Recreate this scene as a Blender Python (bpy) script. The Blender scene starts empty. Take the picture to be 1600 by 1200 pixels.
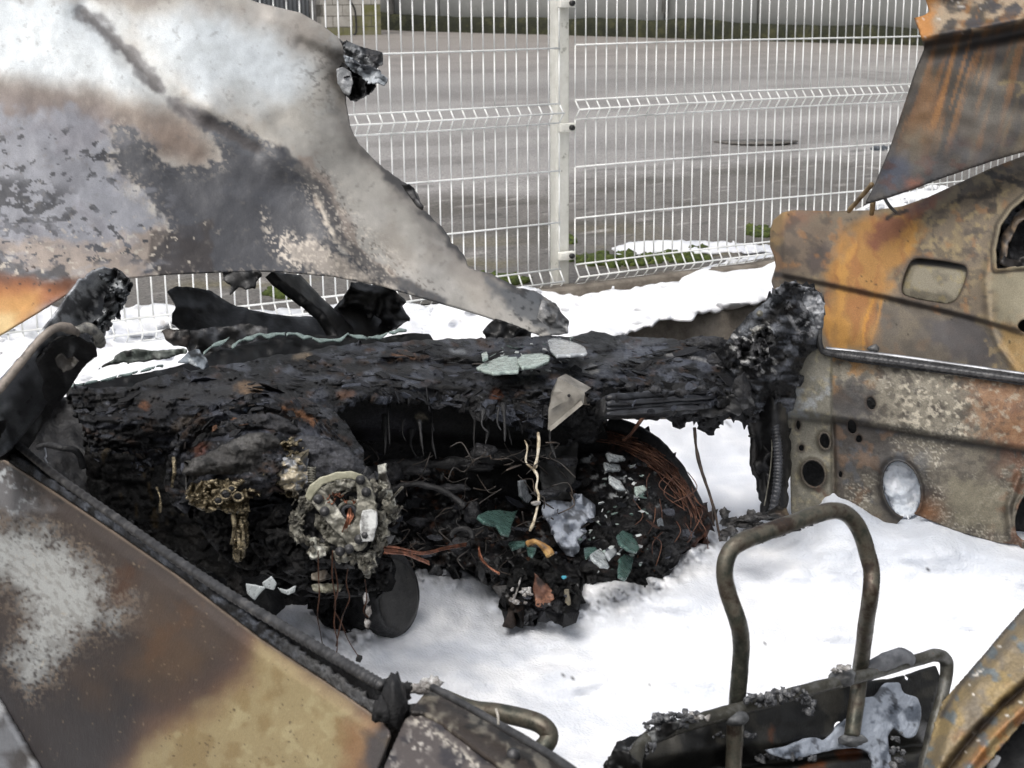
import bpy, math, random
import numpy as np

# ------------------------------------------------------------------ camera, sky, sun, exposure
SC = bpy.context.scene
COL = SC.collection
FPX = 2400.0                      # focal length in pixels of a 1600 px wide frame
PITCH = math.radians(14.0)
H = 1.6                           # camera height above the parking ground
ROLL = math.radians(0.5)
cam_d = bpy.data.cameras.new("camera")
cam = bpy.data.objects.new("camera", cam_d)
COL.objects.link(cam)
SC.camera = cam
cam_d.sensor_width = 36.0
cam_d.lens = 36.0 * FPX / 1600.0
cam_d.clip_end = 500.0
cam_d.clip_start = 0.05
cam.location = (0, 0, H)
cam.rotation_mode = 'QUATERNION'
from mathutils import Matrix, Vector
FW = np.array([0, math.cos(PITCH), -math.sin(PITCH)])
U0 = np.array([0, math.sin(PITCH), math.cos(PITCH)])
R0 = np.array([1.0, 0, 0])
RT = R0 * math.cos(ROLL) - U0 * math.sin(ROLL)
UP = U0 * math.cos(ROLL) + R0 * math.sin(ROLL)
cam.rotation_quaternion = Matrix(((RT[0], UP[0], -FW[0]), (RT[1], UP[1], -FW[1]), (RT[2], UP[2], -FW[2]))).to_quaternion()
cam_d.dof.use_dof = True
cam_d.dof.focus_distance = 2.9
cam_d.dof.aperture_fstop = 18.0

SUN_EL, SUN_AZ = math.radians(56), math.radians(-150)   # azimuth measured from +Y towards +X
world = bpy.data.worlds.new("World")
SC.world = world
world.use_nodes = True
wn = world.node_tree
sky = wn.nodes.new('ShaderNodeTexSky')
sky.sky_type = 'NISHITA'
sky.sun_disc = False
sky.sun_elevation = SUN_EL
sky.sun_rotation = SUN_AZ
sky.dust_density = 6.0
sky.air_density = 1.0
sky.ozone_density = 1.0
bg = wn.nodes['Background']
bg.inputs['Strength'].default_value = 0.15
hs = wn.nodes.new('ShaderNodeHueSaturation')
hs.inputs['Saturation'].default_value = 0.35
wn.links.new(sky.outputs[0], hs.inputs['Color'])
wn.links.new(hs.outputs[0], bg.inputs['Color'])
sd = bpy.data.lights.new("sun", 'SUN')
sun = bpy.data.objects.new("sun", sd)
COL.objects.link(sun)
sd.energy = 1.0
sd.angle = math.radians(35)
sd.color = (1.0, 0.97, 0.93)
sdir = Vector((math.cos(SUN_EL) * math.sin(SUN_AZ), math.cos(SUN_EL) * math.cos(SUN_AZ), math.sin(SUN_EL)))
sun.rotation_euler = sdir.to_track_quat('Z', 'Y').to_euler()
sun.location = (0, 0, 10)
SC.view_settings.view_transform = 'Standard'
SC.view_settings.look = 'None'
SC.view_settings.gamma = 1.0
SC.view_settings.use_curve_mapping = False
SC.view_settings.exposure = 0.2

# ------------------------------------------------------------------ points from the survey of the photo
def P(u, v, d):
    u = np.asarray(u, float); v = np.asarray(v, float); d = np.asarray(d, float)
    a = (u - 800) / FPX * d
    b = (600 - v) / FPX * d
    return (np.array([0, 0, H]) + a[..., None] * RT + b[..., None] * UP + d[..., None] * FW)
def dz(u, v, z):                   # depth at which the line of sight meets height z
    u = np.asarray(u, float); v = np.asarray(v, float)
    k = FW[2] + (u - 800) / FPX * RT[2] + (600 - v) / FPX * UP[2]
    return (np.asarray(z) - H) / np.minimum(k, -0.004)
def PZ(u, v, z): return P(u, v, dz(u, v, z))
def dplane(u, v, p0, n):           # depth at which the line of sight meets a plane
    u = np.asarray(u, float); v = np.asarray(v, float)
    ray = FW + ((u - 800) / FPX)[..., None] * RT + ((600 - v) / FPX)[..., None] * UP
    return ((p0 - np.array([0, 0, H])) @ n) / (ray @ n)
def tps(pts):                      # smooth depth surface through (u, v, d) points
    A = np.array(pts, float); xy = A[:, :2] / 400.0; n = len(A)
    def ker(r2): return np.where(r2 > 0, r2 * np.log(np.maximum(r2, 1e-12)), 0)
    K = ker(((xy[:, None] - xy[None]) ** 2).sum(-1)) + np.eye(n) * 1e-4
    Pm = np.hstack([np.ones((n, 1)), xy])
    M = np.block([[K, Pm], [Pm.T, np.zeros((3, 3))]])
    w = np.linalg.solve(M, np.concatenate([A[:, 2], np.zeros(3)]))
    def f(u, v):
        u = np.asarray(u, float); v = np.asarray(v, float)
        q = np.stack([u, v], -1) / 400.0
        r2 = ((q[..., None, :] - xy) ** 2).sum(-1)
        return ker(r2) @ w[:n] + w[n] + q @ w[n + 1:]
    return f

# ------------------------------------------------------------------ noise
def _h(ix, iy, iz, s):
    with np.errstate(over='ignore'):
        h = (ix.astype(np.uint32) * np.uint32(374761393) + iy.astype(np.uint32) * np.uint32(668265263)
             + iz.astype(np.uint32) * np.uint32(2147483647) + np.uint32(s * 144269 + 17))
        h = (h ^ (h >> np.uint32(13))) * np.uint32(1274126177)
        h = (h ^ (h >> np.uint32(16))) * np.uint32(2246822519)
        h ^= h >> np.uint32(15)
    return h.astype(np.float64) / 4294967295.0
def vn(x, y, z=None, s=0):
    x = np.asarray(x, float); y = np.asarray(y, float)
    z = np.zeros_like(x) if z is None else np.asarray(z, float)
    ix, iy, iz = np.floor(x).astype(np.int64), np.floor(y).astype(np.int64), np.floor(z).astype(np.int64)
    fx, fy, fz = x - ix, y - iy, z - iz
    fx = fx * fx * (3 - 2 * fx); fy = fy * fy * (3 - 2 * fy); fz = fz * fz * (3 - 2 * fz)
    def c(a, b, k): return _h(ix + a, iy + b, iz + k, s)
    r0 = (c(0,0,0)*(1-fx)+c(1,0,0)*fx)*(1-fy) + (c(0,1,0)*(1-fx)+c(1,1,0)*fx)*fy
    r1 = (c(0,0,1)*(1-fx)+c(1,0,1)*fx)*(1-fy) + (c(0,1,1)*(1-fx)+c(1,1,1)*fx)*fy
    return (r0 * (1 - fz) + r1 * fz) * 2 - 1
def fbm(x, y, z=None, o=4, s=0, g=0.5):
    a, t, f = 1.0, 0.0, 1.0
    tot = 0
    for i in range(o):
        ca, sa = math.cos(.6 + i * 1.1), math.sin(.6 + i * 1.1)
        x_, y_ = np.asarray(x) * ca - np.asarray(y) * sa, np.asarray(x) * sa + np.asarray(y) * ca
        t = t + a * vn(x_ * f + i * 7.3, y_ * f + i * 3.1, None if z is None else np.asarray(z) * f, s + i)
        tot += a; a *= g; f *= 2.03
    return t / tot * 1.6
def ridged(x, y, o=4, s=0):
    a, t, f, tot = 1.0, 0.0, 1.0, 0
    for i in range(o):
        ca, sa = math.cos(.6 + i * 1.1), math.sin(.6 + i * 1.1)
        x_, y_ = np.asarray(x) * ca - np.asarray(y) * sa, np.asarray(x) * sa + np.asarray(y) * ca
        t = t + a * (1 - np.abs(vn(x_ * f + i * 5.7, y_ * f - i * 2.9, None, s + i)))
        tot += a; a *= .55; f *= 2.1
    return t / tot
def vor(x, y, s=0):                # cell noise: distance, edge distance, cell value, offset in the cell
    x = np.asarray(x, float); y = np.asarray(y, float)
    ix, iy = np.floor(x).astype(np.int64), np.floor(y).astype(np.int64)
    f1 = np.full(x.shape, 9.0); f2 = np.full(x.shape, 9.0); cid = np.zeros(x.shape); ox = np.zeros(x.shape); oy = np.zeros(x.shape)
    zz = np.zeros_like(ix)
    for a in (-1, 0, 1):
        for b in (-1, 0, 1):
            px = ix + a + _h(ix + a, iy + b, zz, s); py = iy + b + _h(ix + a, iy + b, zz, s + 1)
            dd = np.hypot(x - px, y - py)
            m = dd < f1
            f2 = np.where(m, f1, np.minimum(f2, dd))
            cid = np.where(m, _h(ix + a, iy + b, zz, s + 2), cid)
            ox = np.where(m, x - px, ox); oy = np.where(m, y - py, oy)
            f1 = np.where(m, dd, f1)
    return f1, f2 - f1, cid, ox, oy
def sst(a, b, x): t = np.clip((x - a) / (b - a), 0, 1); return t * t * (3 - 2 * t)

# ------------------------------------------------------------------ outlines
def inside(U, V, poly):
    r = np.zeros(U.shape, bool); n = len(poly)
    for i in range(n):
        x1, y1 = poly[i]; x2, y2 = poly[(i + 1) % n]
        if y1 == y2: continue
        c = (y1 > V) != (y2 > V)
        r ^= c & (U < (x2 - x1) * (V - y1) / (y2 - y1) + x1)
    return r
def nearest(U, V, polys, closed=True):
    best = np.full(U.shape, 1e18); bx = U.copy(); by = V.copy()
    for poly in polys:
        n = len(poly)
        for i in range(n if closed else n - 1):
            x1, y1 = poly[i]; x2, y2 = poly[(i + 1) % n]
            dx, dy = x2 - x1, y2 - y1; L = dx * dx + dy * dy
            if L == 0: continue
            t = np.clip(((U - x1) * dx + (V - y1) * dy) / L, 0, 1)
            qx, qy = x1 + t * dx, y1 + t * dy
            d = (U - qx) ** 2 + (V - qy) ** 2
            m = d < best
            best = np.where(m, d, best); bx = np.where(m, qx, bx); by = np.where(m, qy, by)
    return np.sqrt(best), bx, by
def sdp(U, V, poly):               # signed distance, negative inside
    d, _, _ = nearest(U, V, [poly])
    return np.where(inside(U, V, poly), -d, d)
def dline(U, V, line): return nearest(U, V, [line], False)[0]
def rough_line(poly, amp, step=7, s=1, closed=True):
    out = []; n = len(poly)
    for i in range(n if closed else n - 1):
        x1, y1 = poly[i]; x2, y2 = poly[(i + 1) % n]
        k = max(1, int(math.hypot(x2 - x1, y2 - y1) / step))
        for j in range(k): out.append((x1 + (x2 - x1) * j / k, y1 + (y2 - y1) * j / k))
    if not closed: out.append(poly[-1])
    A = np.array(out)
    A[:, 0] += amp * fbm(A[:, 0] / 9.0, A[:, 1] / 9.0, None, 3, s); A[:, 1] += amp * fbm(A[:, 0] / 9.0, A[:, 1] / 9.0, None, 3, s + 40)
    return [tuple(a) for a in A]
def curve(pts, k=8, closed=False):  # Catmull-Rom through points of any dimension
    A = np.array(pts, float); n = len(A); out = []
    for i in range(n if closed else n - 1):
        if closed: p0, p1, p2, p3 = A[i - 1], A[i], A[(i + 1) % n], A[(i + 2) % n]
        else: p0, p1, p2, p3 = A[max(i - 1, 0)], A[i], A[i + 1], A[min(i + 2, n - 1)]
        for t in np.arange(k) / k:
            out.append(.5 * (2*p1 + (p2-p0)*t + (2*p0-5*p1+4*p2-p3)*t*t + (3*p1-p0-3*p2+p3)*t**3))
    if not closed: out.append(A[-1])
    return np.array(out)
def spoly(pts, k=5): return [tuple(a) for a in curve(pts, k, True)]
def ell(cx, cy, rx, ry, rot=0, n=28):
    c, s = math.cos(math.radians(rot)), math.sin(math.radians(rot))
    return [(cx + rx * math.cos(t) * c - ry * math.sin(t) * s, cy + rx * math.cos(t) * s + ry * math.sin(t) * c)
            for t in [2 * math.pi * i / n for i in range(n)]]

# ------------------------------------------------------------------ colours
def lin(c): c = np.asarray(c, float) / 255.0; return np.where(c <= .04045, c / 12.92, ((c + .055) / 1.055) ** 2.4)
def A(r, g, b, k=.95): return np.clip(lin((r, g, b)) * k, 0, .9)
class Coat:                        # layered surface colour of a sheet: rgb and roughness per vertex
    def __init__(s, U, V, rgb, rough=.6):
        s.U, s.V = U, V
        s.c = np.ones(U.shape + (4,)); s.c[..., :3] = rgb; s.c[..., 3] = rough
    def lay(s, rgb, m, rough=None):
        m = np.clip(m, 0, 1)
        s.c[..., :3] = s.c[..., :3] * (1 - m[..., None]) + np.asarray(rgb) * m[..., None]
        if rough is not None: s.c[..., 3] = s.c[..., 3] * (1 - m) + rough * m
        return s
    def mul(s, f): s.c[..., :3] = np.clip(s.c[..., :3] * np.asarray(f)[..., None], 0, .92); return s
    def blob(s, rgb, poly, soft=20, warp=0, wl=30, seed=0, k=1.0, rough=None, oct=4):
        d = sdp(s.U, s.V, poly) + (warp * fbm(s.U / wl, s.V / wl, None, oct, seed) if warp else 0)
        return s.lay(rgb, k * (1 - sst(-soft, soft, d)), rough)
    def line(s, rgb, pts, w, soft=None, warp=0, wl=20, seed=0, k=1.0):
        d = dline(s.U, s.V, pts) + (warp * fbm(s.U / wl, s.V / wl, None, 3, seed) if warp else 0)
        return s.lay(rgb, k * (1 - sst(w * .4, w if soft is None else w + soft, d)))
    def speck(s, rgb, wl, lo, hi, seed, mask=1.0, o=3):
        return s.lay(rgb, sst(lo, hi, fbm(s.U / wl, s.V / wl, None, o, seed)) * mask)

# ------------------------------------------------------------------ materials
MATS = {}
def newmat(name):
    m = bpy.data.materials.new(name); m.use_nodes = True
    return m, m.node_tree, m.node_tree.nodes['Principled BSDF']
def bumpnode(t, b, co, layers):    # layers: (kind, scale, strength, distance)
    prev = None
    for kind, sc, st, dist in layers:
        if kind == 'n':
            n = t.nodes.new('ShaderNodeTexNoise'); n.inputs['Detail'].default_value = 6; n.inputs['Roughness'].default_value = .65
            out = n.outputs['Fac']
        else:
            n = t.nodes.new('ShaderNodeTexVoronoi'); out = n.outputs['Distance']
            if kind == 'e': n.feature = 'DISTANCE_TO_EDGE'
        n.inputs['Scale'].default_value = sc
        t.links.new(co, n.inputs['Vector'])
        bp = t.nodes.new('ShaderNodeBump'); bp.inputs['Strength'].default_value = st; bp.inputs['Distance'].default_value = dist
        t.links.new(out, bp.inputs['Height'])
        if prev: t.links.new(prev.outputs[0], bp.inputs['Normal'])
        prev = bp
    if prev: t.links.new(prev.outputs[0], b.inputs['Normal'])
def coat_mat(name, metal=0.0, bump=(('n', 160, .25, .002),), grain=.25, gs=420, spec=.5):
    if name in MATS: return MATS[name]
    m, t, b = newmat(name)
    at = t.nodes.new('ShaderNodeAttribute'); at.attribute_name = 'coat'
    tc = t.nodes.new('ShaderNodeTexCoord'); co = tc.outputs['Object']
    n = t.nodes.new('ShaderNodeTexNoise'); n.inputs['Scale'].default_value = gs; n.inputs['Detail'].default_value = 5
    n.inputs['Roughness'].default_value = .7
    t.links.new(co, n.inputs['Vector'])
    mr = t.nodes.new('ShaderNodeMapRange'); mr.inputs[1].default_value = .3; mr.inputs[2].default_value = .7
    mr.inputs[3].default_value = 1 - grain; mr.inputs[4].default_value = 1 + grain
    t.links.new(n.outputs['Fac'], mr.inputs[0])
    mx = t.nodes.new('ShaderNodeVectorMath'); mx.operation = 'SCALE'
    t.links.new(at.outputs['Color'], mx.inputs[0]); t.links.new(mr.outputs[0], mx.inputs['Scale'])
    t.links.new(mx.outputs[0], b.inputs['Base Color'])
    t.links.new(at.outputs['Alpha'], b.inputs['Roughness'])
    b.inputs['Metallic'].default_value = metal
    b.inputs['Specular IOR Level'].default_value = spec
    bumpnode(t, b, co, bump)
    MATS[name] = m
    return m
def noise_mat(name, stops, scale=30, rough=.6, metal=0.0, bump=(), detail=6, trans=0.0, spec=.5, nr=.6, rr=None, sss=0):
    if name in MATS: return MATS[name]
    m, t, b = newmat(name)
    tc = t.nodes.new('ShaderNodeTexCoord'); co = tc.outputs['Object']
    n = t.nodes.new('ShaderNodeTexNoise'); n.inputs['Scale'].default_value = scale; n.inputs['Detail'].default_value = detail
    n.inputs['Roughness'].default_value = nr
    t.links.new(co, n.inputs['Vector'])
    cr = t.nodes.new('ShaderNodeValToRGB')
    els = cr.color_ramp.elements
    while len(els) < len(stops): els.new(.5)
    for e, (p, c) in zip(els, stops): e.position = p; e.color = (*c, 1)
    t.links.new(n.outputs['Fac'], cr.inputs[0]); t.links.new(cr.outputs[0], b.inputs['Base Color'])
    b.inputs['Roughness'].default_value = rough; b.inputs['Metallic'].default_value = metal
    if rr:
        n2 = t.nodes.new('ShaderNodeTexNoise'); n2.inputs['Scale'].default_value = scale * 2.3; t.links.new(co, n2.inputs['Vector'])
        mr = t.nodes.new('ShaderNodeMapRange'); mr.inputs[1].default_value = .35; mr.inputs[2].default_value = .65
        mr.inputs[3].default_value = rr[0]; mr.inputs[4].default_value = rr[1]
        t.links.new(n2.outputs['Fac'], mr.inputs[0]); t.links.new(mr.outputs[0], b.inputs['Roughness'])
    b.inputs['Specular IOR Level'].default_value = spec
    b.inputs['Transmission Weight'].default_value = trans
    if sss:
        b.inputs['Subsurface Weight'].default_value = sss; b.inputs['Subsurface Radius'].default_value = (.02, .02, .02)
        b.inputs['Subsurface Scale'].default_value = .5
    bumpnode(t, b, co, bump)
    MATS[name] = m
    return m

# ------------------------------------------------------------------ objects
def root_loc(o):
    while o.parent: o = o.parent
    return np.array(o.location)
def thing(name, label, cat, loc, group=None):
    o = bpy.data.objects.new(name, None); COL.objects.link(o); o.location = loc; o.empty_display_size = .2
    o['label'] = label; o['category'] = cat
    if group: o['group'] = group
    return o
def mk(name, verts, faces, mat, parent=None, coat=None, smooth=True, solid=0, label=None, cat=None, kind=None, group=None, bevel=0, solid_off=-1.0):
    V = np.asarray(verts, float)
    if parent is not None: L = root_loc(parent)
    else: L = np.array([V[:, 0].mean(), V[:, 1].mean(), V[:, 2].min()])
    me = bpy.data.meshes.new(name)
    V = V - L
    if isinstance(faces, np.ndarray):
        n = len(faces); k = faces.shape[1]
        me.vertices.add(len(V)); me.vertices.foreach_set('co', V.ravel())
        me.loops.add(n * k); me.loops.foreach_set('vertex_index', faces.astype(np.int32).ravel())
        me.polygons.add(n); me.polygons.foreach_set('loop_start', np.arange(n, dtype=np.int32) * k)
        me.update(calc_edges=True)
    else:
        me.from_pydata([tuple(v) for v in V], [], [tuple(int(i) for i in f) for f in faces])
    me.validate()
    if coat is not None:
        a = me.color_attributes.new('coat', 'FLOAT_COLOR', 'POINT'); a.data.foreach_set('color', np.asarray(coat, np.float32).ravel())
    me.polygons.foreach_set('use_smooth', np.full(len(me.polygons), smooth))
    me.materials.append(mat)
    o = bpy.data.objects.new(name, me); COL.objects.link(o)
    if parent is not None: o.parent = parent
    else: o.location = L
    if solid:
        md = o.modifiers.new('thickness', 'SOLIDIFY'); md.thickness = solid; md.offset = solid_off
    if bevel:
        md = o.modifiers.new('edges', 'BEVEL'); md.width = bevel; md.segments = 2; md.limit_method = 'ANGLE'
    if label: o['label'] = label
    if cat: o['category'] = cat
    if kind: o['kind'] = kind
    if group: o['group'] = group
    return o
def sheet(outline, depth, res=5, holes=()):
    X = np.array(outline); lo = X.min(0); hi = X.max(0)
    us = np.arange(lo[0] - res, hi[0] + 2 * res, res); vs = np.arange(lo[1] - res, hi[1] + 2 * res, res)
    cu, cv = np.meshgrid((us[:-1] + us[1:]) / 2, (vs[:-1] + vs[1:]) / 2)
    on = inside(cu, cv, outline)
    for h in holes: on &= ~inside(cu, cv, h)
    nv, nu = on.shape
    cnt = np.zeros((nv + 1, nu + 1), int)
    for a in (0, 1):
        for b in (0, 1): cnt[a:a + nv, b:b + nu] += on
    GU, GV = np.meshgrid(us, vs)
    idx = -np.ones(cnt.shape, int); used = cnt > 0; idx[used] = np.arange(used.sum())
    U = GU[used].copy(); V = GV[used].copy(); bd = cnt[used] < 4
    _, bx, by = nearest(U[bd], V[bd], [outline] + list(holes))
    U[bd] = bx; V[bd] = by
    j, i = np.nonzero(on)
    F = np.stack([idx[j, i], idx[j + 1, i], idx[j + 1, i + 1], idx[j, i + 1]], 1)
    return U, V, F
def panel(name, outline, depth, mat, parent=None, res=5, holes=(), paint=None, disp=None, thick=.003, **kw):
    U, V, F = sheet(outline, depth, res, holes)
    D = depth(U, V)
    if disp is not None: D = D + disp(U, V)
    X = P(U, V, D)
    coat = paint(U, V).c if paint else None
    return mk(name, X, F, mat, parent, coat, solid=thick, **kw)
def frames(pts):
    T = np.gradient(pts, axis=0); T /= np.maximum(np.linalg.norm(T, axis=1, keepdims=True), 1e-9)
    ref = np.array([.13, .21, .97]); N = np.zeros_like(T)
    n = np.cross(T[0], ref); n /= np.linalg.norm(n)
    for i in range(len(T)):
        n = n - T[i] * (n @ T[i]); n /= max(np.linalg.norm(n), 1e-9); N[i] = n
    return T, N, np.cross(T, N)
def tube_geo(pts, r, n=10, noise=0, nf=40, sd=0):
    pts = np.asarray(pts, float); r = np.broadcast_to(np.asarray(r, float), (len(pts),))
    T, N, B = frames(pts); a = np.arange(n) * 2 * math.pi / n
    V = pts[:, None] + r[:, None, None] * (np.cos(a)[None, :, None] * N[:, None] + np.sin(a)[None, :, None] * B[:, None])
    if noise:
        d = V - pts[:, None]
        k = fbm(V[..., 0] * nf, V[..., 1] * nf, V[..., 2] * nf, 3, sd)
        V = pts[:, None] + d * (1 + noise * k)[..., None]
    m = len(pts); V = V.reshape(-1, 3); F = []
    for i in range(m - 1):
        for j in range(n):
            F.append((i*n+j, i*n+(j+1)%n, (i+1)*n+(j+1)%n, (i+1)*n+j))
    F.append(tuple(range(n - 1, -1, -1))); F.append(tuple((m-1)*n+j for j in range(n)))
    return V, F
def pxpath(pts, k=6):
    C = curve(pts, k); return P(C[:, 0], C[:, 1], C[:, 2])
class Geo:                         # collects shapes that make one mesh
    def __init__(s): s.v, s.f, s.n, s.c = [], [], 0, []
    def add(s, V, F, c=None):
        s.v.append(np.asarray(V)); s.f += [tuple(i + s.n for i in f) for f in F]; s.n += len(V)
        if c is not None: s.c.append(np.broadcast_to(np.asarray(c, float), (len(V), 4)))
        return s
    def tube(s, pts, r, n=8, c=None, **k): return s.add(*tube_geo(pts, r, n, **k), c)
    def box(s, c, sx, sy, sz, rot=None, col=None):
        V = np.array([(x, y, z) for x in (-.5, .5) for y in (-.5, .5) for z in (-.5, .5)]) * (sx, sy, sz)
        if rot is not None: V = V @ np.array(rot).T
        return s.add(V + c, [(0,1,3,2),(4,6,7,5),(0,4,5,1),(2,3,7,6),(0,2,6,4),(1,5,7,3)], col)
    def lump(s, c, r, amp=.3, f=1.5, n=20, seed=0, rot=None, col=None, o=4):
        th = np.linspace(0, math.pi, n // 2 + 1)[1:-1]; ph = np.arange(n) * 2 * math.pi / n
        d = np.array([(math.sin(t) * math.cos(p), math.sin(t) * math.sin(p), math.cos(t)) for t in th for p in ph] + [(0, 0, 1), (0, 0, -1)])
        k = 1 + amp * fbm(d[:, 0] * f + seed * 3.7, d[:, 1] * f, d[:, 2] * f, o, seed)
        V = d * k[:, None] * np.asarray(r)
        if rot is not None: V = V @ np.array(rot).T
        F = []; m = len(th)
        for i in range(m - 1):
            for j in range(n): F.append((i*n+j, (i+1)*n+j, (i+1)*n+(j+1)%n, i*n+(j+1)%n))
        for j in range(n):
            F.append((m*n, j, (j+1) % n)); F.append((m*n+1, (m-1)*n+(j+1) % n, (m-1)*n+j))
        return s.add(V + c, F, col)
    def disc(s, c, r, h, axis, n=16, col=None):
        ax = np.asarray(axis, float); ax /= np.linalg.norm(ax)
        p = np.stack([np.asarray(c) - ax * h / 2, np.asarray(c) - ax * h * .1, np.asarray(c) + ax * h * .1, np.asarray(c) + ax * h / 2])
        return s.add(*tube_geo(p, [r, r, r, r], n), col)
    def plate(s, pts, th, nrm, col=None):   # flat irregular plate from 3-D outline points
        A_ = np.asarray(pts, float); n = len(A_); o = np.asarray(nrm) * th
        return s.add(np.vstack([A_, A_ + o]), [tuple(range(n - 1, -1, -1)), tuple(range(n, 2 * n))] + [(i, (i+1) % n, n + (i+1) % n, n + i) for i in range(n)], col)
    def build(s, name, mat, parent=None, **k):
        return mk(name, np.vstack(s.v), s.f, mat, parent, np.vstack(s.c) if s.c else None, **k)
def rotm(a, b, c): return np.array(Matrix.Rotation(c, 3, 'Z') @ Matrix.Rotation(b, 3, 'Y') @ Matrix.Rotation(a, 3, 'X'))
RNG = random.Random(7)
def flakes(n, region, depth, size, cols, seed, th=.0015, tilt=.5, lift=.004, flat=None):
    rg = random.Random(seed); g = Geo(); X = np.array(region); lo, hi = X.min(0), X.max(0); k = 0
    while k < n:
        u, v = rg.uniform(lo[0], hi[0]), rg.uniform(lo[1], hi[1])
        if not inside(np.array([u]), np.array([v]), region)[0]: continue
        k += 1
        d0 = depth(np.array([u]), np.array([v]))
        c = P(np.array([u]), np.array([v]), d0 - lift)[0]
        e = 4.0
        pu = P(np.array([u + e]), np.array([v]), depth(np.array([u + e]), np.array([v])) - lift)[0] - c
        pv = P(np.array([u]), np.array([v + e]), depth(np.array([u]), np.array([v + e])) - lift)[0] - c
        nn = np.cross(pv, pu); nn /= max(np.linalg.norm(nn), 1e-9)
        nn = nn + np.array([rg.gauss(0, tilt), rg.gauss(0, tilt), rg.gauss(0, tilt)]); nn /= np.linalg.norm(nn)
        a = RT * rg.choice((-1, 1)) + FW * rg.uniform(-.6, .6); a = a - nn * (a @ nn); a /= max(np.linalg.norm(a), 1e-6); b = np.cross(nn, a)
        m = rg.randint(6, 10); r = size[0] * (size[1] / size[0]) ** rg.random(); an = rg.uniform(-.4, .4); el = rg.uniform(.3, .8)
        pts = []
        for i in range(m):
            t = an + 2 * math.pi * i / m + rg.uniform(-.25, .25); q = r * rg.uniform(.45, 1.2)
            pts.append(c + a * q * math.cos(t) + b * q * el * math.sin(t))
        col = cols[rg.randrange(len(cols))]; f = rg.uniform(.4, 1.0)
        g.plate(pts, th, nn, (col[0] * f, col[1] * f, col[2] * f, rg.uniform(.35, .8)))
    return g
# ================================================================== SETTING
SOOT = A(28, 28, 30); ASHB = A(74, 78, 88); BRN = A(92, 66, 46)
# ---- parking ground
def build_ground():
    m = noise_mat('ground_asphalt', [(.3, (.035, .034, .033)), (.7, (.075, .072, .068))], 18, .85, bump=(('n', 90, .5, .01),))
    s = 60
    mk('ground', [(-s, -s, 0), (s, -s, 0), (s, s * 2, 0), (-s, s * 2, 0)], [(0, 1, 2, 3)], m, kind='structure')
build_ground()

# ---- fence line in plan
FD = np.array([math.cos(math.radians(32.3)), math.sin(math.radians(32.3)), 0])
FN = np.array([FD[1], -FD[0], 0])
ZS = 0.47                                # height of the planting strip and of the yard edge
F0 = PZ(868, 447, ZS)
def fz(u, v):                            # height on the fence plane
    d = dplane(np.array([u]), np.array([v]), F0, FN); return P(np.array([u]), np.array([v]), d)[0]
# ---- yard asphalt: rises gently to the wall
YN = FN * -1.0
def zyard(p): return ZS - .005 + np.maximum(0, (p - F0) @ YN) * .0255
def build_yard():
    na, nb = 420, 260
    s = np.linspace(-14, 26, na); t = np.concatenate([np.linspace(.0, 5, 160), np.linspace(5.2, 34, nb - 160)])
    S, T = np.meshgrid(s, t)
    X = F0 + S[..., None] * FD + T[..., None] * YN
    X[..., 2] = ZS - .005 + T * .0255 + .004 * fbm(S * 2, T * 2, None, 3, 5)
    i, j = np.meshgrid(np.arange(na - 1), np.arange(nb - 1)); k = (j * na + i).ravel()
    F = np.stack([k, k + 1, k + na + 1, k + na], 1)
    S_, T_ = S.ravel(), T.ravel()
    c = Coat(S_, T_, A(146, 143, 140, .95), .55)
    c.lay(A(124, 121, 118, .95), sst(-.2, .8, fbm(S_ / 6, T_ / 1.3, None, 4, 3)) * .7)
    c.lay(A(158, 154, 151, .95), sst(.1, .7, fbm(S_ / 5, T_ / .9, None, 3, 13)) * .55)
    edge = T_ - 2.55 - .35 * fbm(S_ * 1.4, T_ * 1.4, None, 4, 8)
    c.lay(A(106, 103, 99, .95), 1 - sst(-.3, .3, edge), .8)
    c.lay(A(84, 80, 74), (1 - sst(-.3, .3, edge)) * sst(-.1, .6, fbm(S_ * 3, T_ * 3, None, 4, 9)) * .8)
    c.lay(A(108, 100, 70), (1 - sst(.6, 1.6, T_)) * sst(.2, .7, fbm(S_ * 4, T_ * 4, None, 4, 19)) * .6)
    c.lay(A(132, 125, 119), sst(9, 14, T_) * .7)
    # stains, tyre scuffs, cracks and grit in the asphalt
    c.lay(A(96, 93, 90), .7 * (1 - sst(.01, .05, np.abs(fbm(S_ / 2.5, T_ / 2.5, None, 3, 21)))) * sst(.0, .4, fbm(S_ / 5, T_ / 5, None, 2, 22)))
    c.lay(A(112, 108, 104), .5 * sst(.1, .5, fbm(S_ / 1.2, T_ / .5, None, 4, 23)))
    c.lay(A(176, 172, 168), .5 * sst(.75, .9, fbm(S_ * 14, T_ * 14, None, 3, 24)) * (1 - sst(2, 4, T_)))
    c.lay(A(60, 57, 54), .6 * sst(.7, .85, fbm(S_ * 9, T_ * 9, None, 3, 25)) * (1 - sst(3, 5, T_)))
    m = coat_mat('yard_asphalt', bump=(('n', 60, .5, .01),), grain=.7, gs=75)
    mk('yard', X.reshape(-1, 3), F, m, coat=c.c, kind='structure')
build_yard()
def build_cover():
    # sunken iron drain cover with broken asphalt round it
    c0 = PZ(1172, 211, .62); c0[2] = zyard(c0) + .006
    g = Geo()
    pts = [c0 + np.array([.30 * math.cos(t) * (1 + .12 * math.sin(3*t)) + .05, .17 * math.sin(t), 0]) for t in np.linspace(0, 6.2, 30)]
    g.plate(pts, .01, (0, 0, 1))
    o = g.build('drain_cover', noise_mat('drain_iron', [(.35, (.06, .055, .05)), (.65, (.15, .14, .125))], 40, .7), None,
                label='dark oval drain cover sunk in the grey yard asphalt behind the mesh fence', cat='drain cover')
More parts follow.
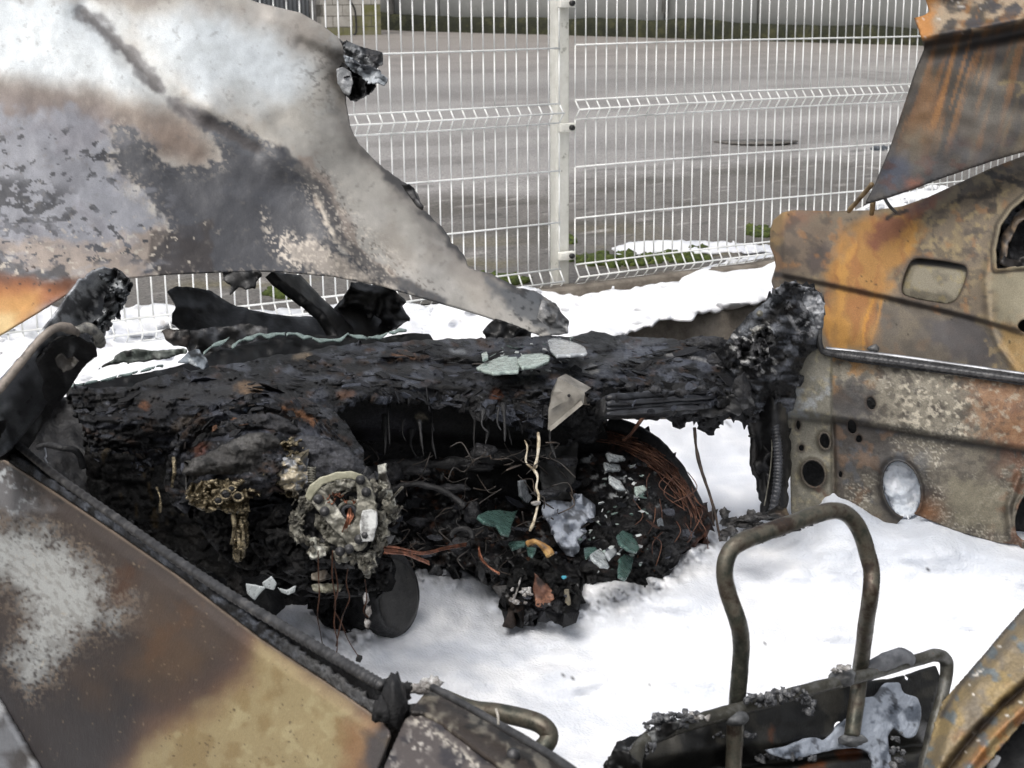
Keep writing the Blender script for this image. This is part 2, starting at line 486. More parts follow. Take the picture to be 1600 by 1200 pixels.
build_cover()

# ---- wall and outbuildings at the back of the yard
def yard_pt(u, v):                       # point on the yard plane along a line of sight
    n = np.array([-YN[0] * .0255, -YN[1] * .0255, 1.0])
    p0 = F0.copy(); p0[2] = ZS - .005
    d = dplane(np.array([float(u)]), np.array([float(v)]), p0, n); return P(np.array([float(u)]), np.array([float(v)]), d)[0]
WA, WB = yard_pt(600, 46), yard_pt(1440, 70)
WD = (WB - WA); WD[2] = 0; WLEN = np.linalg.norm(WD); WD /= WLEN
WNr = np.array([WD[1], -WD[0], 0])       # towards the camera
def build_wall():
    w = thing('yard_wall', 'pale grey panelled yard wall with a moss covered plinth at the far side', 'wall', WA + WD * 5)
    mp = noise_mat('wall_panel_grey', [(.3, (.40, .41, .40)), (.6, (.50, .51, .50)), (.75, (.33, .33, .31))], 1.6, .7, nr=.7, bump=(('n', 20, .2, .01),))
    ms = noise_mat('wall_seam', [(.4, (.10, .10, .095)), (.6, (.2, .2, .19))], 3, .8)
    mm = noise_mat('mossy_plinth', [(.3, (.010, .012, .006)), (.5, (.020, .022, .010)), (.66, (.055, .055, .022)), (.78, (.06, .055, .045))], 4, .95, bump=(('n', 30, 1, .04),), nr=.75)
    z0 = WA[2] - .2
    def slab(g, a, b, z1, z2, t0, t1):
        p = [WA + WD * a + WNr * t0, WA + WD * b + WNr * t0, WA + WD * b + WNr * t1, WA + WD * a + WNr * t1]
        V = [np.array([q[0], q[1], z]) for z in (z1, z2) for q in p]
        g.add(V, [(3,2,1,0),(4,5,6,7),(0,1,5,4),(1,2,6,5),(2,3,7,6),(3,0,4,7)])
    # plinth with an uneven mossy top
    rg = random.Random(3); a = -6.0; g = Geo()
    n = 260; s = np.linspace(-6, 18, n); hh = .30 + .05 * fbm(s * 1.3, s * 0, None, 4, 3)
    V = []
    for q, h in zip(s, hh):
        p = WA + WD * q
        zb = zyard(p) - .1
        V += [p + WNr * .30 + [0, 0, zb - p[2]], p + WNr * .28 + [0, 0, zb + .1 + h * .5 - p[2]], p + WNr * .20 + [0, 0, zb + .1 + h - p[2]], p + WNr * -.05 + [0, 0, zb + .1 + h + .01 - p[2]]]
    F = [(4*i+k, 4*i+4+k, 4*i+5+k, 4*i+1+k) for i in range(n - 1) for k in range(3)]
    mk('mossy_plinth', V, F, mm, w)
    px = [-5.5, -4.3, -3.1, -2.0, -.75, .3, 1.35, 2.9, 4.6, 6.2, 8.0, 9.9, 11.8, 13.7, 16]
    for i in range(len(px) - 1):
        g = Geo(); slab(g, px[i] + .02, px[i + 1] - .02, z0, 4.6, -.1, .05 + .012 * (i % 2)); g.build('wall_panel', mp, w)
    g = Geo(); slab(g, -6, 16.2, z0, 4.55, -.2, 0.0); g.build('panel_backing', ms, w)
    g = Geo()
    for q in (.31, 6.25): g.tube(np.array([WA + WD * q + WNr * .17 + [0, 0, z] for z in (.3, 1.5, 3, 4.4)]), .05, 10)
    g.build('downpipe', noise_mat('pipe_grey', [(.4, (.17, .17, .16)), (.6, (.28, .28, .27))], 4, .6), w)
build_wall()
def build_outbuilding():
    pa = yard_pt(596, 54); pb = yard_pt(503, 56)
    d = pb - pa; d[2] = 0; Lw = np.linalg.norm(d); d /= Lw; n = np.array([-d[1], d[0], 0])
    if n[1] > 0: n = -n
    w = thing('block_pillar', 'pale concrete block pillar with mossy lower courses and a black cable', 'pillar', pa)
    mb = noise_mat('block_grey', [(.3, (.36, .34, .30)), (.7, (.50, .48, .44))], 9, .9, bump=(('n', 60, .4, .01),))
    mg = noise_mat('block_mossy', [(.35, (.22, .21, .14)), (.6, (.16, .16, .06)), (.75, (.06, .07, .02))], 6, .95, bump=(('n', 60, .5, .01),))
    zb = zyard(pa) - .05; gb, gm, gj = Geo(), Geo(), Geo(); rg = random.Random(5)
    R = np.stack([d, n, [0, 0, 1]], 1)
    for row in range(16):
        x = -.2 * (row % 2)
        while x < Lw + .1:
            a, b = max(x, 0), min(x + .4, Lw)
            if b - a > .05:
                tgt = gm if (row < 1 or (row == 1 and x < .5) or (row == 2 and x < .15)) else gb
                tgt.box(pa + d * (a + b) / 2 + n * (-.2 + rg.uniform(-.004, .004)) + [0, 0, zb + .1 + row * .2 - pa[2]], b - a - .014, .4, .186, R)
            x += .4
    gj.box(pa + d * Lw / 2 - n * .2 + [0, 0, 1.6 + zb - pa[2]], Lw - .02, .385, 3.2, R)
    gb.build('block_course', mb, w, smooth=False); gm.build('mossy_block_course', mg, w, smooth=False)
    gj.build('mortar', noise_mat('mortar', [(.4, (.13, .12, .10)), (.6, (.2, .19, .17))], 12, .95), w, smooth=False)
    c = [(pa + d * (Lw * .62)) + n * .03 + [0, 0, 2.2], pa + d * Lw * .60 + n * .03 + [0, 0, .9], pa + d * Lw * .52 + n * .03 + [0, 0, .62], pa + d * Lw * .45 + n * .03 + [0, 0, .45], pa + d * Lw * .44 + n * .03 + [0, 0, .08], pa + d * Lw * .5 + n * .05 + [0, 0, .0]]
    Geo().tube(curve(c, 6), .016, 8).build('cable', noise_mat('cable_black', [(.4, (.012, .012, .012)), (.6, (.03, .03, .03))], 9, .6), w)
    # corrugated gate beside it
    ga = pb + d * .12; gt = thing('corrugated_gate', 'blue grey corrugated metal gate beside the concrete block pillar', 'gate', ga)
    nn = 120; V = []; Lg = 2.6
    for i in range(nn + 1):
        q = ga + d * (.12 + Lg * i / nn) + n * (.02 * math.sin(i * 1.6)); V += [q + [0, 0, .22], q + [0, 0, 3.4]]
    mk('corrugated_sheet', V, [(2*i, 2*i+2, 2*i+3, 2*i+1) for i in range(nn)], noise_mat('gate_blue', [(.3, (.20, .225, .25)), (.7, (.27, .29, .31))], 3, .5), gt, solid=.002)
    g = Geo(); mt = noise_mat('gate_frame_grey', [(.4, (.25, .25, .25)), (.6, (.36, .36, .36))], 8, .6)
    for q in (.02, .10): g.box(ga + d * q + n * .03 + [0, 0, 1.7], .035, .05, 3.4, R)
    g.box(ga + d * 1.4 + n * .03 + [0, 0, .2], 2.7, .05, .06, R)
    g.build('gate_frame', mt, gt)
build_outbuilding()

# ---- welded mesh fence
def build_fence():
    root = thing('mesh_fence', 'white welded wire mesh fence with V folds between the burnt cars and the yard', 'fence', F0)
    mw = noise_mat('fence_white', [(.3, (.55, .56, .54)), (.5, (.82, .83, .81)), (.7, (.86, .87, .86))], 7, .45, bump=(('n', 200, .1, .002),))
    vr = [445, 432, 414, 342, 262, 188, 172, 158, 72]
    zz = [fz(872, v)[2] for v in vr]
    base = zz[0]; dz_ = zz[3] - zz[2]
    top = zz[8]
    zz += [top + .2, top + .3, top + .34, top + .38, top + .58, top + .62]
    fold = {1: .032, 6: .03, 10: 0, 11: .03}
    off = [fold.get(i, 0.0) for i in range(len(zz))]
    r = .0039
    def wirepanel(s0, s1, dzp, push):
        g = Geo(); O = F0 + FN * push
        n = int((s1 - s0) / .05)
        for k in range(n + 1):
            s = s0 + k * .05
            jx = .0015 * math.sin(k * 12.9)
            pts = np.array([O + FD * (s + jx) + FN * o + [0, 0, z + dzp - O[2]] for z, o in zip(zz, off)])
            # straight square-ish rods with sharp folds
            for a, b in zip(pts[:-1], pts[1:]): g.tube(np.array([a, b]), r * .82, 6)
        for z, o in zip(zz, off):
            g.tube(np.array([O + FD * s + FN * (o + .005) + [0, 0, z + dzp - O[2] + .003 * math.sin(s * 2.2)] for s in np.linspace(s0, s1, 12)]), r, 6)
        return g
    wirepanel(-4.46, -.01, -.006, .045).build('mesh_panel', mw, root)
    wirepanel(.06, 4.6, .004, .052).build('mesh_panel', mw, root)
    mp = noise_mat('post_white', [(.28, (.16, .15, .11)), (.38, (.70, .69, .62)), (.7, (.86, .85, .79))], 14, .55, nr=.75, bump=(('n', 120, .25, .003),))
    mk_ = noise_mat('black_plastic', [(.4, (.01, .01, .01)), (.6, (.03, .03, .03))], 30, .5)
    R = np.stack([FD, FN, [0, 0, 1]], 1)
    for s in (0.02, -4.5, 4.65):
        g = Geo(); g.box(F0 + FD * s + [0, 0, .9], .061, .055, 2.0, R)
        po = g.build('post', mp, root, bevel=.008)
        for v in (397, 198, 5, -190):
            z = fz(875, v)[2]; c = F0 + FD * s + [0, 0, z - F0[2]]
            cl = Geo(); cl.box(c + FN * .050, .074, .026, .034, R)
            cl = cl.build('clamp', mp, po, bevel=.004)
            b = Geo(); b.disc(c + FD * .014 + FN * .068, .011, .014, FN, 10)
            b.build('bolt_cap', mk_, cl)
build_fence()
def build_clip():
    g = Geo(); p = fz(1366, 231) + FN * .03
    for k in range(5): g.tube(np.array([p + FD * (.05 * (k - 2) * .5) + [0, 0, .01 * (k % 2)], p + FD * (.05 * (k - 1) * .5) + [0, 0, .006 - .012 * (k % 2)]]), .006, 6)
    g.box(p, .05, .012, .02)
    g.build('wire_clip', noise_mat('clip_grey', [(.4, (.10, .12, .14)), (.6, (.2, .22, .24))], 60, .6), label='small grey wire clip snagged on the fence near the raised trunk lid', cat='clip')
build_clip()

# ---- planting strip, kerb wall
KA, KB = PZ(955, 513, ZS - .02), PZ(1190, 480, ZS - .02)
KD = KB - KA; KD[2] = 0; KD /= np.linalg.norm(KD); KN = np.array([KD[1], -KD[0], 0])
def build_strip():
    m = noise_mat('strip_soil', [(.3, (.05, .042, .032)), (.6, (.12, .10, .075)), (.75, (.2, .17, .13))], 14, .95, bump=(('n', 50, 1, .03),))
    V = [KA - KD * 8 + KN * -.02, KA + KD * 8 + KN * -.02, F0 + FD * 8 - FN * .08, F0 - FD * 8 - FN * .08]
    V = [np.array([p[0], p[1], ZS - .03]) for p in V]
    mk('planting_strip', V, [(0, 1, 2, 3)], m, kind='structure')
    mc = noise_mat('kerb_concrete', [(.3, (.09, .075, .06)), (.5, (.19, .165, .135)), (.7, (.30, .27, .23))], 9, .9, nr=.7, bump=(('n', 60, .6, .02),))
    def beam(A0, D, N, a, b, w, z1, z2, name, **kw):
        n = 60; s = np.linspace(a, b, n); V = []
        for q in s:
            p = A0 + D * q; k = .006 * fbm(np.array([q * 3]), np.array([.3]))[0]
            for t, z in ((0, z1), (0, z2 - .012), (-.012, z2 + k), (-w, z2 + k), (-w, z1)):
                V.append(p + N * (t + k * .5) + [0, 0, z - p[2]])
        F = [(5*i+k, 5*i+5+k, 5*i+6+k, 5*i+1+k) for i in range(n - 1) for k in range(4)]
        return mk(name, V, F, mc, None, **kw)
    beam(KA, KD, KN, -6, 8, .16, -.05, ZS - .01, 'kerb_wall', label='weathered concrete kerb wall holding up the foam covered strip', cat='kerb')
    beam(F0 + FN * .13, FD, FN, -.25, 1.9, .10, ZS - .1, ZS + .015, 'edging_slab', label='dirty concrete edging along the foot of the mesh fence right of its post', cat='edging')
build_strip()

# ---- foam
def foam_mat():
    m, t, b = newmat('fire_foam')
    tc = t.nodes.new('ShaderNodeTexCoord'); co = tc.outputs['Object']
    n = t.nodes.new('ShaderNodeTexNoise'); n.inputs['Scale'].default_value = 95; n.inputs['Detail'].default_value = 3; t.links.new(co, n.inputs['Vector'])
    n2 = t.nodes.new('ShaderNodeTexNoise'); n2.inputs['Scale'].default_value = 2.2; n2.inputs['Detail'].default_value = 4; t.links.new(co, n2.inputs['Vector'])
    at = t.nodes.new('ShaderNodeAttribute'); at.attribute_name = 'coat'
    add = t.nodes.new('ShaderNodeMath'); add.operation = 'MULTIPLY_ADD'; add.inputs[1].default_value = .35
    t.links.new(n2.outputs['Fac'], add.inputs[0]); t.links.new(n.outputs['Fac'], add.inputs[2])
    cr = t.nodes.new('ShaderNodeValToRGB'); cr.color_ramp.elements[0].position = .965; cr.color_ramp.elements[1].position = .99
    cr.color_ramp.elements[0].color = (1, 1, 1, 1); cr.color_ramp.elements[1].color = (.10, .10, .11, 1)
    t.links.new(add.outputs[0], cr.inputs[0])
    mx = t.nodes.new('ShaderNodeMixRGB'); mx.blend_type = 'MULTIPLY'; mx.inputs[0].default_value = 1
    t.links.new(at.outputs['Color'], mx.inputs[1]); t.links.new(cr.outputs[0], mx.inputs[2])
    t.links.new(mx.outputs[0], b.inputs['Base Color'])
    b.inputs['Roughness'].default_value = .75; b.inputs['Specular IOR Level'].default_value = .25
    b.inputs['Subsurface Weight'].default_value = .2; b.inputs['Subsurface Radius'].default_value = (.03, .03, .032); b.inputs['Subsurface Scale'].default_value = .6
    bumpnode(t, b, co, (('n', 16, .35, .02), ('n', 60, .2, .006), ('v', 190, .3, .004)))
    return m
FOAM = foam_mat()
WHITE = np.array([.87, .88, .90])
def build_foam():
    # cabin and ground foam: a blanket whose height is set in plan
    hp = tps([(300, 700, .45), (400, 960, .60), (560, 1000, .60), (640, 960, .59), (640, 870, .55), (740, 890, .55), (830, 965, .54), (700, 1100, .52), (920, 915, .565), (1020, 918, .585), (1100, 850, .575), (1000, 1150, .46), (1160, 850, .55),
              (1110, 700, .44), (1180, 800, .50), (1260, 800, .60), (1300, 765, .655), (1400, 790, .615), (1450, 815, .62), (1590, 850, .59), (1750, 850, .58), (1400, 950, .52), (1580, 1000, .48), (1300, 1150, .45),
              (1600, 640, .4), (900, 640, .40), (300, 1300, .45), (1000, 1400, .45), (1800, 1300, .45), (2500, 700, .38), (2500, 1400, .4), (-100, 1000, .4), (-100, 700, .4)])
    ol = [(-200, 655), (2500, 655), (2500, 1500), (-200, 1500)]
    def dep(U, V):
        h = hp(U, V) + .014 * fbm(U / 230, V / 110, None, 2, 2) + .0035 * fbm(U / 80, V / 40, None, 3, 12) + .0008 * fbm(U / 14, V / 9, None, 3, 22)
        h = h + .012 * sst(.1, .9, fbm(U / 150, V / 60, None, 3, 32)) + .006 * np.abs(fbm(U / 46, V / 24, None, 3, 33)) * sst(-.2, .5, fbm(U / 200, V / 100, None, 2, 34))
        wreck = [(560, 1000), (640, 900), (760, 890), (800, 960), (900, 950), (1020, 915), (1110, 840), (1180, 820)]
        dw = dline(U, V, wreck); h = h + .014 * np.exp(-(dw / 26) ** 2) * (.4 + fbm(U / 18, V / 12, None, 3, 35))
        return dz(U, V, h)
    def pt(U, V):
        c = Coat(U, V, WHITE, .7)
        g = A(150, 155, 165, 1.0)
        c.lay(A(208, 213, 222), .6 * sst(-.1, .6, fbm(U / 130, V / 50, None, 4, 4)))
        c.lay(A(200, 206, 216), .35 * sst(.1, .7, fbm(U / 40, V / 22, None, 4, 14)))
        # sooty foam beside the wreckage, plus greyer patches by the doors and dash
        c.blob(g, [(640, 880), (780, 890), (800, 930), (820, 980), (760, 960), (640, 960), (600, 985)], 40, 40, 22, 5, .55)
        c.blob(A(120, 125, 135), [(690, 890), (780, 880), (790, 935), (730, 925)], 14, 16, 12, 6, .7)
        c.blob(g, [(400, 930), (500, 940), (520, 1010), (420, 990)], 20, 20, 20, 7, .8)  # grey shade beside the left door, painted into the foam
        c.blob(A(165, 172, 182), [(1230, 790), (1300, 750), (1480, 800), (1620, 860), (1620, 900), (1400, 850), (1230, 850)], 40, 40, 40, 8, .45)
        c.blob(A(170, 174, 182), [(1000, 650), (1190, 650), (1190, 700), (1100, 720)], 30, 30, 30, 9, .4)  # shade under the dash end, painted into the foam colour
        dw = dline(U, V, [(470, 990), (560, 1000), (640, 900), (760, 890), (800, 965), (900, 955), (1020, 920), (1110, 845), (1180, 825)])
        c.lay(A(150, 153, 158), .6 * np.exp(-(dw / 30) ** 2) * sst(-.3, .5, fbm(U / 12, V / 8, None, 4, 36)))
        c.lay(A(64, 64, 66), .8 * np.exp(-(dw / 16) ** 2) * sst(.25, .7, fbm(U / 6, V / 5, None, 4, 37)))
        c.blob(A(172, 179, 190), [(1200, 800), (1300, 750), (1480, 810), (1620, 870), (1620, 930), (1450, 900), (1300, 900), (1210, 850)], 50, 30, 40, 38, .6)
        c.speck(A(60, 60, 62), 4.5, 1.12, 1.2, 41, sst(-.1, .6, fbm(U / 90, V / 50, None, 3, 42)))
        return c
    panel('fire_foam', ol, dep, FOAM, None, 5, paint=pt, thick=0, kind='stuff', label='thick white fire fighting foam filling the burnt cabin and covering the ground', cat='foam')
    # foam on the planting strip
    def dep2(U, V):
        h = ZS + .015 + .022 * fbm(U / 60, V / 20, None, 3, 51) + .007 * fbm(U / 22, V / 9, None, 2, 52) + .05 * sst(0, .9, fbm(U / 180, V / 60, None, 2, 53))
        return dz(U, V, h)
    def pt2(U, V):
        c = Coat(U, V, WHITE, .7)
        c.lay(A(206, 210, 220), .5 * sst(0, .7, fbm(U / 40, V / 14, None, 4, 55)))
        c.lay(A(150, 138, 122), .45 * sst(.75, 1.0, fbm(U / 24, V / 9, None, 4, 56)) * sst(465, 505, V))
        return c
    ol = rough_line([(828, 446), (860, 456), (900, 462), (940, 455), (1000, 447), (1060, 437), (1100, 418), (1150, 405), (1215, 392), (1320, 372), (1400, 360), (1400, 445), (1215, 455), (1196, 468), (1150, 482), (1100, 486), (1075, 498), (1030, 496), (1010, 510), (985, 515), (960, 523), (930, 522), (890, 527), (780, 560), (600, 560), (620, 490), (700, 470), (760, 455)], 4, 8, 3)
    panel('fire_foam', ol, dep2, FOAM, None, 4, paint=pt2, thick=.012, kind='stuff', label='lumpy white foam lying on the strip in front of the fence post', cat='foam')
    ol = rough_line([(-120, 520), (80, 480), (200, 478), (260, 474), (300, 482), (420, 486), (480, 478), (560, 474), (620, 470), (680, 480), (640, 560), (450, 580), (250, 640), (-120, 690)], 4, 9, 4)
    panel('fire_foam', ol, dep2, FOAM, None, 4, paint=pt2, thick=.012, kind='stuff', label='white foam seen under the raised hood beside the left pillar stump', cat='foam')
    ol = rough_line([(1322, 352), (1328, 330), (1370, 312), (1420, 298), (1480, 290), (1490, 300), (1500, 360), (1400, 380)], 3, 7, 5)
    panel('fire_foam', ol, lambda U, V: dz(U, V, ZS + .09 + .03 * fbm(U / 40, V / 14, None, 3, 61)), FOAM, None, 4, paint=pt2, thick=.012, kind='stuff', label='white foam behind the rusty car under its open trunk lid', cat='foam')
    # thin foam on the yard side of the fence
    ol = rough_line([(955, 388), (990, 378), (1060, 375), (1130, 378), (1215, 382), (1215, 392), (1140, 393), (1080, 392), (1010, 395), (970, 398)], 3, 6, 6)
    def dep3(U, V):
        p = PZ(U, V, ZS + .02); return dz(U, V, zyard(p) + .012 + .006 * fbm(U / 12, V / 5, None, 3, 62))
    panel('fire_foam', ol, dep3, FOAM, None, 3, paint=pt2, thick=.008, kind='stuff', label='thin streak of foam on the asphalt just behind the fence', cat='foam')
build_foam()
def build_moss():
    mm = noise_mat('moss_green', [(.3, (.02, .03, .006)), (.55, (.065, .09, .016)), (.75, (.13, .14, .03))], 40, .95)
    rg = random.Random(11)
    for name, spots, lab in (('moss', [(760, 440, 60, 9, 150), (960, 408, 70, 9, 170), (1060, 404, 50, 7, 100), (885, 382, 16, 5, 25)], 'green moss clumps along the foot of the fence around its post'),
                        ('moss', [(450, 462, 36, 7, 120)], 'green moss patch at the fence foot seen beneath the raised hood'),
                        ('moss', [(1187, 366, 22, 7, 60), (1090, 392, 10, 4, 20)], 'green moss clump behind the fence next to the rusty car tail')):
        g = Geo()
        for (u, v, ru, rv, n) in spots:
            for k in range(n):
                a, q = rg.uniform(0, 6.28), math.sqrt(rg.random())
                p = PZ(u + ru * q * math.cos(a), v + rv * q * math.sin(a), ZS); p[2] = max(ZS, zyard(p)) + .002
                s = rg.uniform(.008, .028)
                g.lump(p, (s, s, s * .8), .5, 2, 7, k, o=2)
        g.build(name, mm, None, kind='stuff', label=lab, cat='moss')
build_moss()
# ================================================================== THE BURNT CAR
CAR = thing('burnt_car', 'burnt out car without roof, its white scorched hood raised and its cabin full of foam', 'car', (-.1, 2.9, 0.02))
M_SKIN = coat_mat('scorched_sheet_metal', .12, (('n', 14, .12, .02), ('n', 240, .25, .0015)), .16, 500)
M_STEEL = coat_mat('burnt_steel', .15, (('n', 30, .2, .01), ('n', 260, .4, .0015)), .35, 380)
M_CHARC = coat_mat('charred_crust', 0, (('n', 45, .7, .012), ('e', 120, .35, .004), ('n', 300, .6, .003)), .6, 220, .32)
M_SOOT = noise_mat('soot_black', [(.3, (.004, .004, .0045)), (.55, (.011, .011, .012)), (.75, (.03, .031, .034))], 22, .55, bump=(('n', 40, .6, .012), ('n', 220, .5, .003)), rr=(.35, .8))
M_CHAR = noise_mat('char_lumps', [(.3, (.006, .006, .0065)), (.5, (.018, .018, .02)), (.62, (.045, .047, .054)), (.72, (.03, .022, .017)), (.82, (.09, .09, .095))], 26, .6, bump=(('n', 50, .9, .012), ('e', 130, .5, .004), ('n', 280, .6, .003)), rr=(.3, .75), nr=.7)

# ---------------------------------------------------------------- hood
hood_d = tps([(-60, 560, 2.72), (0, 520, 2.76), (150, 440, 2.86), (300, 425, 2.98), (420, 424, 3.06), (600, 448, 3.19), (740, 488, 3.32), (885, 520, 3.44),
              (0, 300, 2.92), (0, 100, 3.02), (0, -60, 3.15), (150, 130, 3.06), (300, 300, 3.07), (220, 220, 3.06), (440, 330, 3.12), (300, 60, 3.16), (420, 140, 3.22),
              (500, 30, 3.42), (400, -40, 3.4), (545, 160, 3.40), (520, 100, 3.40), (480, 230, 3.20), (560, 260, 3.36), (540, 360, 3.17), (640, 320, 3.42), (660, 420, 3.26), (725, 400, 3.46), (866, 474, 3.52),
              (800, 480, 3.40), (760, 440, 3.40)])
H_OUT = [(-60, 570), (-30, 545), (0, 523), (55, 490), (100, 462), (150, 441), (200, 434), (260, 428), (330, 425), (400, 423), (440, 424), (520, 432), (600, 448), (680, 470), (740, 488), (800, 508), (845, 524), (884, 520), (886, 505), (868, 474), (838, 456), (812, 450), (790, 440), (768, 428), (735, 420), (724, 398), (704, 374), (690, 355), (660, 327), (652, 300), (640, 290), (630, 285), (600, 262), (575, 240), (560, 222), (548, 195), (541, 160), (540, 130), (545, 88), (540, 68), (505, 40), (470, 20), (400, 3), (330, -30), (200, -80), (-60, -80)]
HO = rough_line(H_OUT[:15], 0.0, 20, 1, False) + rough_line(H_OUT[15:36], 2.2, 4, 2, False) + H_OUT[36:]
CREASE = curve([(130, 20), (165, 50), (200, 85), (240, 130), (270, 160), (310, 185), (350, 205), (400, 232)], 6)
RIDGE = curve([(330, 175), (400, 215), (440, 240), (475, 265), (500, 300), (520, 345), (545, 385), (580, 420), (640, 450), (700, 478)], 6)
RIDGE2 = curve([(440, 190), (490, 235), (520, 290), (545, 340), (575, 385), (640, 430), (720, 470)], 6)
def hood_disp(U, V):
    d = .010 * fbm(U / 150, V / 120, None, 3, 71) + .0012 * fbm(U / 30, V / 30, None, 3, 72)
    d += .018 * np.exp(-(dline(U, V, CREASE) / 22) ** 2)
    d -= .034 * np.exp(-(dline(U, V, RIDGE) / 34) ** 2)
    d += .02 * np.exp(-(dline(U, V, RIDGE2) / 22) ** 2)
    d -= .02 * np.exp(-(((U - 230) / 70) ** 2 + ((V - 190) / 60) ** 2))
    d += .05 * np.exp(-(((U - 545) / 26) ** 2 + ((V - 120) / 34) ** 2))
    d -= .018 * np.exp(-(dline(U, V, [(430, 20), (500, 60), (545, 80)]) / 16) ** 2)
    d += .012 * np.exp(-(dline(U, V, [(470, 70), (530, 100)]) / 10) ** 2)
    d += .006 * fbm(U / 40, V / 40, None, 3, 73) * sst(470, 560, U) * (1 - sst(170, 260, V))
    return d
def hood_paint(U, V):
    wu = U + 14 * fbm(U / 50, V / 50, None, 4, 80); wv = V + 14 * fbm(U / 50, V / 50, None, 4, 81)
    c = Coat(U, V, A(176, 172, 164), .55)                                   # scorched grey paint
    pw = A(208, 214, 217, .92); g = A(70, 71, 75, 1.0); beige = A(178, 170, 160); br = A(116, 104, 95); lav = A(132, 134, 141)
    c.lay(A(190, 186, 180), .6 * sst(-.1, .6, fbm(U / 90, V / 60, None, 4, 83)))
    c.lay(A(150, 142, 132), .5 * sst(.1, .7, fbm(U / 60, V / 60, None, 4, 84)))
    # white upper sheet, part of it sky brightness painted in
    c.blob(pw, [(-80, -90), (120, -40), (190, 70), (260, 150), (265, 165), (180, 150), (90, 122), (-80, 130)], 34, 18, 60, 85, 1)
    c.blob(pw, [(200, 20), (300, 20), (420, 55), (470, 110), (460, 150), (400, 165), (330, 150), (260, 120), (215, 70)], 40, 26, 60, 86, 1)
    c.blob(A(216, 221, 223, .95), [(30, 20), (110, 60), (170, 120), (110, 110), (0, 90)], 30, 20, 40, 87, .8)
    c.lay(A(185, 190, 190), .35 * sst(.1, .6, fbm(wu / 30, wv / 30, None, 4, 88)) * (1 - sst(150, 240, V)))
    c.blob(A(150, 143, 136), [(-80, -90), (330, -40), (360, -5), (240, 6), (100, 2), (-80, -20)], 12, 10, 30, 89, .8)
    c.blob(A(160, 152, 144), [(300, -10), (420, 5), (520, 60), (540, 90), (500, 95), (420, 45), (320, 20)], 18, 14, 26, 90, .55)
    # brown heat belt under the white
    belt = [(-80, 118), (60, 124), (150, 142), (230, 165), (290, 185), (330, 230), (340, 250), (310, 262), (260, 250), (200, 215), (120, 230), (-80, 240)]
    c.blob(br, belt, 22, 10, 40, 91, .85)
    c.blob(A(128, 112, 101), [(220, 190), (300, 195), (330, 235), (310, 258), (265, 248), (230, 215)], 22, 9, 30, 92, .7)
    c.blob(A(112, 103, 101), [(-80, 140), (150, 160), (190, 190), (150, 220), (-80, 200)], 24, 10, 40, 93, .8)
    # lavender flaking primer
    c.blob(lav, [(-80, 175), (100, 170), (165, 190), (175, 270), (230, 310), (250, 350), (250, 370), (190, 400), (120, 420), (60, 420), (-80, 410)], 12, 14, 22, 94, .95)
    c.lay(A(120, 118, 124), .5 * sst(0, .6, fbm(wu / 40, wv / 40, None, 4, 95)) * (1 - sst(230, 270, U)) * sst(160, 200, V))
    c.blob(A(152, 140, 130), [(-80, 370), (60, 375), (150, 375), (230, 360), (260, 350), (262, 425), (200, 436), (130, 436), (60, 425), (-80, 420)], 6, 10, 24, 96, .9)
    # dark bare field
    dark = [(178, 192), (215, 205), (260, 255), (300, 262), (345, 250), (330, 205), (300, 185), (330, 180), (400, 212), (440, 232), (480, 270), (505, 330), (530, 385), (600, 440), (650, 462), (560, 442), (440, 430), (262, 432), (225, 425), (250, 385), (262, 350), (240, 330), (230, 300), (185, 270), (178, 230)]
    c.blob(g, dark, 4, 8, 10, 97, 1, .5)
    c.blob(A(64, 59, 57), [(235, 360), (330, 350), (330, 425), (258, 432), (228, 412)], 4, 8, 18, 98, .75)
    c.lay(A(86, 88, 94), .35 * sst(.1, .7, fbm(U / 45, V / 45, None, 4, 99)) * (1 - sst(0, 8, sdp(U, V, dark))))
    c.blob(A(96, 100, 106), [(290, 165), (340, 180), (400, 215), (430, 245), (390, 240), (320, 215)], 10, 8, 26, 100, .6)
    # flaked-off spots in the primer
    fl = fbm(U / 16, V / 11, None, 5, 101)
    reg = (1 - sst(-5, 25, sdp(U, V, [(-80, 280), (60, 290), (110, 310), (120, 345), (60, 370), (-80, 350)])))
    c.lay(g * .9, sst(.02, .10, fl + .35 * fbm(U / 50, V / 40, None, 3, 102) - .12) * reg)
    reg2 = (1 - sst(-10, 10, sdp(U, V, [(-80, 200), (160, 200), (240, 330), (240, 410), (-80, 420)])))
    c.lay(g * .85, sst(.52, .60, fbm(U / 13, V / 10, None, 4, 103)) * reg2)
    c.blob(g * .8, [(-80, 385), (0, 392), (20, 410), (60, 425), (100, 418), (110, 440), (-80, 430)], 3, 8, 12, 104, .9)
    # paint islands on the dark field
    c.lay(A(176, 168, 156), sst(.66, .74, fbm(U / 9, V / 7, None, 4, 105)) * (1 - sst(300, 360, U)) * sst(330, 360, V))
    c.lay(A(164, 156, 146), .5 * sst(.35, .7, fbm(U / 5, V / 5, None, 4, 126)) * np.exp(-(sdp(U, V, dark) / 18) ** 2))
    c.lay(A(104, 104, 110), .35 * sst(.1, .6, fbm(U / 30, V / 22, None, 5, 127)) * (1 - sst(240, 290, U)) * sst(180, 220, V))
    c.lay(A(150, 152, 160), .3 * sst(.1, .6, fbm(U / 24, V / 14, None, 4, 128)) * (1 - sst(240, 290, U)) * sst(250, 280, V))
    # dark valley down from the top
    c.line(A(92, 90, 92), CREASE[:34], 10, 7, 9, 18, 106, .8)
    c.line(A(84, 80, 80), CREASE[26:], 8, 5, 3, 14, 130, .85)
    c.line(A(70, 66, 64), CREASE[:20], 5, 5, 5, 10, 107, .6)
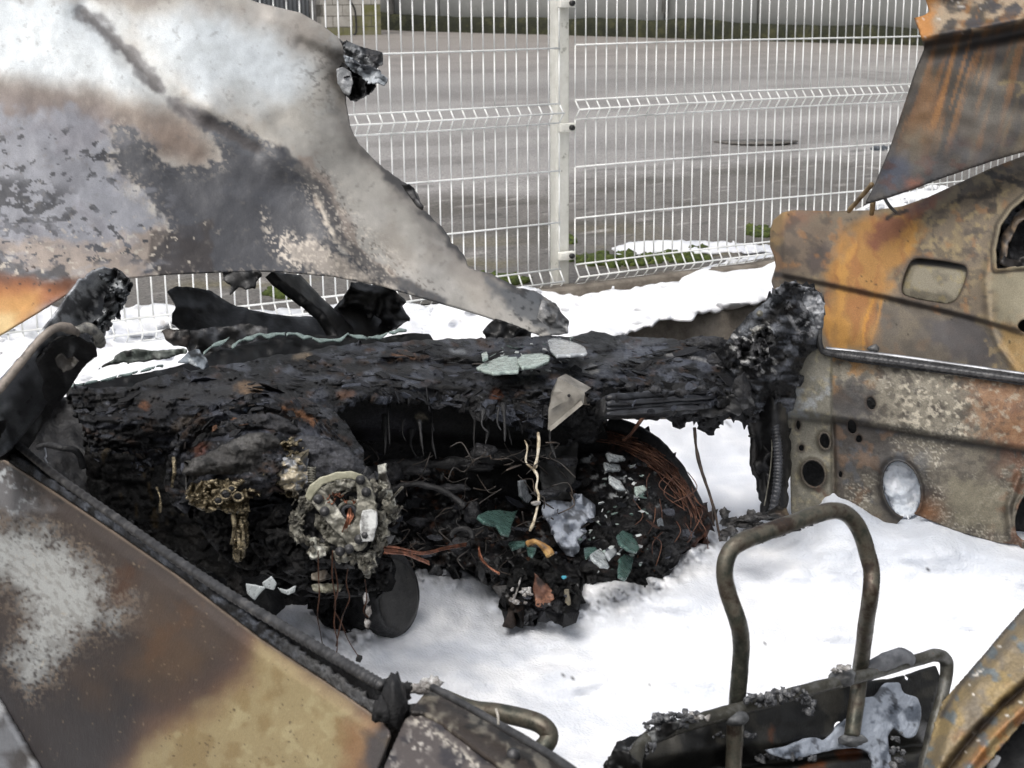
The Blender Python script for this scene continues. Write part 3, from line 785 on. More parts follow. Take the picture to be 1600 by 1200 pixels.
    # pale speckled ridge right of the dark field
    c.blob(A(150, 128, 112), [(460, 235), (510, 275), (540, 330), (560, 390), (620, 435), (585, 425), (535, 385), (505, 330), (480, 280)], 6, 8, 20, 108, .55)
    c.line(A(215, 205, 190), curve([(465, 262), (490, 290), (505, 330), (525, 370), (560, 402), (620, 440)], 5), 4, 4, 5, 8, 109, .8)
    c.lay(A(218, 208, 194), sst(.15, .5, fbm(U / 4, V / 4, None, 3, 110)) * .75 * (1 - sst(-6, 14, sdp(U, V, [(410, 330), (425, 370), (450, 365), (500, 385), (560, 430), (600, 447), (530, 440), (450, 415), (425, 390)]))))
    c.blob(A(196, 186, 174), [(440, 375), (490, 375), (560, 425), (620, 450), (520, 432), (455, 410)], 8, 10, 8, 111, .6)
    c.line(g * .9, curve([(440, 240), (500, 300), (525, 350), (545, 385), (600, 430), (690, 472)], 5), 9, 5, 5, 14, 112, .85)
    c.lay(A(230, 220, 205), sst(.35, .7, fbm(U / 3.5, V / 3.5, None, 3, 113)) * .6 * np.exp(-(dline(U, V, [(500, 290), (540, 350), (600, 420)]) / 26) ** 2))
    c.lay(A(100, 92, 86), sst(.3, .7, fbm(U / 4, V / 4, None, 3, 114)) * .8 * np.exp(-(dline(U, V, [(490, 260), (530, 310), (560, 370), (620, 425), (680, 455)]) / 15) ** 2))
    # right wing: pale, sooty rim
    rim = HO[24:]
    dr = dline(U, V, [(540, 70), (541, 160), (560, 222), (600, 262), (650, 310), (690, 355), (724, 398), (768, 428), (830, 455), (886, 505)])
    c.lay(A(120, 114, 108), .7 * (1 - sst(6, 40, dr + 12 * fbm(U / 30, V / 30, None, 3, 115))))
    c.lay(A(56, 56, 58), .85 * (1 - sst(2, 16, dr + 8 * fbm(U / 14, V / 14, None, 4, 116))) * sst(200, 280, V))
    c.blob(A(96, 100, 104), [(760, 440), (830, 455), (890, 500), (890, 525), (845, 520), (800, 490)], 10, 10, 12, 117, .85)
    c.lay(A(44, 44, 46), sst(.2, .6, fbm(U / 8, V / 6, None, 4, 118)) * sst(770, 820, U) * .8)
    # speckle near the torn corner
    c.lay(A(96, 92, 88), .7 * sst(.2, .6, fbm(U / 6, V / 4.5, None, 3, 119)) * np.exp(-(((U - 500) / 34) ** 2 + ((V - 120) / 50) ** 2)))
    c.lay(A(110, 106, 102), .35 * sst(.6, 1.0, fbm(U / 9, V / 9, None, 4, 120)))
    # orange heat tint low on the left
    c.blob(A(96, 60, 40), [(-80, 418), (0, 424), (60, 436), (130, 436), (100, 462), (0, 500), (-80, 520)], 9, 6, 30, 121, 1)
    c.blob(A(150, 92, 50), [(-80, 440), (0, 440), (70, 446), (100, 462), (0, 524), (-80, 560)], 14, 6, 30, 131, .8)
    c.blob(A(188, 142, 84), [(-80, 458), (0, 457), (60, 452), (60, 490), (0, 524), (-80, 580)], 14, 6, 40, 122, .9)
    c.blob(A(196, 172, 124), [(-80, 492), (0, 486), (30, 488), (20, 515), (-80, 590)], 12, 6, 40, 123, .9)
    c.lay(A(50, 34, 26), sst(.8, 1.0, fbm(U / 6, V / 6, None, 3, 124)) * (1 - sst(10, 30, sdp(U, V, [(-80, 420), (120, 430), (60, 460), (-80, 450)]))))
    c.mul(1 + .10 * fbm(U / 12, V / 12, None, 4, 125))
    return c
hood = panel('hood', HO, hood_d, M_SKIN, CAR, 2.2, paint=hood_paint, disp=hood_disp, thick=.004)
# torn corner of the hood
def ragged(name, outl, d0, parent, seed, amp=.03, cols=None, thick=.003, res=3, wl=18, jag=2.0, slope=None, mat=None, rr=.5, label=None, facet=0):
    ol = rough_line(outl, jag, 5, seed)
    cols = cols or (A(56, 57, 60), A(120, 122, 128), A(18, 18, 19))
    dd = d0 if callable(d0) else (lambda U, V: np.full(U.shape, float(d0)))
    def fct(U, V):
        if not facet: return 0
        t = 0
        for w, a in ((facet, 1), (facet * .5, .4)):
            f1, e, cid, ox, oy = vor((U + .4 * V) / w, (V - .3 * U) / w, seed + 31)
            t = t + a * amp * ((cid - .5) * .5 + ox * (cid * 7.13 % 1 - .5) * 2.6 + oy * (cid * 13.7 % 1 - .5) * 2.6)
        return t
    def dep(U, V):
        d = dd(U, V)
        return d + amp * .7 * fbm(U / wl / 1.6, V / wl / 1.6, None, 2, seed + 3) + amp * .8 * np.abs(vn(U / wl / 1.5 + V / wl / 3, V / wl / 1.3 - U / wl / 4, None, seed + 9)) + amp * .06 * fbm(U / 5, V / 5, None, 3, seed + 8) + fct(U, V)
    def pt(U, V):
        c = Coat(U, V, cols[0], rr)
        c.lay(cols[1], sst(.05, .5, fbm(U / 13, V / 11, None, 4, seed + 5)), .4)
        c.lay(cols[2], sst(-.05, .35, fbm(U / 17, V / 15, None, 4, seed + 6)))
        return c
    return panel(name, ol, dep, mat or M_STEEL, parent, res, paint=pt, thick=thick, label=label)
TD = tps([(528, 120, 3.385), (545, 70, 3.40), (606, 126, 3.36), (590, 90, 3.42), (556, 158, 3.39)])
ragged('torn_edge', [(526, 112), (536, 98), (552, 104), (566, 112), (584, 118), (590, 130), (575, 148), (556, 159), (546, 155), (534, 142)], lambda U, V: TD(U, V) + .02, hood, 201, .03, (A(18, 18, 19), A(40, 41, 44), A(9, 9, 9)), res=1.6, jag=1.5, facet=18)  # near-black colour paints in the shaded hollow under the tear
ragged('torn_edge', [(530, 62), (545, 66), (560, 73), (580, 77), (598, 83), (598, 98), (588, 108), (572, 106), (556, 98), (542, 88)], lambda U, V: TD(U, V) - .005, hood, 202, .022, (A(96, 98, 100), A(140, 142, 144), A(44, 44, 46)), res=1.6, jag=2.2, facet=20)
ragged('torn_edge', [(536, 84), (552, 92), (568, 102), (586, 106), (606, 125), (600, 133), (588, 128), (576, 132), (566, 120), (552, 112), (540, 100)], lambda U, V: TD(U, V) - .03, hood, 204, .02, (A(132, 138, 144), A(182, 188, 193), A(72, 75, 80)), res=1.6, jag=1.2, facet=26)
ragged('torn_edge', [(526, 108), (536, 104), (548, 112), (552, 130), (546, 150), (536, 146), (527, 130)], lambda U, V: TD(U, V) - .012, hood, 206, .012, (A(136, 138, 140), A(170, 172, 174), A(90, 90, 92)), res=1.6, jag=.8)
ragged('torn_edge', [(628, 290), (640, 288), (648, 294), (652, 308), (662, 322), (660, 330), (650, 322), (640, 308)], 3.36, hood, 203, .02, (SOOT, A(60, 60, 62), SOOT))
ragged('torn_edge', [(846, 470), (868, 474), (888, 500), (886, 520), (850, 524), (836, 508)], 3.43, hood, 205, .03, (A(90, 92, 95), A(150, 150, 150), A(30, 30, 30)))
# dark frame members under the raised hood
bf = [(262, 455), (275, 447), (300, 448), (330, 455), (360, 474), (400, 486), (450, 494), (500, 494), (520, 484), (545, 455), (560, 446), (600, 450), (634, 468), (628, 478), (640, 498), (620, 512), (590, 524), (560, 540), (420, 546), (300, 556), (290, 536), (292, 520), (270, 506), (270, 490), (276, 480)]
ragged('inner_wing', bf, tps([(262, 455, 3.15), (450, 500, 3.25), (640, 490, 3.45), (300, 550, 3.05), (600, 530, 3.3)]), CAR, 211, .03, (A(14, 14, 15), A(34, 35, 38), A(10, 10, 10)), res=4, wl=40, jag=1.2)
ragged('hinge_arm', [(425, 424), (470, 430), (500, 462), (530, 490), (560, 520), (530, 530), (505, 490), (470, 462), (440, 440)], tps([(425, 424, 3.12), (560, 520, 3.3), (500, 480, 3.2), (470, 450, 3.18)]), CAR, 213, .01, (A(13, 13, 14), A(26, 27, 29), A(9, 9, 9)), res=3, jag=.5, thick=.02)
ragged('hinge_arm', [(550, 440), (612, 448), (636, 470), (626, 480), (642, 498), (618, 512), (596, 520), (596, 500), (585, 492), (575, 512), (545, 515), (520, 490)], 3.36, CAR, 215, .04, (A(12, 12, 13), A(40, 41, 44), A(9, 9, 9)), res=3)
ragged('hinge_plate', [(346, 424), (404, 424), (410, 432), (400, 440), (398, 452), (372, 450), (360, 462), (362, 446), (350, 438)], 3.02, CAR, 217, .012, (A(30, 30, 31), A(70, 70, 70), A(14, 14, 14)))
ragged('inner_wing', [(250, 515), (296, 515), (300, 530), (292, 545), (272, 540), (258, 530)], 3.0, CAR, 219, .015, (A(48, 42, 40), A(90, 84, 80), A(20, 18, 18)))
ragged('inner_wing', [(296, 516), (380, 506), (420, 510), (420, 545), (300, 560)], 3.02, CAR, 221, .02, (A(36, 36, 38), A(70, 72, 76), A(14, 14, 14)))
ragged('strut_mount', [(756, 516), (772, 498), (800, 506), (830, 520), (830, 534), (760, 534)], 3.3, CAR, 223, .03, (A(12, 12, 13), A(40, 40, 44), A(9, 9, 9)))
# hood underside stiffener so the sheet is not bare from behind
# ---------------------------------------------------------------- windscreen base and cowl
COWL_T = [(110, 602), (180, 590), (250, 578), (300, 566), (330, 551), (380, 538), (430, 528), (480, 523), (520, 524), (560, 530), (600, 527), (640, 520), (672, 522), (680, 536), (640, 548), (540, 562), (430, 574), (330, 590), (250, 604), (170, 618), (112, 620)]
cowl_d = tps([(110, 610, 2.62), (300, 575, 2.85), (480, 535, 3.05), (640, 530, 3.2), (700, 530, 3.25), (300, 620, 2.8), (540, 580, 3.05)])
ragged('cowl', COWL_T, cowl_d, CAR, 231, .012, (A(13, 13, 13), A(30, 32, 32), A(9, 9, 9)), res=4, jag=1.0, thick=.02)
def glass_mat(name, rgb, rough=.25, trans=.35):
    return noise_mat(name, [(.3, tuple(np.array(rgb) * .6)), (.5, rgb), (.7, tuple(np.minimum(np.array(rgb) * 1.25, .9)))], 40, rough, trans=trans, bump=(('n', 120, .12, .002),), rr=(rough * .6, rough * 1.8))
M_GLASS = glass_mat('smoked_glass', (.30, .38, .36)); M_GLASSG = glass_mat('green_glass', (.085, .16, .14)); M_GLASSW = glass_mat('frosted_glass', (.52, .56, .57))
def strip_ribbon(name, top, h, d, mat, parent, th=.004, seed=1, jag=1.5):
    up = rough_line(top, jag, 5, seed, False); lo = [(u, v + h * (1 + .5 * math.sin(u * .21 + seed))) for u, v in up][::-1]
    return panel(name, up + lo, d, mat, parent, 2.5, thick=th)
gedge = lambda U, V: cowl_d(U, V) - .02
wr = strip_ribbon('windscreen_edge', [(112, 601), (160, 592), (215, 580), (255, 569)], 2.5, gedge, M_GLASS, CAR, seed=3)
strip_ribbon('windscreen_edge', [(318, 548), (330, 540), (358, 526)], 5, gedge, M_GLASS, CAR, seed=5)
strip_ribbon('windscreen_edge', [(362, 536), (385, 525), (400, 521), (430, 518), (448, 519)], 5, gedge, M_GLASS, CAR, seed=7, jag=2.5)
strip_ribbon('windscreen_edge', [(450, 519), (470, 523), (490, 526), (505, 530), (530, 528), (545, 522), (575, 526), (600, 521), (630, 512), (636, 514)], 4, gedge, M_GLASS, CAR, seed=9, jag=3)
ragged('windscreen_edge', [(180, 556), (190, 548), (215, 545), (235, 547), (296, 545), (290, 552), (240, 562), (190, 568), (150, 578), (178, 564)], 2.8, CAR, 233, .01, (A(58, 64, 60), A(110, 118, 112), A(24, 26, 24)), res=3)
ragged('cowl_clip', [(278, 566), (292, 550), (310, 546), (322, 560), (326, 572), (316, 577), (300, 570)], 2.74, CAR, 235, .02, (A(110, 118, 126), A(190, 196, 200), A(40, 44, 48)), res=2)

# ---------------------------------------------------------------- left windscreen pillar stump
pil = tps([(0, 600, 2.14), (100, 475, 2.22), (170, 425, 2.26), (0, 700, 2.28), (100, 600, 2.36), (200, 460, 2.34), (150, 540, 2.36), (60, 530, 2.16)])
def pil_disp(U, V):
    d = dline(U, V, [(0, 618), (60, 548), (110, 482), (168, 428)])
    return -.02 * np.exp(-(d / 28) ** 2) + .006 * fbm(U / 18, V / 22, None, 4, 251)
def pil_paint(U, V):
    c = Coat(U, V, A(112, 115, 120), .42)
    c.lay(A(168, 172, 176), .8 * sst(.05, .6, fbm(U / 26, V / 34, None, 4, 252)), .4)
    c.blob(A(206, 209, 212), [(60, 520), (110, 465), (150, 428), (180, 422), (150, 460), (110, 505), (80, 540)], 10, 9, 22, 253, .7, .4)  # pale highlight along the stump, painted into the colour
    c.blob(A(20, 20, 21), [(0, 640), (60, 570), (110, 530), (150, 540), (60, 680), (0, 700)], 14, 10, 22, 254, .85)
    c.lay(A(40, 40, 42), .8 * sst(.2, .5, fbm(U / 14, V / 20, None, 4, 256)))
    c.lay(A(215, 216, 216), sst(.15, .5, fbm(U / 8, V / 8, None, 4, 255)) * (1 - sst(0, 18, sdp(U, V, [(130, 470), (200, 440), (190, 490), (160, 530), (140, 520)]))))  # white highlights painted on the tip
    return c
po = rough_line([(-60, 660), (0, 598), (30, 564), (60, 528), (85, 495), (105, 466), (125, 438), (145, 424), (165, 419), (186, 421), (200, 434), (206, 446), (200, 462), (190, 470), (180, 466), (176, 480), (184, 492), (172, 492), (170, 512), (160, 518), (164, 530), (150, 536), (100, 590), (60, 650), (20, 700), (-60, 760)], 1.6, 6, 24)
lp = panel('windscreen_pillar', po, pil, M_STEEL, CAR, 3, paint=pil_paint, disp=pil_disp, thick=.004)
Geo().tube(pxpath([(-40, 650, 2.10), (0, 606, 2.12), (30, 570, 2.13), (62, 532, 2.14), (84, 514, 2.15), (104, 512, 2.17), (120, 520, 2.2)], 8), .0065, 10, noise=.3).build('pillar_lip', noise_mat('pillar_lip_beige', [(.35, A(96, 90, 84)), (.55, A(150, 140, 130)), (.7, A(60, 56, 54))], 30, .55), lp)
Geo().tube(pxpath([(118, 516, 2.2), (136, 512, 2.21), (150, 522, 2.22), (156, 536, 2.25)], 6), .008, 10, noise=.5).build('pillar_lip', noise_mat('pillar_lip_ash', [(.35, A(60, 60, 62)), (.55, A(150, 148, 140)), (.7, A(40, 40, 42))], 60, .55), lp)
ragged('pillar_trim', [(-40, 720), (0, 640), (40, 580), (90, 528), (120, 526), (150, 540), (152, 556), (128, 576), (112, 604), (70, 660), (40, 706), (20, 720)], tps([(0, 640, 2.2), (150, 540, 2.28), (100, 600, 2.34), (20, 720, 2.36), (0, 720, 2.3)]), lp, 257, .018, (A(15, 15, 16), A(30, 29, 30), A(9, 9, 9)), res=3)
ragged('pillar_flakes', [(86, 562), (98, 552), (104, 560), (116, 556), (124, 566), (108, 578), (98, 582)], 2.2, lp, 259, .008, (A(120, 116, 108), A(160, 156, 150), A(70, 66, 62)), res=2)

for k, ol in enumerate(([(150, 428), (176, 420), (198, 432), (206, 446), (196, 466), (180, 462), (168, 444)], [(168, 462), (186, 456), (200, 468), (186, 484), (178, 500), (164, 496), (160, 478)], [(146, 500), (168, 492), (176, 506), (164, 520), (160, 534), (142, 530)], [(176, 484), (186, 482), (190, 500), (182, 494)])):
    ragged('melted_tip', ol, 2.235 + .012 * k, lp, 271 + k, .03, (A(104, 108, 112), A(186, 190, 192), A(40, 41, 43)), res=1.8, wl=26, jag=2.5, facet=16)  # pale shards carry painted highlights at the tip
# ---------------------------------------------------------------- left front door
DA = P(np.array([10.]), np.array([712.]), np.array([2.36]))[0]; DB = P(np.array([605.]), np.array([1130.]), np.array([1.44]))[0]
dd_ = DB - DA; dh = np.array([dd_[0], dd_[1], 0]); dh /= np.linalg.norm(dh)
DNn = np.array([dh[1], -dh[0], 0]) * -1.0
if DNn @ (np.array([0, 0, H]) - DA) < 0: DNn = -DNn
DNn = DNn + np.array([0, 0, .18]); DNn /= np.linalg.norm(DNn)
SKIN_TOP = [(-60, 664), (0, 714), (90, 772), (180, 832), (270, 894), (405, 997), (505, 1063), (598, 1128)]
def skin_d(U, V):
    d = dline(U, V, SKIN_TOP)
    return dplane(U, V, DA, DNn) + .010 * (1 - sst(0, 26, d)) - .012 * np.sin(np.clip(d / 330, 0, 1) * math.pi) + .0025 * fbm(U / 90, V / 90, None, 3, 261)
def door_paint(U, V):
    s = U * .84 + V * .54
    c = Coat(U, V, A(66, 58, 54), .5)
    c.lay(A(84, 74, 68), .6 * sst(-.2, .6, fbm(U / 70, V / 70, None, 4, 262)))
    c.lay(A(52, 48, 48), .6 * sst(0, .6, fbm(U / 120, V / 90, None, 4, 263)))
    # dark bluish low field
    c.blob(A(50, 48, 50), [(-80, 930), (30, 1000), (130, 1040), (260, 1080), (200, 1300), (-80, 1300)], 50, 30, 60, 264, .8)
    c.blob(A(92, 72, 54), [(240, 950), (360, 1010), (330, 1090), (250, 1080), (150, 1050)], 60, 40, 50, 265, .6)
    c.blob(A(86, 58, 40), [(180, 890), (220, 880), (200, 930), (180, 940)], 14, 12, 14, 266, .5)
    c.blob(A(96, 70, 50), [(225, 1000), (300, 940), (310, 960), (240, 1030)], 14, 18, 14, 267, .35)
    # purple-grey border of the tinted corner
    yel = [(398, 990), (470, 1045), (540, 1092), (600, 1140), (600, 1300), (120, 1300), (215, 1180), (240, 1140), (290, 1115), (340, 1090), (385, 1045)]
    c.blob(A(96, 76, 70), yel, 70, 14, 60, 268, .85)
    c.blob(A(132, 104, 76), yel, 34, 10, 40, 269, .8)
    c.blob(A(158, 143, 108), [(x + 8, y + 12) for x, y in yel], 24, 12, 40, 270, 1, .45)
    c.lay(A(138, 118, 82), (1 - sst(-30, 0, sdp(U, V, yel))) * .7 * sst(-.1, .6, fbm(U / 30, V / 30, None, 4, 271)))
    c.lay(A(176, 164, 128), (1 - sst(-30, 0, sdp(U, V, yel))) * .6 * sst(.2, .7, fbm(U / 20, V / 20, None, 4, 272)))
    c.lay(A(70, 52, 40), (1 - sst(-30, 0, sdp(U, V, yel))) * .8 * sst(.85, 1.05, fbm(U / 6, V / 6, None, 3, 273)))
    c.blob(A(136, 98, 72), [(540, 1130), (590, 1130), (590, 1200), (560, 1260), (530, 1220)], 18, 10, 20, 274, .7)
    c.blob(A(74, 74, 78), [(572, 1150), (612, 1130), (612, 1260), (560, 1260)], 14, 8, 20, 275, .9)
    # scoured white-grey patch
    wp = [(0, 812), (40, 808), (75, 820), (120, 850), (160, 885), (176, 920), (172, 935), (214, 940), (206, 962), (170, 985), (120, 1010), (80, 1060), (55, 1086), (44, 1088), (26, 1060), (24, 1044), (0, 1040), (0, 1030), (24, 1000), (30, 960), (14, 930), (-30, 905), (-60, 830)]
    d = sdp(U, V, wp) + 10 * fbm(U / 18, V / 14, None, 4, 276)
    m = (1 - sst(-44, 14, d + 30 * np.maximum(0, fbm(U / 4.4, V / 4.4, None, 3, 277)) + 8 * fbm(U / 20, V / 12, None, 4, 287))) * .92
    c.lay(A(184, 187, 185), m * .85, .7)
    c.lay(A(118, 106, 94), .7 * np.exp(-(d / 14) ** 2) * sst(-.1, .4, fbm(U / 4, V / 4, None, 3, 278)))
    c.lay(A(128, 126, 121), m * .6 * sst(-.1, .6, fbm((U + V) / 14, (V - U) / 7, None, 5, 279)))
    # pale smears by the hinge end
    c.blob(A(120, 120, 122), [(-60, 690), (0, 740), (70, 790), (90, 800), (60, 805), (0, 800), (-60, 780)], 16, 14, 24, 280, .8)
    c.lay(A(180, 184, 186), sst(.15, .55, fbm(U / 9, V / 9, None, 4, 281)) * .8 * (1 - sst(0, 30, sdp(U, V, [(-60, 690), (0, 735), (40, 780), (0, 800), (-60, 770)]))))
    c.lay(A(30, 29, 30), .7 * sst(.3, .6, fbm(U / 9, V / 9, None, 4, 282)) * (1 - sst(0, 40, dline(U, V, [(0, 720), (70, 770), (110, 800)]))))
    # lighter line along the top edge
    c.lay(A(128, 114, 100), .8 * (1 - sst(1.5, 5, dline(U, V, SKIN_TOP))))
    c.lay(A(190, 170, 140), .25 * sst(.9, 1.1, fbm(U / 5, V / 5, None, 3, 283)))
    return c
ldoor = panel('front_door', SKIN_TOP + [(606, 1140), (607, 1152), (600, 1172), (588, 1202), (560, 1290), (120, 1290), (70, 1212), (0, 1096), (-60, 1000)], skin_d, M_SKIN, CAR, 2.2, paint=door_paint, thick=.003)
def low_paint(U, V):
    c = Coat(U, V, A(110, 112, 116), .5); c.lay(A(60, 56, 54), sst(-.1, .5, fbm(U / 40, V / 40, None, 4, 284))); c.lay(A(170, 172, 174), .6 * sst(.1, .6, fbm(U / 24, V / 60, None, 4, 285)))
    return c
panel('door_moulding', [(-60, 1014), (0, 1108), (62, 1214), (110, 1290), (-60, 1290)], lambda U, V: dplane(U, V, DA + DNn * .012, DNn), M_SKIN, ldoor, 5, paint=low_paint, thick=.01)
panel('door_shell', [(-60, 700), (0, 745), (590, 1160), (590, 1290), (-60, 1290)], lambda U, V: dplane(U, V, DA - DNn * .03, DNn), M_SOOT, ldoor, 12, thick=.01)
# window slot, crusted seal and ribbed inner rail
RAIL = [(-50, 640, 2.44), (22, 691, 2.36), (90, 745, 2.19), (180, 808, 2.00), (270, 871, 1.84), (360, 930, 1.715), (450, 984, 1.61), (530, 1032, 1.53), (598, 1072, 1.47)]
g = Geo(); path = pxpath(RAIL, 40); T, N_, B_ = frames(path)
n = len(path); rr_ = .0058 * (1 + .10 * np.sin(np.arange(n) * 2 * math.pi / 4.0))
g.tube(path, rr_, 10); g.build('window_rail', noise_mat('rail_dark', [(.3, (.02, .02, .021)), (.55, (.06, .06, .062)), (.75, (.13, .125, .12))], 60, .42, metal=.3, bump=(('n', 200, .3, .002),)), ldoor)
slot = [(u, v) for u, v, d in RAIL] + SKIN_TOP[::-1]
RA = np.array(RAIL)
def slot_d(off):
    f = tps([(u, v, d + off) for u, v, d in RAIL] + [(u, v, float(skin_d(np.array([float(u)]), np.array([float(v)]))[0]) + off) for u, v in SKIN_TOP]); return f
panel('window_slot', slot, slot_d(.02), M_SOOT, ldoor, 5, thick=.004)
def seal_paint(U, V):
    c = Coat(U, V, A(48, 50, 54), .7); c.lay(A(84, 88, 96), .8 * sst(-.1, .5, fbm(U / 14, V / 14, None, 4, 291))); c.lay(A(20, 20, 21), sst(0, .4, fbm(U / 9, V / 9, None, 4, 292)))
    c.lay(A(92, 92, 92), .7 * sst(400, 520, U))
    return c
mid = [(-40, 668), (40, 722), (90, 757), (180, 816), (270, 880), (330, 925), (405, 978), (440, 1000), (500, 1042), (560, 1080), (594, 1104)]
seal = rough_line([(u + 3, v + 3) for u, v in mid], 3.0, 6, 29, False) + [(u, v - 2) for u, v in SKIN_TOP[::-1]]
panel('door_seal', seal, slot_d(-.002), M_CHARC, ldoor, 3, paint=seal_paint, disp=lambda U, V: -.006 * (1 + fbm(U / 12, V / 12, None, 4, 293)), thick=.006)
# ---------------------------------------------------------------- left centre pillar, rear door
def lump_px(g, u, v, d, ru, rv, rd=None, amp=.35, f=1.6, n=22, seed=0, o=4, col=None):
    c = P(np.array([float(u)]), np.array([float(v)]), np.array([float(d)]))[0]; k = d / FPX
    R = np.stack([RT, FW, UP], 1)
    g.lump(c, (ru * k, (rd if rd else (ru + rv) / 2) * k, rv * k), amp, f, n, seed, R, col, o)
g = Geo()
lump_px(g, 607, 1078, 1.49, 17, 22, amp=.4, f=2, seed=3); lump_px(g, 618, 1102, 1.46, 20, 40, amp=.35, f=2, seed=4); lump_px(g, 632, 1080, 1.50, 14, 14, amp=.5, f=2.4, seed=5)
lump_px(g, 596, 1110, 1.45, 14, 22, amp=.4, f=2, seed=6)
bp = g.build('centre_pillar', M_SOOT, CAR)
panel('pillar_gap', [(596, 1120), (640, 1100), (650, 1130), (625, 1160), (600, 1215), (580, 1290), (540, 1290), (590, 1200), (606, 1150)], lambda U, V: dplane(U, V, DA - DNn * .025, DNn), M_SOOT, bp, 5, thick=.01)
rd_d = tps([(610, 1150, 1.42), (690, 1090, 1.47), (800, 1150, 1.36), (900, 1200, 1.28), (600, 1290, 1.30), (900, 1290, 1.24), (740, 1200, 1.33)])
def rd_paint(U, V):
    c = Coat(U, V, A(86, 80, 78), .5)
    c.lay(A(54, 52, 56), .9 * sst(-.1, .4, fbm(U / 40 + V / 60, V / 26 - U / 50, None, 4, 301)))
    c.lay(A(190, 184, 176), sst(.25, .6, fbm(U / 7, V / 7, None, 4, 302)) * sst(-.3, .4, fbm(U / 60, V / 60, None, 3, 303)))
    c.lay(A(205, 198, 185), .8 * np.exp(-(dline(U, V, [(640, 1120), (700, 1160), (760, 1210), (800, 1240)]) / 6) ** 2) * sst(-.1, .4, fbm(U / 5, V / 5, None, 3, 304)))
    return c
rdoor = panel('rear_door', [(622, 1150), (634, 1124), (654, 1110), (690, 1130), (740, 1168), (800, 1214), (880, 1290), (570, 1290), (600, 1200)], rd_d, M_SKIN, CAR, 3, paint=rd_paint, thick=.003)
def rs_paint(U, V):
    c = Coat(U, V, A(62, 54, 48), .5); c.lay(A(128, 122, 110), .9 * sst(.1, .5, fbm(U / 22, V / 22, None, 4, 305))); c.lay(A(28, 25, 24), .9 * sst(.05, .4, fbm(U / 26, V / 18, None, 4, 306)))
    return c
panel('window_sill', rough_line([(640, 1112), (664, 1082), (680, 1076), (700, 1088), (760, 1122), (830, 1166), (890, 1204), (960, 1260), (980, 1290), (890, 1290), (800, 1210), (740, 1166), (690, 1128), (660, 1112)], .8, 8, 3), lambda U, V: rd_d(U, V) - .012 + .05 * sst(0, 60, dline(U, V, [(640, 1112), (800, 1212), (900, 1300)])), M_STEEL, rdoor, 3, paint=rs_paint, thick=.004)
Geo().tube(pxpath([(676, 1074, 1.475), (720, 1098, 1.44), (800, 1144, 1.37), (880, 1194, 1.30), (980, 1270, 1.2)], 20), .004, 8, noise=.15).build('window_rail', MATS['rail_dark'], rdoor)
g = Geo()
lump_px(g, 655, 1076, 1.50, 16, 9, amp=.5, f=2.4, seed=7); lump_px(g, 677, 1068, 1.5, 12, 10, amp=.6, f=3, seed=8); lump_px(g, 664, 1066, 1.51, 8, 6, amp=.6, f=3, seed=9)
g.build('sill_ash', noise_mat('ash_pale', [(.35, A(60, 54, 50)), (.5, A(150, 146, 142)), (.65, A(226, 226, 226)), (.8, A(40, 36, 34))], 60, .9, bump=(('n', 200, 1, .004),), nr=.75), rdoor)
Geo().disc(P(np.array([802.]), np.array([1180.]), np.array([1.335]))[0], .006, .01, -FW, 12).build('door_plug', MATS['rail_dark'], rdoor)
Geo().tube(pxpath([(775, 1108, 1.375), (778, 1118, 1.37), (779, 1132, 1.37)], 5), .0012, 6).build('bent_wire', noise_mat('wire_pale', [(.4, A(150, 145, 135)), (.6, A(190, 185, 175))], 60, .5), rdoor)

# ---------------------------------------------------------------- headrest bars and front seats
M_TUBE = noise_mat('heat_tinted_tube', [(.28, A(40, 37, 34)), (.42, A(68, 70, 62)), (.52, A(100, 95, 84)), (.62, A(66, 54, 46)), (.75, A(54, 60, 62))], 26, .38, metal=.55, bump=(('n', 180, .25, .002), ('n', 600, .2, .001)), nr=.7, rr=(.28, .6))



bk_d = tps([(945, 1200, 1.62), (1000, 1140, 1.70), (1140, 1110, 1.76), (1300, 1080, 1.86), (1470, 1040, 1.96), (1000, 1290, 1.62), (1420, 1200, 1.92), (1200, 1290, 1.74)])
def bk_paint(U, V):
    c = Coat(U, V, A(34, 34, 33), .45)
    c.lay(A(66, 64, 58), .7 * sst(0, .5, fbm(U / 30, V / 30, None, 4, 311))); c.lay(A(13, 13, 13), sst(0, .4, fbm(U / 50, V / 40, None, 4, 312)))
    c.blob(A(130, 76, 42), ell(1328, 1174, 18, 12), 5, 6, 9, 313, .8); c.blob(A(120, 70, 40), [(1248, 1196), (1290, 1188), (1290, 1200), (1250, 1206)], 4, 3, 8, 314, .8)
    c.blob(A(110, 66, 40), ell(1206, 1148, 4, 16), 3, 3, 8, 315, .6)
    return c
seat_b = panel('seat_back', rough_line([(942, 1290), (946, 1200), (965, 1160), (985, 1150), (1010, 1150), (1060, 1128), (1140, 1112), (1240, 1086), (1330, 1070), (1400, 1060), (1462, 1040), (1470, 1060), (1452, 1130), (1440, 1200), (1436, 1290)], .6, 10, 3),
               bk_d, M_STEEL, CAR, 4, holes=[ell(1312, 1136, 9, 9), ell(1418, 1060, 5, 3, 30)], paint=bk_paint,
               disp=lambda U, V: .035 + .05 * sst(1150, 1190, V + (U - 1250) * .12) - .05 * sst(1186, 1200, V + (U - 1250) * .12) + .02 * sst(1340, 1380, U) + .006 * fbm(U / 50, V / 50, None, 3, 316), thick=.004)
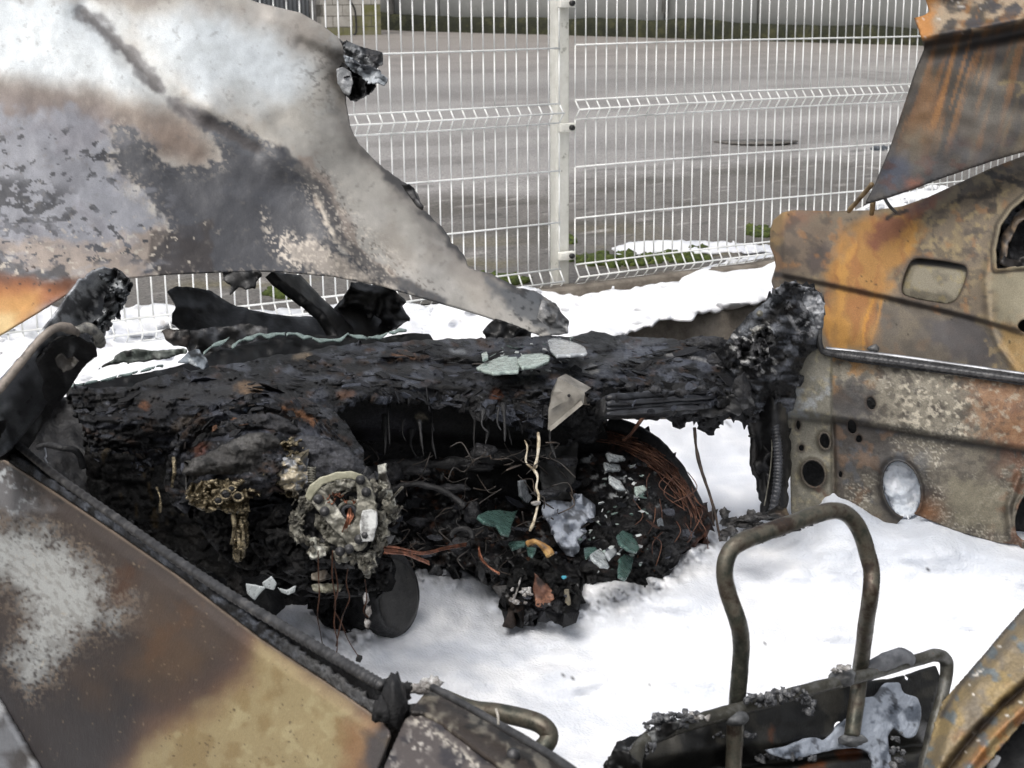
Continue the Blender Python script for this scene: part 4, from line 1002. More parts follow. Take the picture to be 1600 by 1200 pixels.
Geo().tube(pxpath([(1000, 1290, 1.60), (990, 1210, 1.62), (1004, 1162, 1.66), (1050, 1140, 1.69), (1120, 1118, 1.73), (1240, 1084, 1.80), (1340, 1058, 1.87), (1430, 1032, 1.935), (1462, 1024, 1.955), (1479, 1036, 1.975), (1474, 1080, 1.97), (1458, 1140, 1.955), (1444, 1200, 1.945), (1430, 1290, 1.94)], 10), .0082, 12, noise=.10).build('seat_frame', noise_mat('seat_frame_steel', [(.3, A(36, 36, 34)), (.5, A(76, 74, 66)), (.62, A(104, 104, 100)), (.75, A(90, 60, 42))], 30, .42, metal=.4, bump=(('n', 160, .3, .003),), nr=.7), seat_b)
Geo().tube(pxpath([(1143, 1300, 1.775), (1146, 1200, 1.775), (1150, 1120, 1.77), (1156, 1050, 1.75), (1158, 1000, 1.735), (1152, 968, 1.715), (1138, 928, 1.71), (1132, 895, 1.705), (1137, 868, 1.705), (1152, 850, 1.71), (1190, 834, 1.725), (1235, 818, 1.745), (1275, 804, 1.765), (1305, 798, 1.78), (1327, 806, 1.79), (1344, 830, 1.80), (1356, 868, 1.805), (1362, 895, 1.805), (1360, 930, 1.80), (1352, 985, 1.84), (1344, 1050, 1.895), (1338, 1100, 1.885), (1331, 1150, 1.875)], 8), .0098, 14, noise=.05).build('headrest_bar', M_TUBE, seat_b)
g = Geo(); rg = random.Random(3)
for k in range(9):
    t = k / 8; lump_px(g, 1212 + 66 * t, 838 - 25 * t + rg.uniform(-1, 2), 1.733 + .033 * t, rg.uniform(5, 9), rg.uniform(2, 4), amp=.6, f=2, n=10, seed=k)
g.build('charred_foam', M_SOOT, seat_b)
g = Geo()
lump_px(g, 1318, 1058, 1.85, 20, 14, amp=.25, f=1.5, seed=11)
g2 = Geo(); lump_px(g2, 1150, 1122, 1.74, 20, 12, amp=.2, f=1.5, seed=12)
for g_ in (g, g2): g_.build('headrest_sleeve', noise_mat('sleeve_grey', [(.35, A(34, 34, 34)), (.55, A(84, 86, 88)), (.7, A(130, 132, 132))], 40, .5, bump=(('n', 160, .5, .003),)), seat_b)
g = Geo(); lump_px(g, 1331, 1156, 1.875, 22, 10, amp=.3, f=2, seed=61); g.build('headrest_socket', MATS['sleeve_grey'], seat_b)
Geo().tube(pxpath([(1352, 1052, 1.89), (1380, 1036, 1.90), (1408, 1026, 1.92), (1420, 1034, 1.93)], 6), [.012] * 18 + [.008], 12, noise=.15).build('hinge_sleeve', noise_mat('sleeve_pale', [(.35, A(70, 72, 76)), (.6, A(120, 122, 126))], 40, .5), seat_b)
# side bolster of the seat
ragged('side_bolster', [(940, 1290), (948, 1196), (964, 1160), (974, 1158), (984, 1178), (1000, 1192), (1010, 1290)], 1.60, seat_b, 317, .02, (A(24, 24, 24), A(110, 112, 112), A(12, 12, 12)), res=3)
ragged('side_bolster', [(984, 1176), (1000, 1150), (1040, 1132), (1064, 1130), (1052, 1146), (1020, 1164), (1004, 1186)], 1.655, seat_b, 318, .01, (A(30, 30, 30), A(96, 98, 98), A(12, 12, 12)), res=3)
# ashes on the seat's top bar
def ash(name, spots, parent, seed, mat='ash_pale'):
    g = Geo(); rg = random.Random(seed)
    for (u, v, d, ru, rv, n) in spots:
        for k in range(n):
            a, q = rg.uniform(0, 6.28), math.sqrt(rg.random()); r = rg.uniform(2.0, 6)
            lump_px(g, u + ru * q * math.cos(a), v + rv * q * math.sin(a), d + rg.uniform(-.01, .01), r * rg.uniform(.6, 1.6), r, amp=.7, f=2.2, n=9, seed=seed + k, o=3)
    return g.build(name, MATS[mat], parent, kind='stuff')
noise_mat('ash_dark', [(.35, A(30, 30, 32)), (.5, A(86, 88, 92)), (.62, A(150, 150, 150)), (.78, A(26, 26, 27))], 80, .85, bump=(('n', 220, 1, .004),), nr=.75)
ash('seat_ash', [(1186, 1095, 1.745, 26, 8, 26), (1232, 1086, 1.77, 34, 10, 40), (1262, 1100, 1.775, 10, 14, 14), (1050, 1126, 1.68, 30, 12, 40), (1024, 1132, 1.67, 16, 14, 22), (1076, 1116, 1.69, 14, 8, 12)], seat_b, 21, 'ash_dark')
ash('seat_ash', [(1230, 1182, 1.83, 60, 6, 24), (1400, 1170, 1.90, 14, 30, 16), (1000, 1170, 1.655, 22, 12, 22), (1130, 1150, 1.78, 60, 5, 14)], seat_b, 25, 'ash_dark')
ash('seat_ash', [(1312, 1046, 1.84, 14, 4, 8), (1090, 1120, 1.70, 20, 4, 12)], seat_b, 23, 'ash_pale')
# foam caught on the seat back: loose, lies on it
def foam_px(ol, d, lab, seed):
    def pt(U, V):
        c = Coat(U, V, A(176, 184, 196), .7); c.lay(A(84, 92, 104), .9 * sst(-.1, .6, fbm(U / 24, V / 24, None, 5, seed))); c.lay(A(30, 31, 33), .7 * sst(.35, .6, fbm(U / 12, V / 12, None, 4, seed + 2))); return c
    dd = d if callable(d) else (lambda U, V: np.full(U.shape, float(d)))
    panel('foam_clump', rough_line(spoly(ol, 4), 1.0, 6, seed), lambda U, V: dd(U, V) + .003 * fbm(U / 26, V / 26, None, 3, seed + 1), FOAM, None, 3, paint=pt, thick=.006, kind='stuff', label=lab, cat='foam')
foam_px([(1200, 1172), (1236, 1164), (1270, 1152), (1290, 1156), (1316, 1130), (1338, 1112), (1350, 1092), (1372, 1088), (1384, 1072), (1404, 1066), (1412, 1082), (1434, 1092), (1440, 1118), (1430, 1148), (1414, 1152), (1400, 1138), (1388, 1152), (1394, 1200), (1386, 1250), (1372, 1250), (1366, 1190), (1352, 1172), (1310, 1170), (1236, 1186)], lambda U, V: bk_d(U, V) + .03, 'grey white foam stuck in the pressed back of the burnt front seat', 321)
# the nearer seat's headrest bar
Geo().tube(pxpath([(690, 1090, 1.62), (735, 1108, 1.60), (780, 1114, 1.585), (825, 1124, 1.57), (848, 1134, 1.562), (858, 1150, 1.56), (846, 1170, 1.555), (800, 1200, 1.55)], 8), .0098, 14).build('headrest_bar', M_TUBE, CAR)

# ---------------------------------------------------------------- collapsed roof rail on the right
rr_d = tps([(1440, 1200, 1.36), (1600, 950, 1.42), (1600, 1080, 1.36), (1500, 1200, 1.34), (1600, 1290, 1.3), (1720, 900, 1.44), (1720, 1290, 1.3)])
GRV = [(1470, 1216), (1500, 1176), (1530, 1140), (1570, 1100), (1610, 1066), (1720, 980)]
def rr_paint(U, V):
    c = Coat(U, V, A(128, 114, 88), .55)
    c.lay(A(150, 130, 88), .7 * sst(-.1, .5, fbm(U / 30, V / 30, None, 4, 331))); c.lay(A(112, 104, 92), .8 * sst(0, .5, fbm(U / 26, V / 26, None, 4, 332)))
    c.lay(A(160, 110, 56), .7 * sst(.1, .5, fbm(U / 34, V / 34, None, 4, 333)) * sst(-40, 10, V + U * .93 - 2560)); c.lay(A(96, 110, 118), .8 * sst(.3, .6, fbm(U / 22, V / 22, None, 4, 334)))
    c.lay(A(232, 226, 216), sst(.95, 1.05, fbm(U / 11, V / 8, None, 3, 335)))
    c.line(A(46, 34, 28), GRV, 6, 5, 4, 10, 336, .9); c.lay(A(160, 104, 52), .8 * np.exp(-(dline(U, V, [(u + 22, v + 22) for u, v in GRV]) / 12) ** 2) * sst(-.4, .3, fbm(U / 14, V / 14, None, 3, 337)))
    c.lay(A(60, 56, 54), .8 * (1 - sst(2, 6, dline(U, V, [(1470, 1120), (1500, 1070), (1540, 1020), (1600, 950)]))))
    return c
rail = panel('roof_rail', [(1425, 1290), (1442, 1200), (1462, 1130), (1472, 1098), (1500, 1066), (1540, 1020), (1570, 984), (1600, 950), (1720, 830), (1720, 1040), (1650, 1090), (1600, 1128), (1560, 1172), (1530, 1210), (1480, 1290)], rr_d, M_STEEL, CAR, 3, paint=rr_paint,
             disp=lambda U, V: .022 * np.exp(-(dline(U, V, GRV) / 7) ** 2) - .012 * np.exp(-(dline(U, V, [(u + 18, v + 16) for u, v in GRV]) / 9) ** 2) + .03 * (1 - sst(0, 26, dline(U, V, [(1425, 1290), (1442, 1200), (1472, 1098), (1600, 950), (1720, 830)]))) + .003 * fbm(U / 30, V / 30, None, 3, 338), thick=.006)
panel('rail_void', [(1470, 1290), (1530, 1205), (1600, 1124), (1720, 1030), (1720, 1290)], lambda U, V: rr_d(U, V) + .06, M_SOOT, rail, 6, thick=.006)  # black sheet stands for the shaded void below the rail
g = Geo(); g.lump(P(np.array([1552.]), np.array([1192.]), np.array([1.39]))[0], (.004, .004, .009), .15, 2, 12, 3, rotm(0, .6, 0)); g2 = Geo(); lump_px(g2, 1600, 1126, 1.36, 8, 5, amp=.3, seed=4, n=12)
for g_ in (g, g2): g_.build('rail_clip', noise_mat('clip_white', [(.4, A(200, 200, 200)), (.6, A(236, 236, 236))], 40, .5), rail)
# ---------------------------------------------------------------- dashboard
def char_disp(amp, wl, seed, fl=0.5):
    def f(U, V):
        q = fbm(U / 60, V / 60, None, 3, seed) * 10
        _, e, cid, ox, oy = vor((U + q) / wl, (V + q * .6) / (wl * .55), seed)
        _, e2, cid2, ox2, oy2 = vor((U - q) / (wl * .45), (V + q) / (wl * .28), seed + 5)
        d = amp * (fbm(U / (wl * 2.4), V / (wl * 1.3), None, 4, seed + 1) * .9 - (cid - .5) * fl * .7 - (ox * (cid2 - .5) + oy * (cid - .3)) * fl * .9)
        d += amp * .35 * (-(cid2 - .5) * fl) + amp * .5 * (1 - sst(0, .12, e)) + amp * .2 * (1 - sst(0, .15, e2))
        return d + amp * .12 * fbm(U / 5, V / 4, None, 3, seed + 2)
    return f
def char_paint(seed, wl, base=(20, 20, 21), ash=(70, 73, 82), brown=(84, 62, 46), ka=.7, kb=.6):  # ash greys on the plates also carry a painted grey-blue sheen
    def f(U, V):
        q = fbm(U / 60, V / 60, None, 3, seed) * 10
        _, e, cid, _, _ = vor((U + q) / wl, (V + q * .6) / (wl * .55), seed)
        _, e2, cid2, _, _ = vor((U - q) / (wl * .45), (V + q) / (wl * .28), seed + 5)
        c = Coat(U, V, A(*base), .5)
        c.lay(A(*ash), ka * sst(.5, .95, cid) * sst(-.4, .5, fbm(U / 24, V / 18, None, 4, seed + 11)), .34)
        c.lay(A(*ash) * 1.2, ka * .7 * sst(.6, 1, cid2) * sst(-.2, .5, fbm(U / 40, V / 30, None, 3, seed + 12)), .3)
        c.lay(A(8, 8, 9), .8 * (1 - sst(0, .12, e)))
        c.lay(A(*brown), kb * sst(.42, .7, fbm(U / 20, V / 12, None, 4, seed + 13)), .8)
        c.lay(A(120, 122, 128), .5 * sst(.8, 1.0, fbm(U / 6, V / 4, None, 4, seed + 14)) * sst(.3, .6, cid))
        c.lay(A(9, 9, 10), .8 * sst(.2, .7, fbm(U / 40, V / 18, None, 4, seed + 15)))
        c.lay(A(*ash), .5 * ka * sst(.2, .7, fbm(U / 36, V / 9, None, 5, seed + 16)), .32)
        return c
    return f

# the charred top pad, from the windscreen base to its near edge
dtop = tps([(110, 612, 2.56), (200, 600, 2.62), (330, 574, 2.78), (430, 560, 2.88), (560, 548, 3.0), (700, 530, 3.18), (870, 522, 3.26), (1010, 528, 3.22), (1120, 545, 3.12), (1160, 600, 2.95),
            (250, 640, 2.46), (330, 630, 2.46), (420, 612, 2.50), (560, 610, 2.60), (640, 610, 2.68), (780, 600, 2.76), (860, 590, 2.78), (960, 590, 2.84), (1060, 600, 2.84), (1150, 640, 2.86),
            (700, 660, 2.76), (560, 670, 2.62), (850, 680, 2.74), (1000, 660, 2.9), (200, 720, 2.5), (130, 680, 2.52), (280, 720, 2.45)])
TOP = rough_line([(108, 612), (122, 602), (150, 606), (180, 604), (205, 603), (230, 592), (290, 580), (330, 572), (380, 566), (420, 556), (470, 550), (520, 540), (570, 536), (620, 533), (680, 530), (740, 528), (800, 527), (850, 525), (890, 526), (925, 516), (960, 524), (1010, 526), (1060, 530), (1100, 534), (1118, 545), (1140, 562), (1150, 572), (1166, 588), (1168, 612), (1160, 626), (1120, 628), (1060, 634), (1000, 640), (946, 646), (930, 636), (912, 600), (890, 590), (878, 592), (864, 620), (858, 660), (838, 684), (810, 668), (790, 664), (770, 650), (740, 640), (700, 634), (670, 628), (640, 622), (600, 622), (560, 616), (536, 640), (500, 640), (430, 622), (360, 630), (310, 650), (280, 690), (262, 728), (230, 742), (180, 740), (156, 730), (140, 690), (122, 650)], 2.2, 6, 44)
def dash_disp(U, V):
    d = char_disp(.015, 34, 401, .9)(U, V)
    q = fbm(U / 70, V / 40, None, 3, 412)
    d += .032 * (ridged(U / 170 + .2 * q, V / 34 + .5 * q, 3, 413) - .62) + .016 * fbm(U / 60, V / 20, None, 4, 414)
    d -= .012 * sst(.1, .16, fbm(U / 90, V / 26, None, 4, 415)) + .010 * sst(-.2, -.14, fbm(U / 70, V / 22, None, 4, 416))
    for ln, w, a in (([(560, 572), (640, 566), (700, 570), (780, 572), (850, 574)], 7, .05), ([(570, 612), (660, 600), (760, 598), (860, 606)], 6, -.012), ([(480, 566), (540, 585), (560, 600)], 7, .03), ([(150, 640), (230, 640), (290, 640), (330, 612)], 9, .016), ([(870, 556), (960, 552), (1060, 556), (1130, 580)], 6, .02), ([(880, 588), (930, 566), (980, 570)], 6, -.02)):
        d += a * np.exp(-((dline(U, V, ln) + 3 * fbm(U / 20, V / 20, None, 3, 402)) / w) ** 2)
    return d
def dash_paint(U, V):
    c = char_paint(401, 30, (13, 13, 14), (80, 84, 94), (76, 58, 46), .75, .4)(U, V)
    c.lay(A(46, 46, 47), .8 * (1 - sst(0, 16, sdp(U, V, [(232, 622), (300, 605), (366, 600), (366, 612), (300, 628), (240, 650)]))))
    c.blob(A(112, 92, 72), ell(388, 606, 22, 8), 3, 4, 9, 403, .9); c.blob(A(100, 66, 44), ell(226, 632, 7, 9), 3, 4, 9, 404, .8); c.blob(A(84, 76, 66), [(262, 662), (300, 650), (304, 664), (270, 674)], 6, 5, 9, 405, .7)
    c.blob(A(110, 78, 54), ell(630, 555, 18, 5), 4, 4, 9, 406, .7); c.blob(A(122, 108, 90), ell(474, 556, 14, 6), 4, 4, 9, 407, .6); c.blob(A(90, 64, 48), ell(540, 615, 14, 7), 4, 4, 9, 408, .7); c.blob(A(100, 60, 40), ell(775, 618, 8, 10), 4, 4, 9, 409, .6)
    c.blob(A(150, 150, 148), ell(924, 578, 16, 6), 3, 4, 9, 410, .6); c.blob(A(130, 134, 138), [(700, 545), (730, 548), (726, 552), (704, 550)], 3, 3, 9, 411, .7)
    c.lay(A(120, 120, 120), .8 * (1 - sst(1, 4, dline(U, V, [(1040, 553), (1090, 560), (1130, 572)]))))
    return c
dash = panel('dashboard', TOP, dtop, M_CHARC, CAR, 2.6, paint=dash_paint, disp=dash_disp, thick=.012)
fc = [A(26, 26, 28), A(44, 46, 52), A(72, 75, 84), A(14, 14, 15), A(48, 42, 38), A(34, 35, 38), A(22, 22, 24), A(30, 31, 34)]
flakes(170, [(230, 600), (430, 562), (640, 538), (900, 524), (1110, 540), (1150, 600), (940, 640), (870, 584), (560, 612), (420, 612), (300, 640)], lambda U, V: dtop(U, V) - .006, (.004, .019), fc, 5, tilt=.16).build('char_flakes', M_CHARC, dash, kind='stuff', smooth=False)
flakes(110, [(120, 640), (230, 640), (262, 700), (230, 735), (160, 728), (140, 690)], lambda U, V: dtop(U, V) - .006, (.004, .016), fc + [A(96, 100, 108)], 6, tilt=.3).build('char_flakes', M_CHARC, dash, kind='stuff', smooth=False)
flakes(90, [(560, 600), (760, 600), (860, 610), (850, 680), (780, 650), (620, 620)], lambda U, V: dtop(U, V) - .008, (.004, .016), fc, 8, tilt=.3).build('char_flakes', M_CHARC, dash, kind='stuff', smooth=False)
pk = [A(20, 20, 22), A(34, 35, 39), A(70, 74, 84), A(26, 26, 28), A(48, 50, 56)]
flakes(70, [(140, 620), (330, 584), (560, 552), (760, 540), (900, 532), (1100, 545), (1150, 600), (940, 636), (860, 600), (700, 600), (560, 610), (400, 612), (260, 650)], lambda U, V: dtop(U, V) - .014, (.012, .034), pk, 15, tilt=.22, th=.0012).build('peeling_char', M_CHARC, dash, kind='stuff', smooth=False)
flakes(60, [(560, 612), (700, 620), (800, 640), (860, 612), (846, 676), (770, 650), (640, 626)], lambda U, V: dtop(U, V) - .016, (.008, .026), pk, 16, tilt=.5, th=.0012).build('peeling_char', M_CHARC, dash, kind='stuff', smooth=False)
# front faces below the pad
wall_d = tps([(540, 620, 2.74), (860, 650, 2.86), (560, 780, 2.86), (860, 780, 2.98), (700, 700, 2.84), (1000, 660, 2.98), (1000, 760, 3.05)])
def wall_paint(U, V):
    c = Coat(U, V, A(20, 20, 21), .6)
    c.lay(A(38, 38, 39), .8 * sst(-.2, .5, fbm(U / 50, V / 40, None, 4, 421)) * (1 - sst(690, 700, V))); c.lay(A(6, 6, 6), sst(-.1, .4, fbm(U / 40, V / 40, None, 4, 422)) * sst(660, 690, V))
    c.blob(A(58, 58, 64), [(556, 655), (600, 640), (645, 660), (650, 678), (570, 690)], 8, 4, 12, 423, .7); c.blob(A(110, 104, 90), ell(658, 652, 8, 5), 2, 2, 6, 424, .8)
    return c
front = panel('dash_front', rough_line([(530, 610), (640, 600), (760, 610), (870, 630), (940, 640), (950, 700), (930, 790), (840, 800), (700, 800), (560, 800), (530, 720)], 3, 9, 45), wall_d, M_CHARC, dash, 4, paint=wall_paint, disp=lambda U, V: .05 * sst(676, 700, V + .08 * (700 - U)) + .008 * fbm(U / 30, V / 30, None, 4, 425) * sst(680, 720, V) + .03 * fbm(U / 70, V / 40, None, 3, 426) * sst(690, 740, V), thick=.01)
# cross-car panel filling the footwell behind, left lower bulk
panel('bulkhead', rough_line([(20, 640), (140, 610), (560, 640), (940, 640), (960, 780), (920, 880), (640, 930), (560, 980), (380, 960), (200, 880), (40, 760)], 6, 12, 46), tps([(20, 640, 2.7), (500, 700, 2.9), (940, 700, 3.15), (500, 960, 2.65), (900, 880, 3.15), (100, 780, 2.6)]), M_SOOT, dash, 6, disp=lambda U, V: .05 * fbm(U / 60, V / 60, None, 4, 427), thick=.01)
def side_paint(U, V):
    c = Coat(U, V, A(10, 10, 10), .5); c.lay(A(30, 28, 27), sst(.1, .6, fbm(U / 26, V / 60, None, 4, 428)) * .8); c.lay(A(70, 58, 36), .6 * sst(.6, .8, fbm(U / 12, V / 36, None, 4, 429)))
    return c
panel('dash_side', rough_line([(130, 700), (240, 730), (290, 700), (330, 760), (360, 840), (380, 930), (340, 900), (220, 830), (140, 780)], 4, 8, 47), tps([(130, 700, 2.5), (330, 780, 2.4), (380, 930, 2.35), (200, 820, 2.5)]), M_CHARC, dash, 4, paint=side_paint, disp=char_disp(.02, 40, 430, .6), thick=.01)
Geo().tube(pxpath([(60, 700, 2.5), (75, 696, 2.49), (95, 700, 2.47), (120, 706, 2.48), (130, 730, 2.5)], 6), .006, 10, noise=.2).build('kick_trim', M_SOOT, dash)
Geo().tube(pxpath([(70, 700, 2.40), (72, 712, 2.395), (70, 716, 2.395), (74, 724, 2.395)], 6), .0016, 6, noise=.5).build('pale_clip', noise_mat('clip_pale', [(.4, A(150, 152, 156)), (.6, A(220, 222, 226))], 60, .5), dash)
# grey folded bracket in the middle
g = Geo(); nb = -FW
def pl3(pts): A_ = np.array(pts, float); return P(A_[:, 0], A_[:, 1], A_[:, 2])
g.plate(pl3([(872, 590, 2.66), (914, 613, 2.66), (912, 630, 2.67), (866, 670, 2.68), (856, 672, 2.68), (857, 640, 2.67), (862, 612, 2.66)]), .003, FW)
g.plate(pl3([(872, 590, 2.66), (884, 584, 2.70), (924, 606, 2.70), (914, 613, 2.66)]), .003, FW)
g.plate(pl3([(858, 668, 2.672), (908, 626, 2.662), (911, 632, 2.655), (860, 674, 2.665)]), .004, FW); g.plate(pl3([(862, 618, 2.655), (880, 628, 2.654), (860, 640, 2.662)]), .003, FW)
br = g.build('bracket', noise_mat('bracket_grey', [(.3, A(96, 92, 86)), (.5, A(140, 136, 128)), (.7, A(164, 160, 152))], 26, .55, bump=(('n', 200, .3, .002),), metal=.2), dash, smooth=False)
g = Geo()
for u, v in ((889, 618),): g.disc(P(np.array([u]), np.array([v]), np.array([2.657]))[0], .0028, .003, FW, 10)
g.build('bracket_hole', M_SOOT, br)
# ribbed tray edge at the right
for k, (dv, dd2, cc) in enumerate(((0, 0, .0062), (9, -.012, .0045), (17, -.008, .004), (24, -.016, .004))):
    Geo().tube(pxpath([(948, 622 + dv, 2.70 + dd2), (1000, 619 + dv, 2.74 + dd2), (1060, 614 + dv, 2.79 + dd2), (1118 - 4 * k, 611 + dv, 2.84 + dd2)], 5), cc, 8, noise=.7, nf=60, sd=k).build('tray_rib', noise_mat('tray_dark', [(.35, (.012, .012, .014)), (.6, (.045, .048, .055)), (.75, (.10, .10, .11))], 40, .42, bump=(('n', 160, .4, .003),)), dash)
tps_tray = tps([(946, 620, 2.675), (1118, 612, 2.815), (1000, 640, 2.71), (1130, 650, 2.83)])
panel('tray_edge', [(946, 618), (1000, 612), (1060, 606), (1124, 606), (1118, 636), (1060, 642), (1000, 645), (944, 648)], tps([(946, 630, 2.715), (1118, 620, 2.85), (1000, 640, 2.75)]), M_SOOT, dash, 5, thick=.03)
panel('dash_underside', rough_line([(850, 640), (946, 642), (1040, 640), (1130, 620), (1170, 600), (1176, 640), (1182, 660), (1160, 664), (1140, 652), (1128, 660), (1118, 672), (1100, 674), (1084, 656), (1060, 664), (1040, 652), (1010, 658), (970, 650), (940, 660), (930, 690), (880, 700)], 3, 5, 48), tps([(850, 650, 2.85), (1180, 640, 2.92), (1000, 655, 2.9), (930, 690, 2.92)]), M_CHAR, dash, 3, disp=char_disp(.02, 26, 433, .8), thick=.012)
flakes(22, [(946, 606), (1060, 600), (1130, 600), (1140, 640), (1060, 650), (946, 652)], lambda U, V: tps_tray(U, V), (.004, .016), pk, 19, tilt=.6).build('char_flakes', M_CHARC, dash, kind='stuff', smooth=False)
for k in range(4):
    g = Geo(); u_ = 985 + k * 36 + (k * 37 % 11); lump_px(g, u_, 604 + (k * 53 % 12), float(tps_tray(np.array([float(u_)]), np.array([620.]))[0]) + .006, 9 + k % 4, 5 + k % 3, amp=.5, f=2.2, seed=k, n=14); g.build('char_lump', M_CHAR, dash)
ragged('dash_end', [(1078, 640), (1100, 628), (1130, 620), (1160, 610), (1174, 622), (1178, 636), (1162, 640), (1156, 648), (1140, 644), (1122, 652), (1096, 650)], 2.84, dash, 434, .02, (A(48, 48, 49), A(92, 92, 92), A(20, 20, 20)), res=2.5)
g = Geo(); lump_px(g, 1159, 605, 2.84, 14, 20, amp=.3, f=2, seed=31); g.build('charred_edge', M_CHAR, dash)
for a_ in ((1104, 538, 3.12, 30, 12), (1140, 566, 3.02, 34, 16)):
    g = Geo(); lump_px(g, *a_, amp=.4, f=2.2, seed=32, n=30); g.build('charred_edge', M_CHAR, dash)
Geo().disc(P(np.array([1155.]), np.array([614.]), np.array([2.80]))[0], .009, .012, -FW, 14).build('socket', M_SOOT, dash)

# ---------------------------------------------------------------- instrument hood and steering column
bin_d = tps([(250, 740, 2.34), (300, 660, 2.30), (400, 615, 2.36), (480, 630, 2.40), (560, 680, 2.42), (420, 680, 2.22), (330, 740, 2.22), (450, 740, 2.16), (560, 740, 2.28), (400, 820, 2.24)])
def arc_disp(U, V):
    d = char_disp(.012, 26, 441, .9)(U, V) + .02 * (ridged(U / 90, V / 44, 3, 447) - .62)
    d -= .022 * np.exp(-((dline(U, V, [(262, 735), (276, 690), (310, 655), (360, 632), (420, 624), (470, 634), (510, 655), (545, 690)]) + 3 * fbm(U / 16, V / 16, None, 3, 442)) / 9) ** 2)
    d += .03 * np.exp(-((dline(U, V, [(300, 700), (340, 668), (400, 650), (450, 655)]) + 3 * fbm(U / 16, V / 16, None, 3, 443)) / 12) ** 2)
    return d
def arc_paint(U, V):
    c = char_paint(441, 24, (14, 14, 15), (80, 83, 92), (74, 57, 46), .75, .4)(U, V)
    c.blob(A(124, 88, 62), [(440, 638), (470, 640), (496, 660), (490, 664), (458, 648)], 3, 4, 9, 444, .8)
    c.blob(A(92, 104, 120), ell(393, 640, 10, 6), 3, 3, 8, 445, .6); c.blob(A(96, 60, 48), ell(312, 706, 10, 16), 5, 4, 9, 446, .6)
    return c
binn = panel('instrument_hood', rough_line([(256, 760), (262, 720), (280, 680), (312, 650), (360, 628), (420, 614), (470, 622), (520, 640), (548, 670), (566, 700), (572, 730), (540, 740), (520, 700), (480, 690), (440, 720), (420, 780), (300, 780), (270, 790)], 2.5, 6, 49), bin_d, M_CHARC, CAR, 2.6, paint=arc_paint, disp=arc_disp, thick=.02)
flakes(80, [(262, 720), (280, 680), (360, 630), (470, 626), (548, 676), (520, 690), (440, 650), (330, 690), (290, 740)], lambda U, V: bin_d(U, V) - .012, (.004, .015), fc + [A(92, 66, 50)], 9, tilt=.3).build('char_flakes', M_CHARC, binn, kind='stuff', smooth=False)
def slab_px(name, ol, d, base, seed, parent, amp=.012, wl=24, mat=None, th=.02, dome=.03, ka=.35, jag=1.5):
    ol = rough_line(spoly(ol, 4), jag, 5, seed)
    def dep(U, V):
        s = -sdp(U, V, ol)
        return (d(U, V) if callable(d) else d) - dome * np.sqrt(np.clip(s / 30, 0, 1)) + amp * fbm(U / wl, V / (wl * .6), None, 4, seed) + amp * .3 * fbm(U / 5, V / 5, None, 3, seed + 1)
    def pt(U, V):
        c = Coat(U, V, A(*base), .65); c.lay(A(*[min(255, int(x * 1.7)) for x in base]), ka * sst(-.1, .6, fbm(U / 22, V / 9, None, 4, seed + 2))); c.lay(A(*[int(x * .4) for x in base]), .8 * sst(.1, .5, fbm(U / 18, V / 12, None, 4, seed + 3)))
        return c
    return panel(name, ol, dep, mat or M_CHARC, parent, 2.6, paint=pt, thick=th)
slab_px('melted_lobe', [(284, 738), (300, 718), (340, 700), (380, 680), (420, 676), (438, 690), (430, 712), (412, 730), (384, 744), (340, 742), (300, 744)], 2.20, (64, 63, 62), 451, binn, .01)
slab_px('melted_lobe', [(452, 690), (480, 680), (520, 690), (556, 712), (578, 742), (580, 770), (560, 760), (520, 752), (490, 752), (478, 730), (460, 716)], 2.20, (60, 61, 65), 453, binn, .006, dome=.02)
slab_px('melted_lobe', [(330, 680), (360, 655), (410, 645), (450, 655), (470, 675), (440, 680), (400, 672), (360, 690)], 2.26, (48, 48, 50), 455, binn, .012)
slab_px('column_shroud', [(300, 760), (420, 752), (520, 770), (600, 820), (612, 900), (590, 925), (500, 930), (440, 905), (360, 880), (310, 820)], 2.34, (13, 13, 14), 457, binn, .03, 40, dome=.05)
slab_px('column_shroud', [(380, 800), (470, 790), (520, 860), (500, 900), (430, 890), (390, 850)], 2.26, (16, 16, 17), 459, binn, .03, 26, dome=.05)
# brassy melt
M_BRASS = noise_mat('brassy_melt', [(.3, A(40, 34, 24)), (.45, A(84, 76, 60)), (.55, A(160, 148, 122)), (.65, A(70, 64, 54)), (.78, A(30, 28, 24))], 60, .35, metal=.75, bump=(('n', 90, .8, .006), ('n', 300, .5, .002)), nr=.75, rr=(.2, .55))
M_PEARL = noise_mat('pearly_melt', [(.3, A(112, 106, 92)), (.45, A(172, 162, 140)), (.55, A(126, 132, 142)), (.66, A(178, 166, 138)), (.8, A(96, 88, 78))], 34, .35, metal=.3, bump=(('n', 60, .5, .006),), nr=.6)
g = Geo(); rg = random.Random(8)
for (u, v, ru, rv, n, s) in ((310, 772, 22, 12, 14, 4), (360, 760, 40, 12, 20, 4), (345, 790, 30, 14, 12, 4), (420, 745, 24, 10, 8, 4), (376, 820, 8, 22, 8, 3), (372, 850, 6, 18, 6, 3), (458, 700, 16, 8, 8, 3), (468, 716, 14, 10, 6, 3), (446, 756, 20, 10, 8, 3)):
    for k in range(n):
        a, q = rg.uniform(0, 6.28), math.sqrt(rg.random()); r = s * rg.uniform(.4, 1.2)
        lump_px(g, u + ru * q * math.cos(a), v + rv * q * math.sin(a), 2.17 + rg.uniform(-.015, .015), r * rg.uniform(.7, 1.7), r * rg.uniform(.5, 1), amp=.6, f=2, n=10, seed=k + int(u), o=3)
melt = g.build('brass_melt', M_BRASS, binn, kind='stuff')
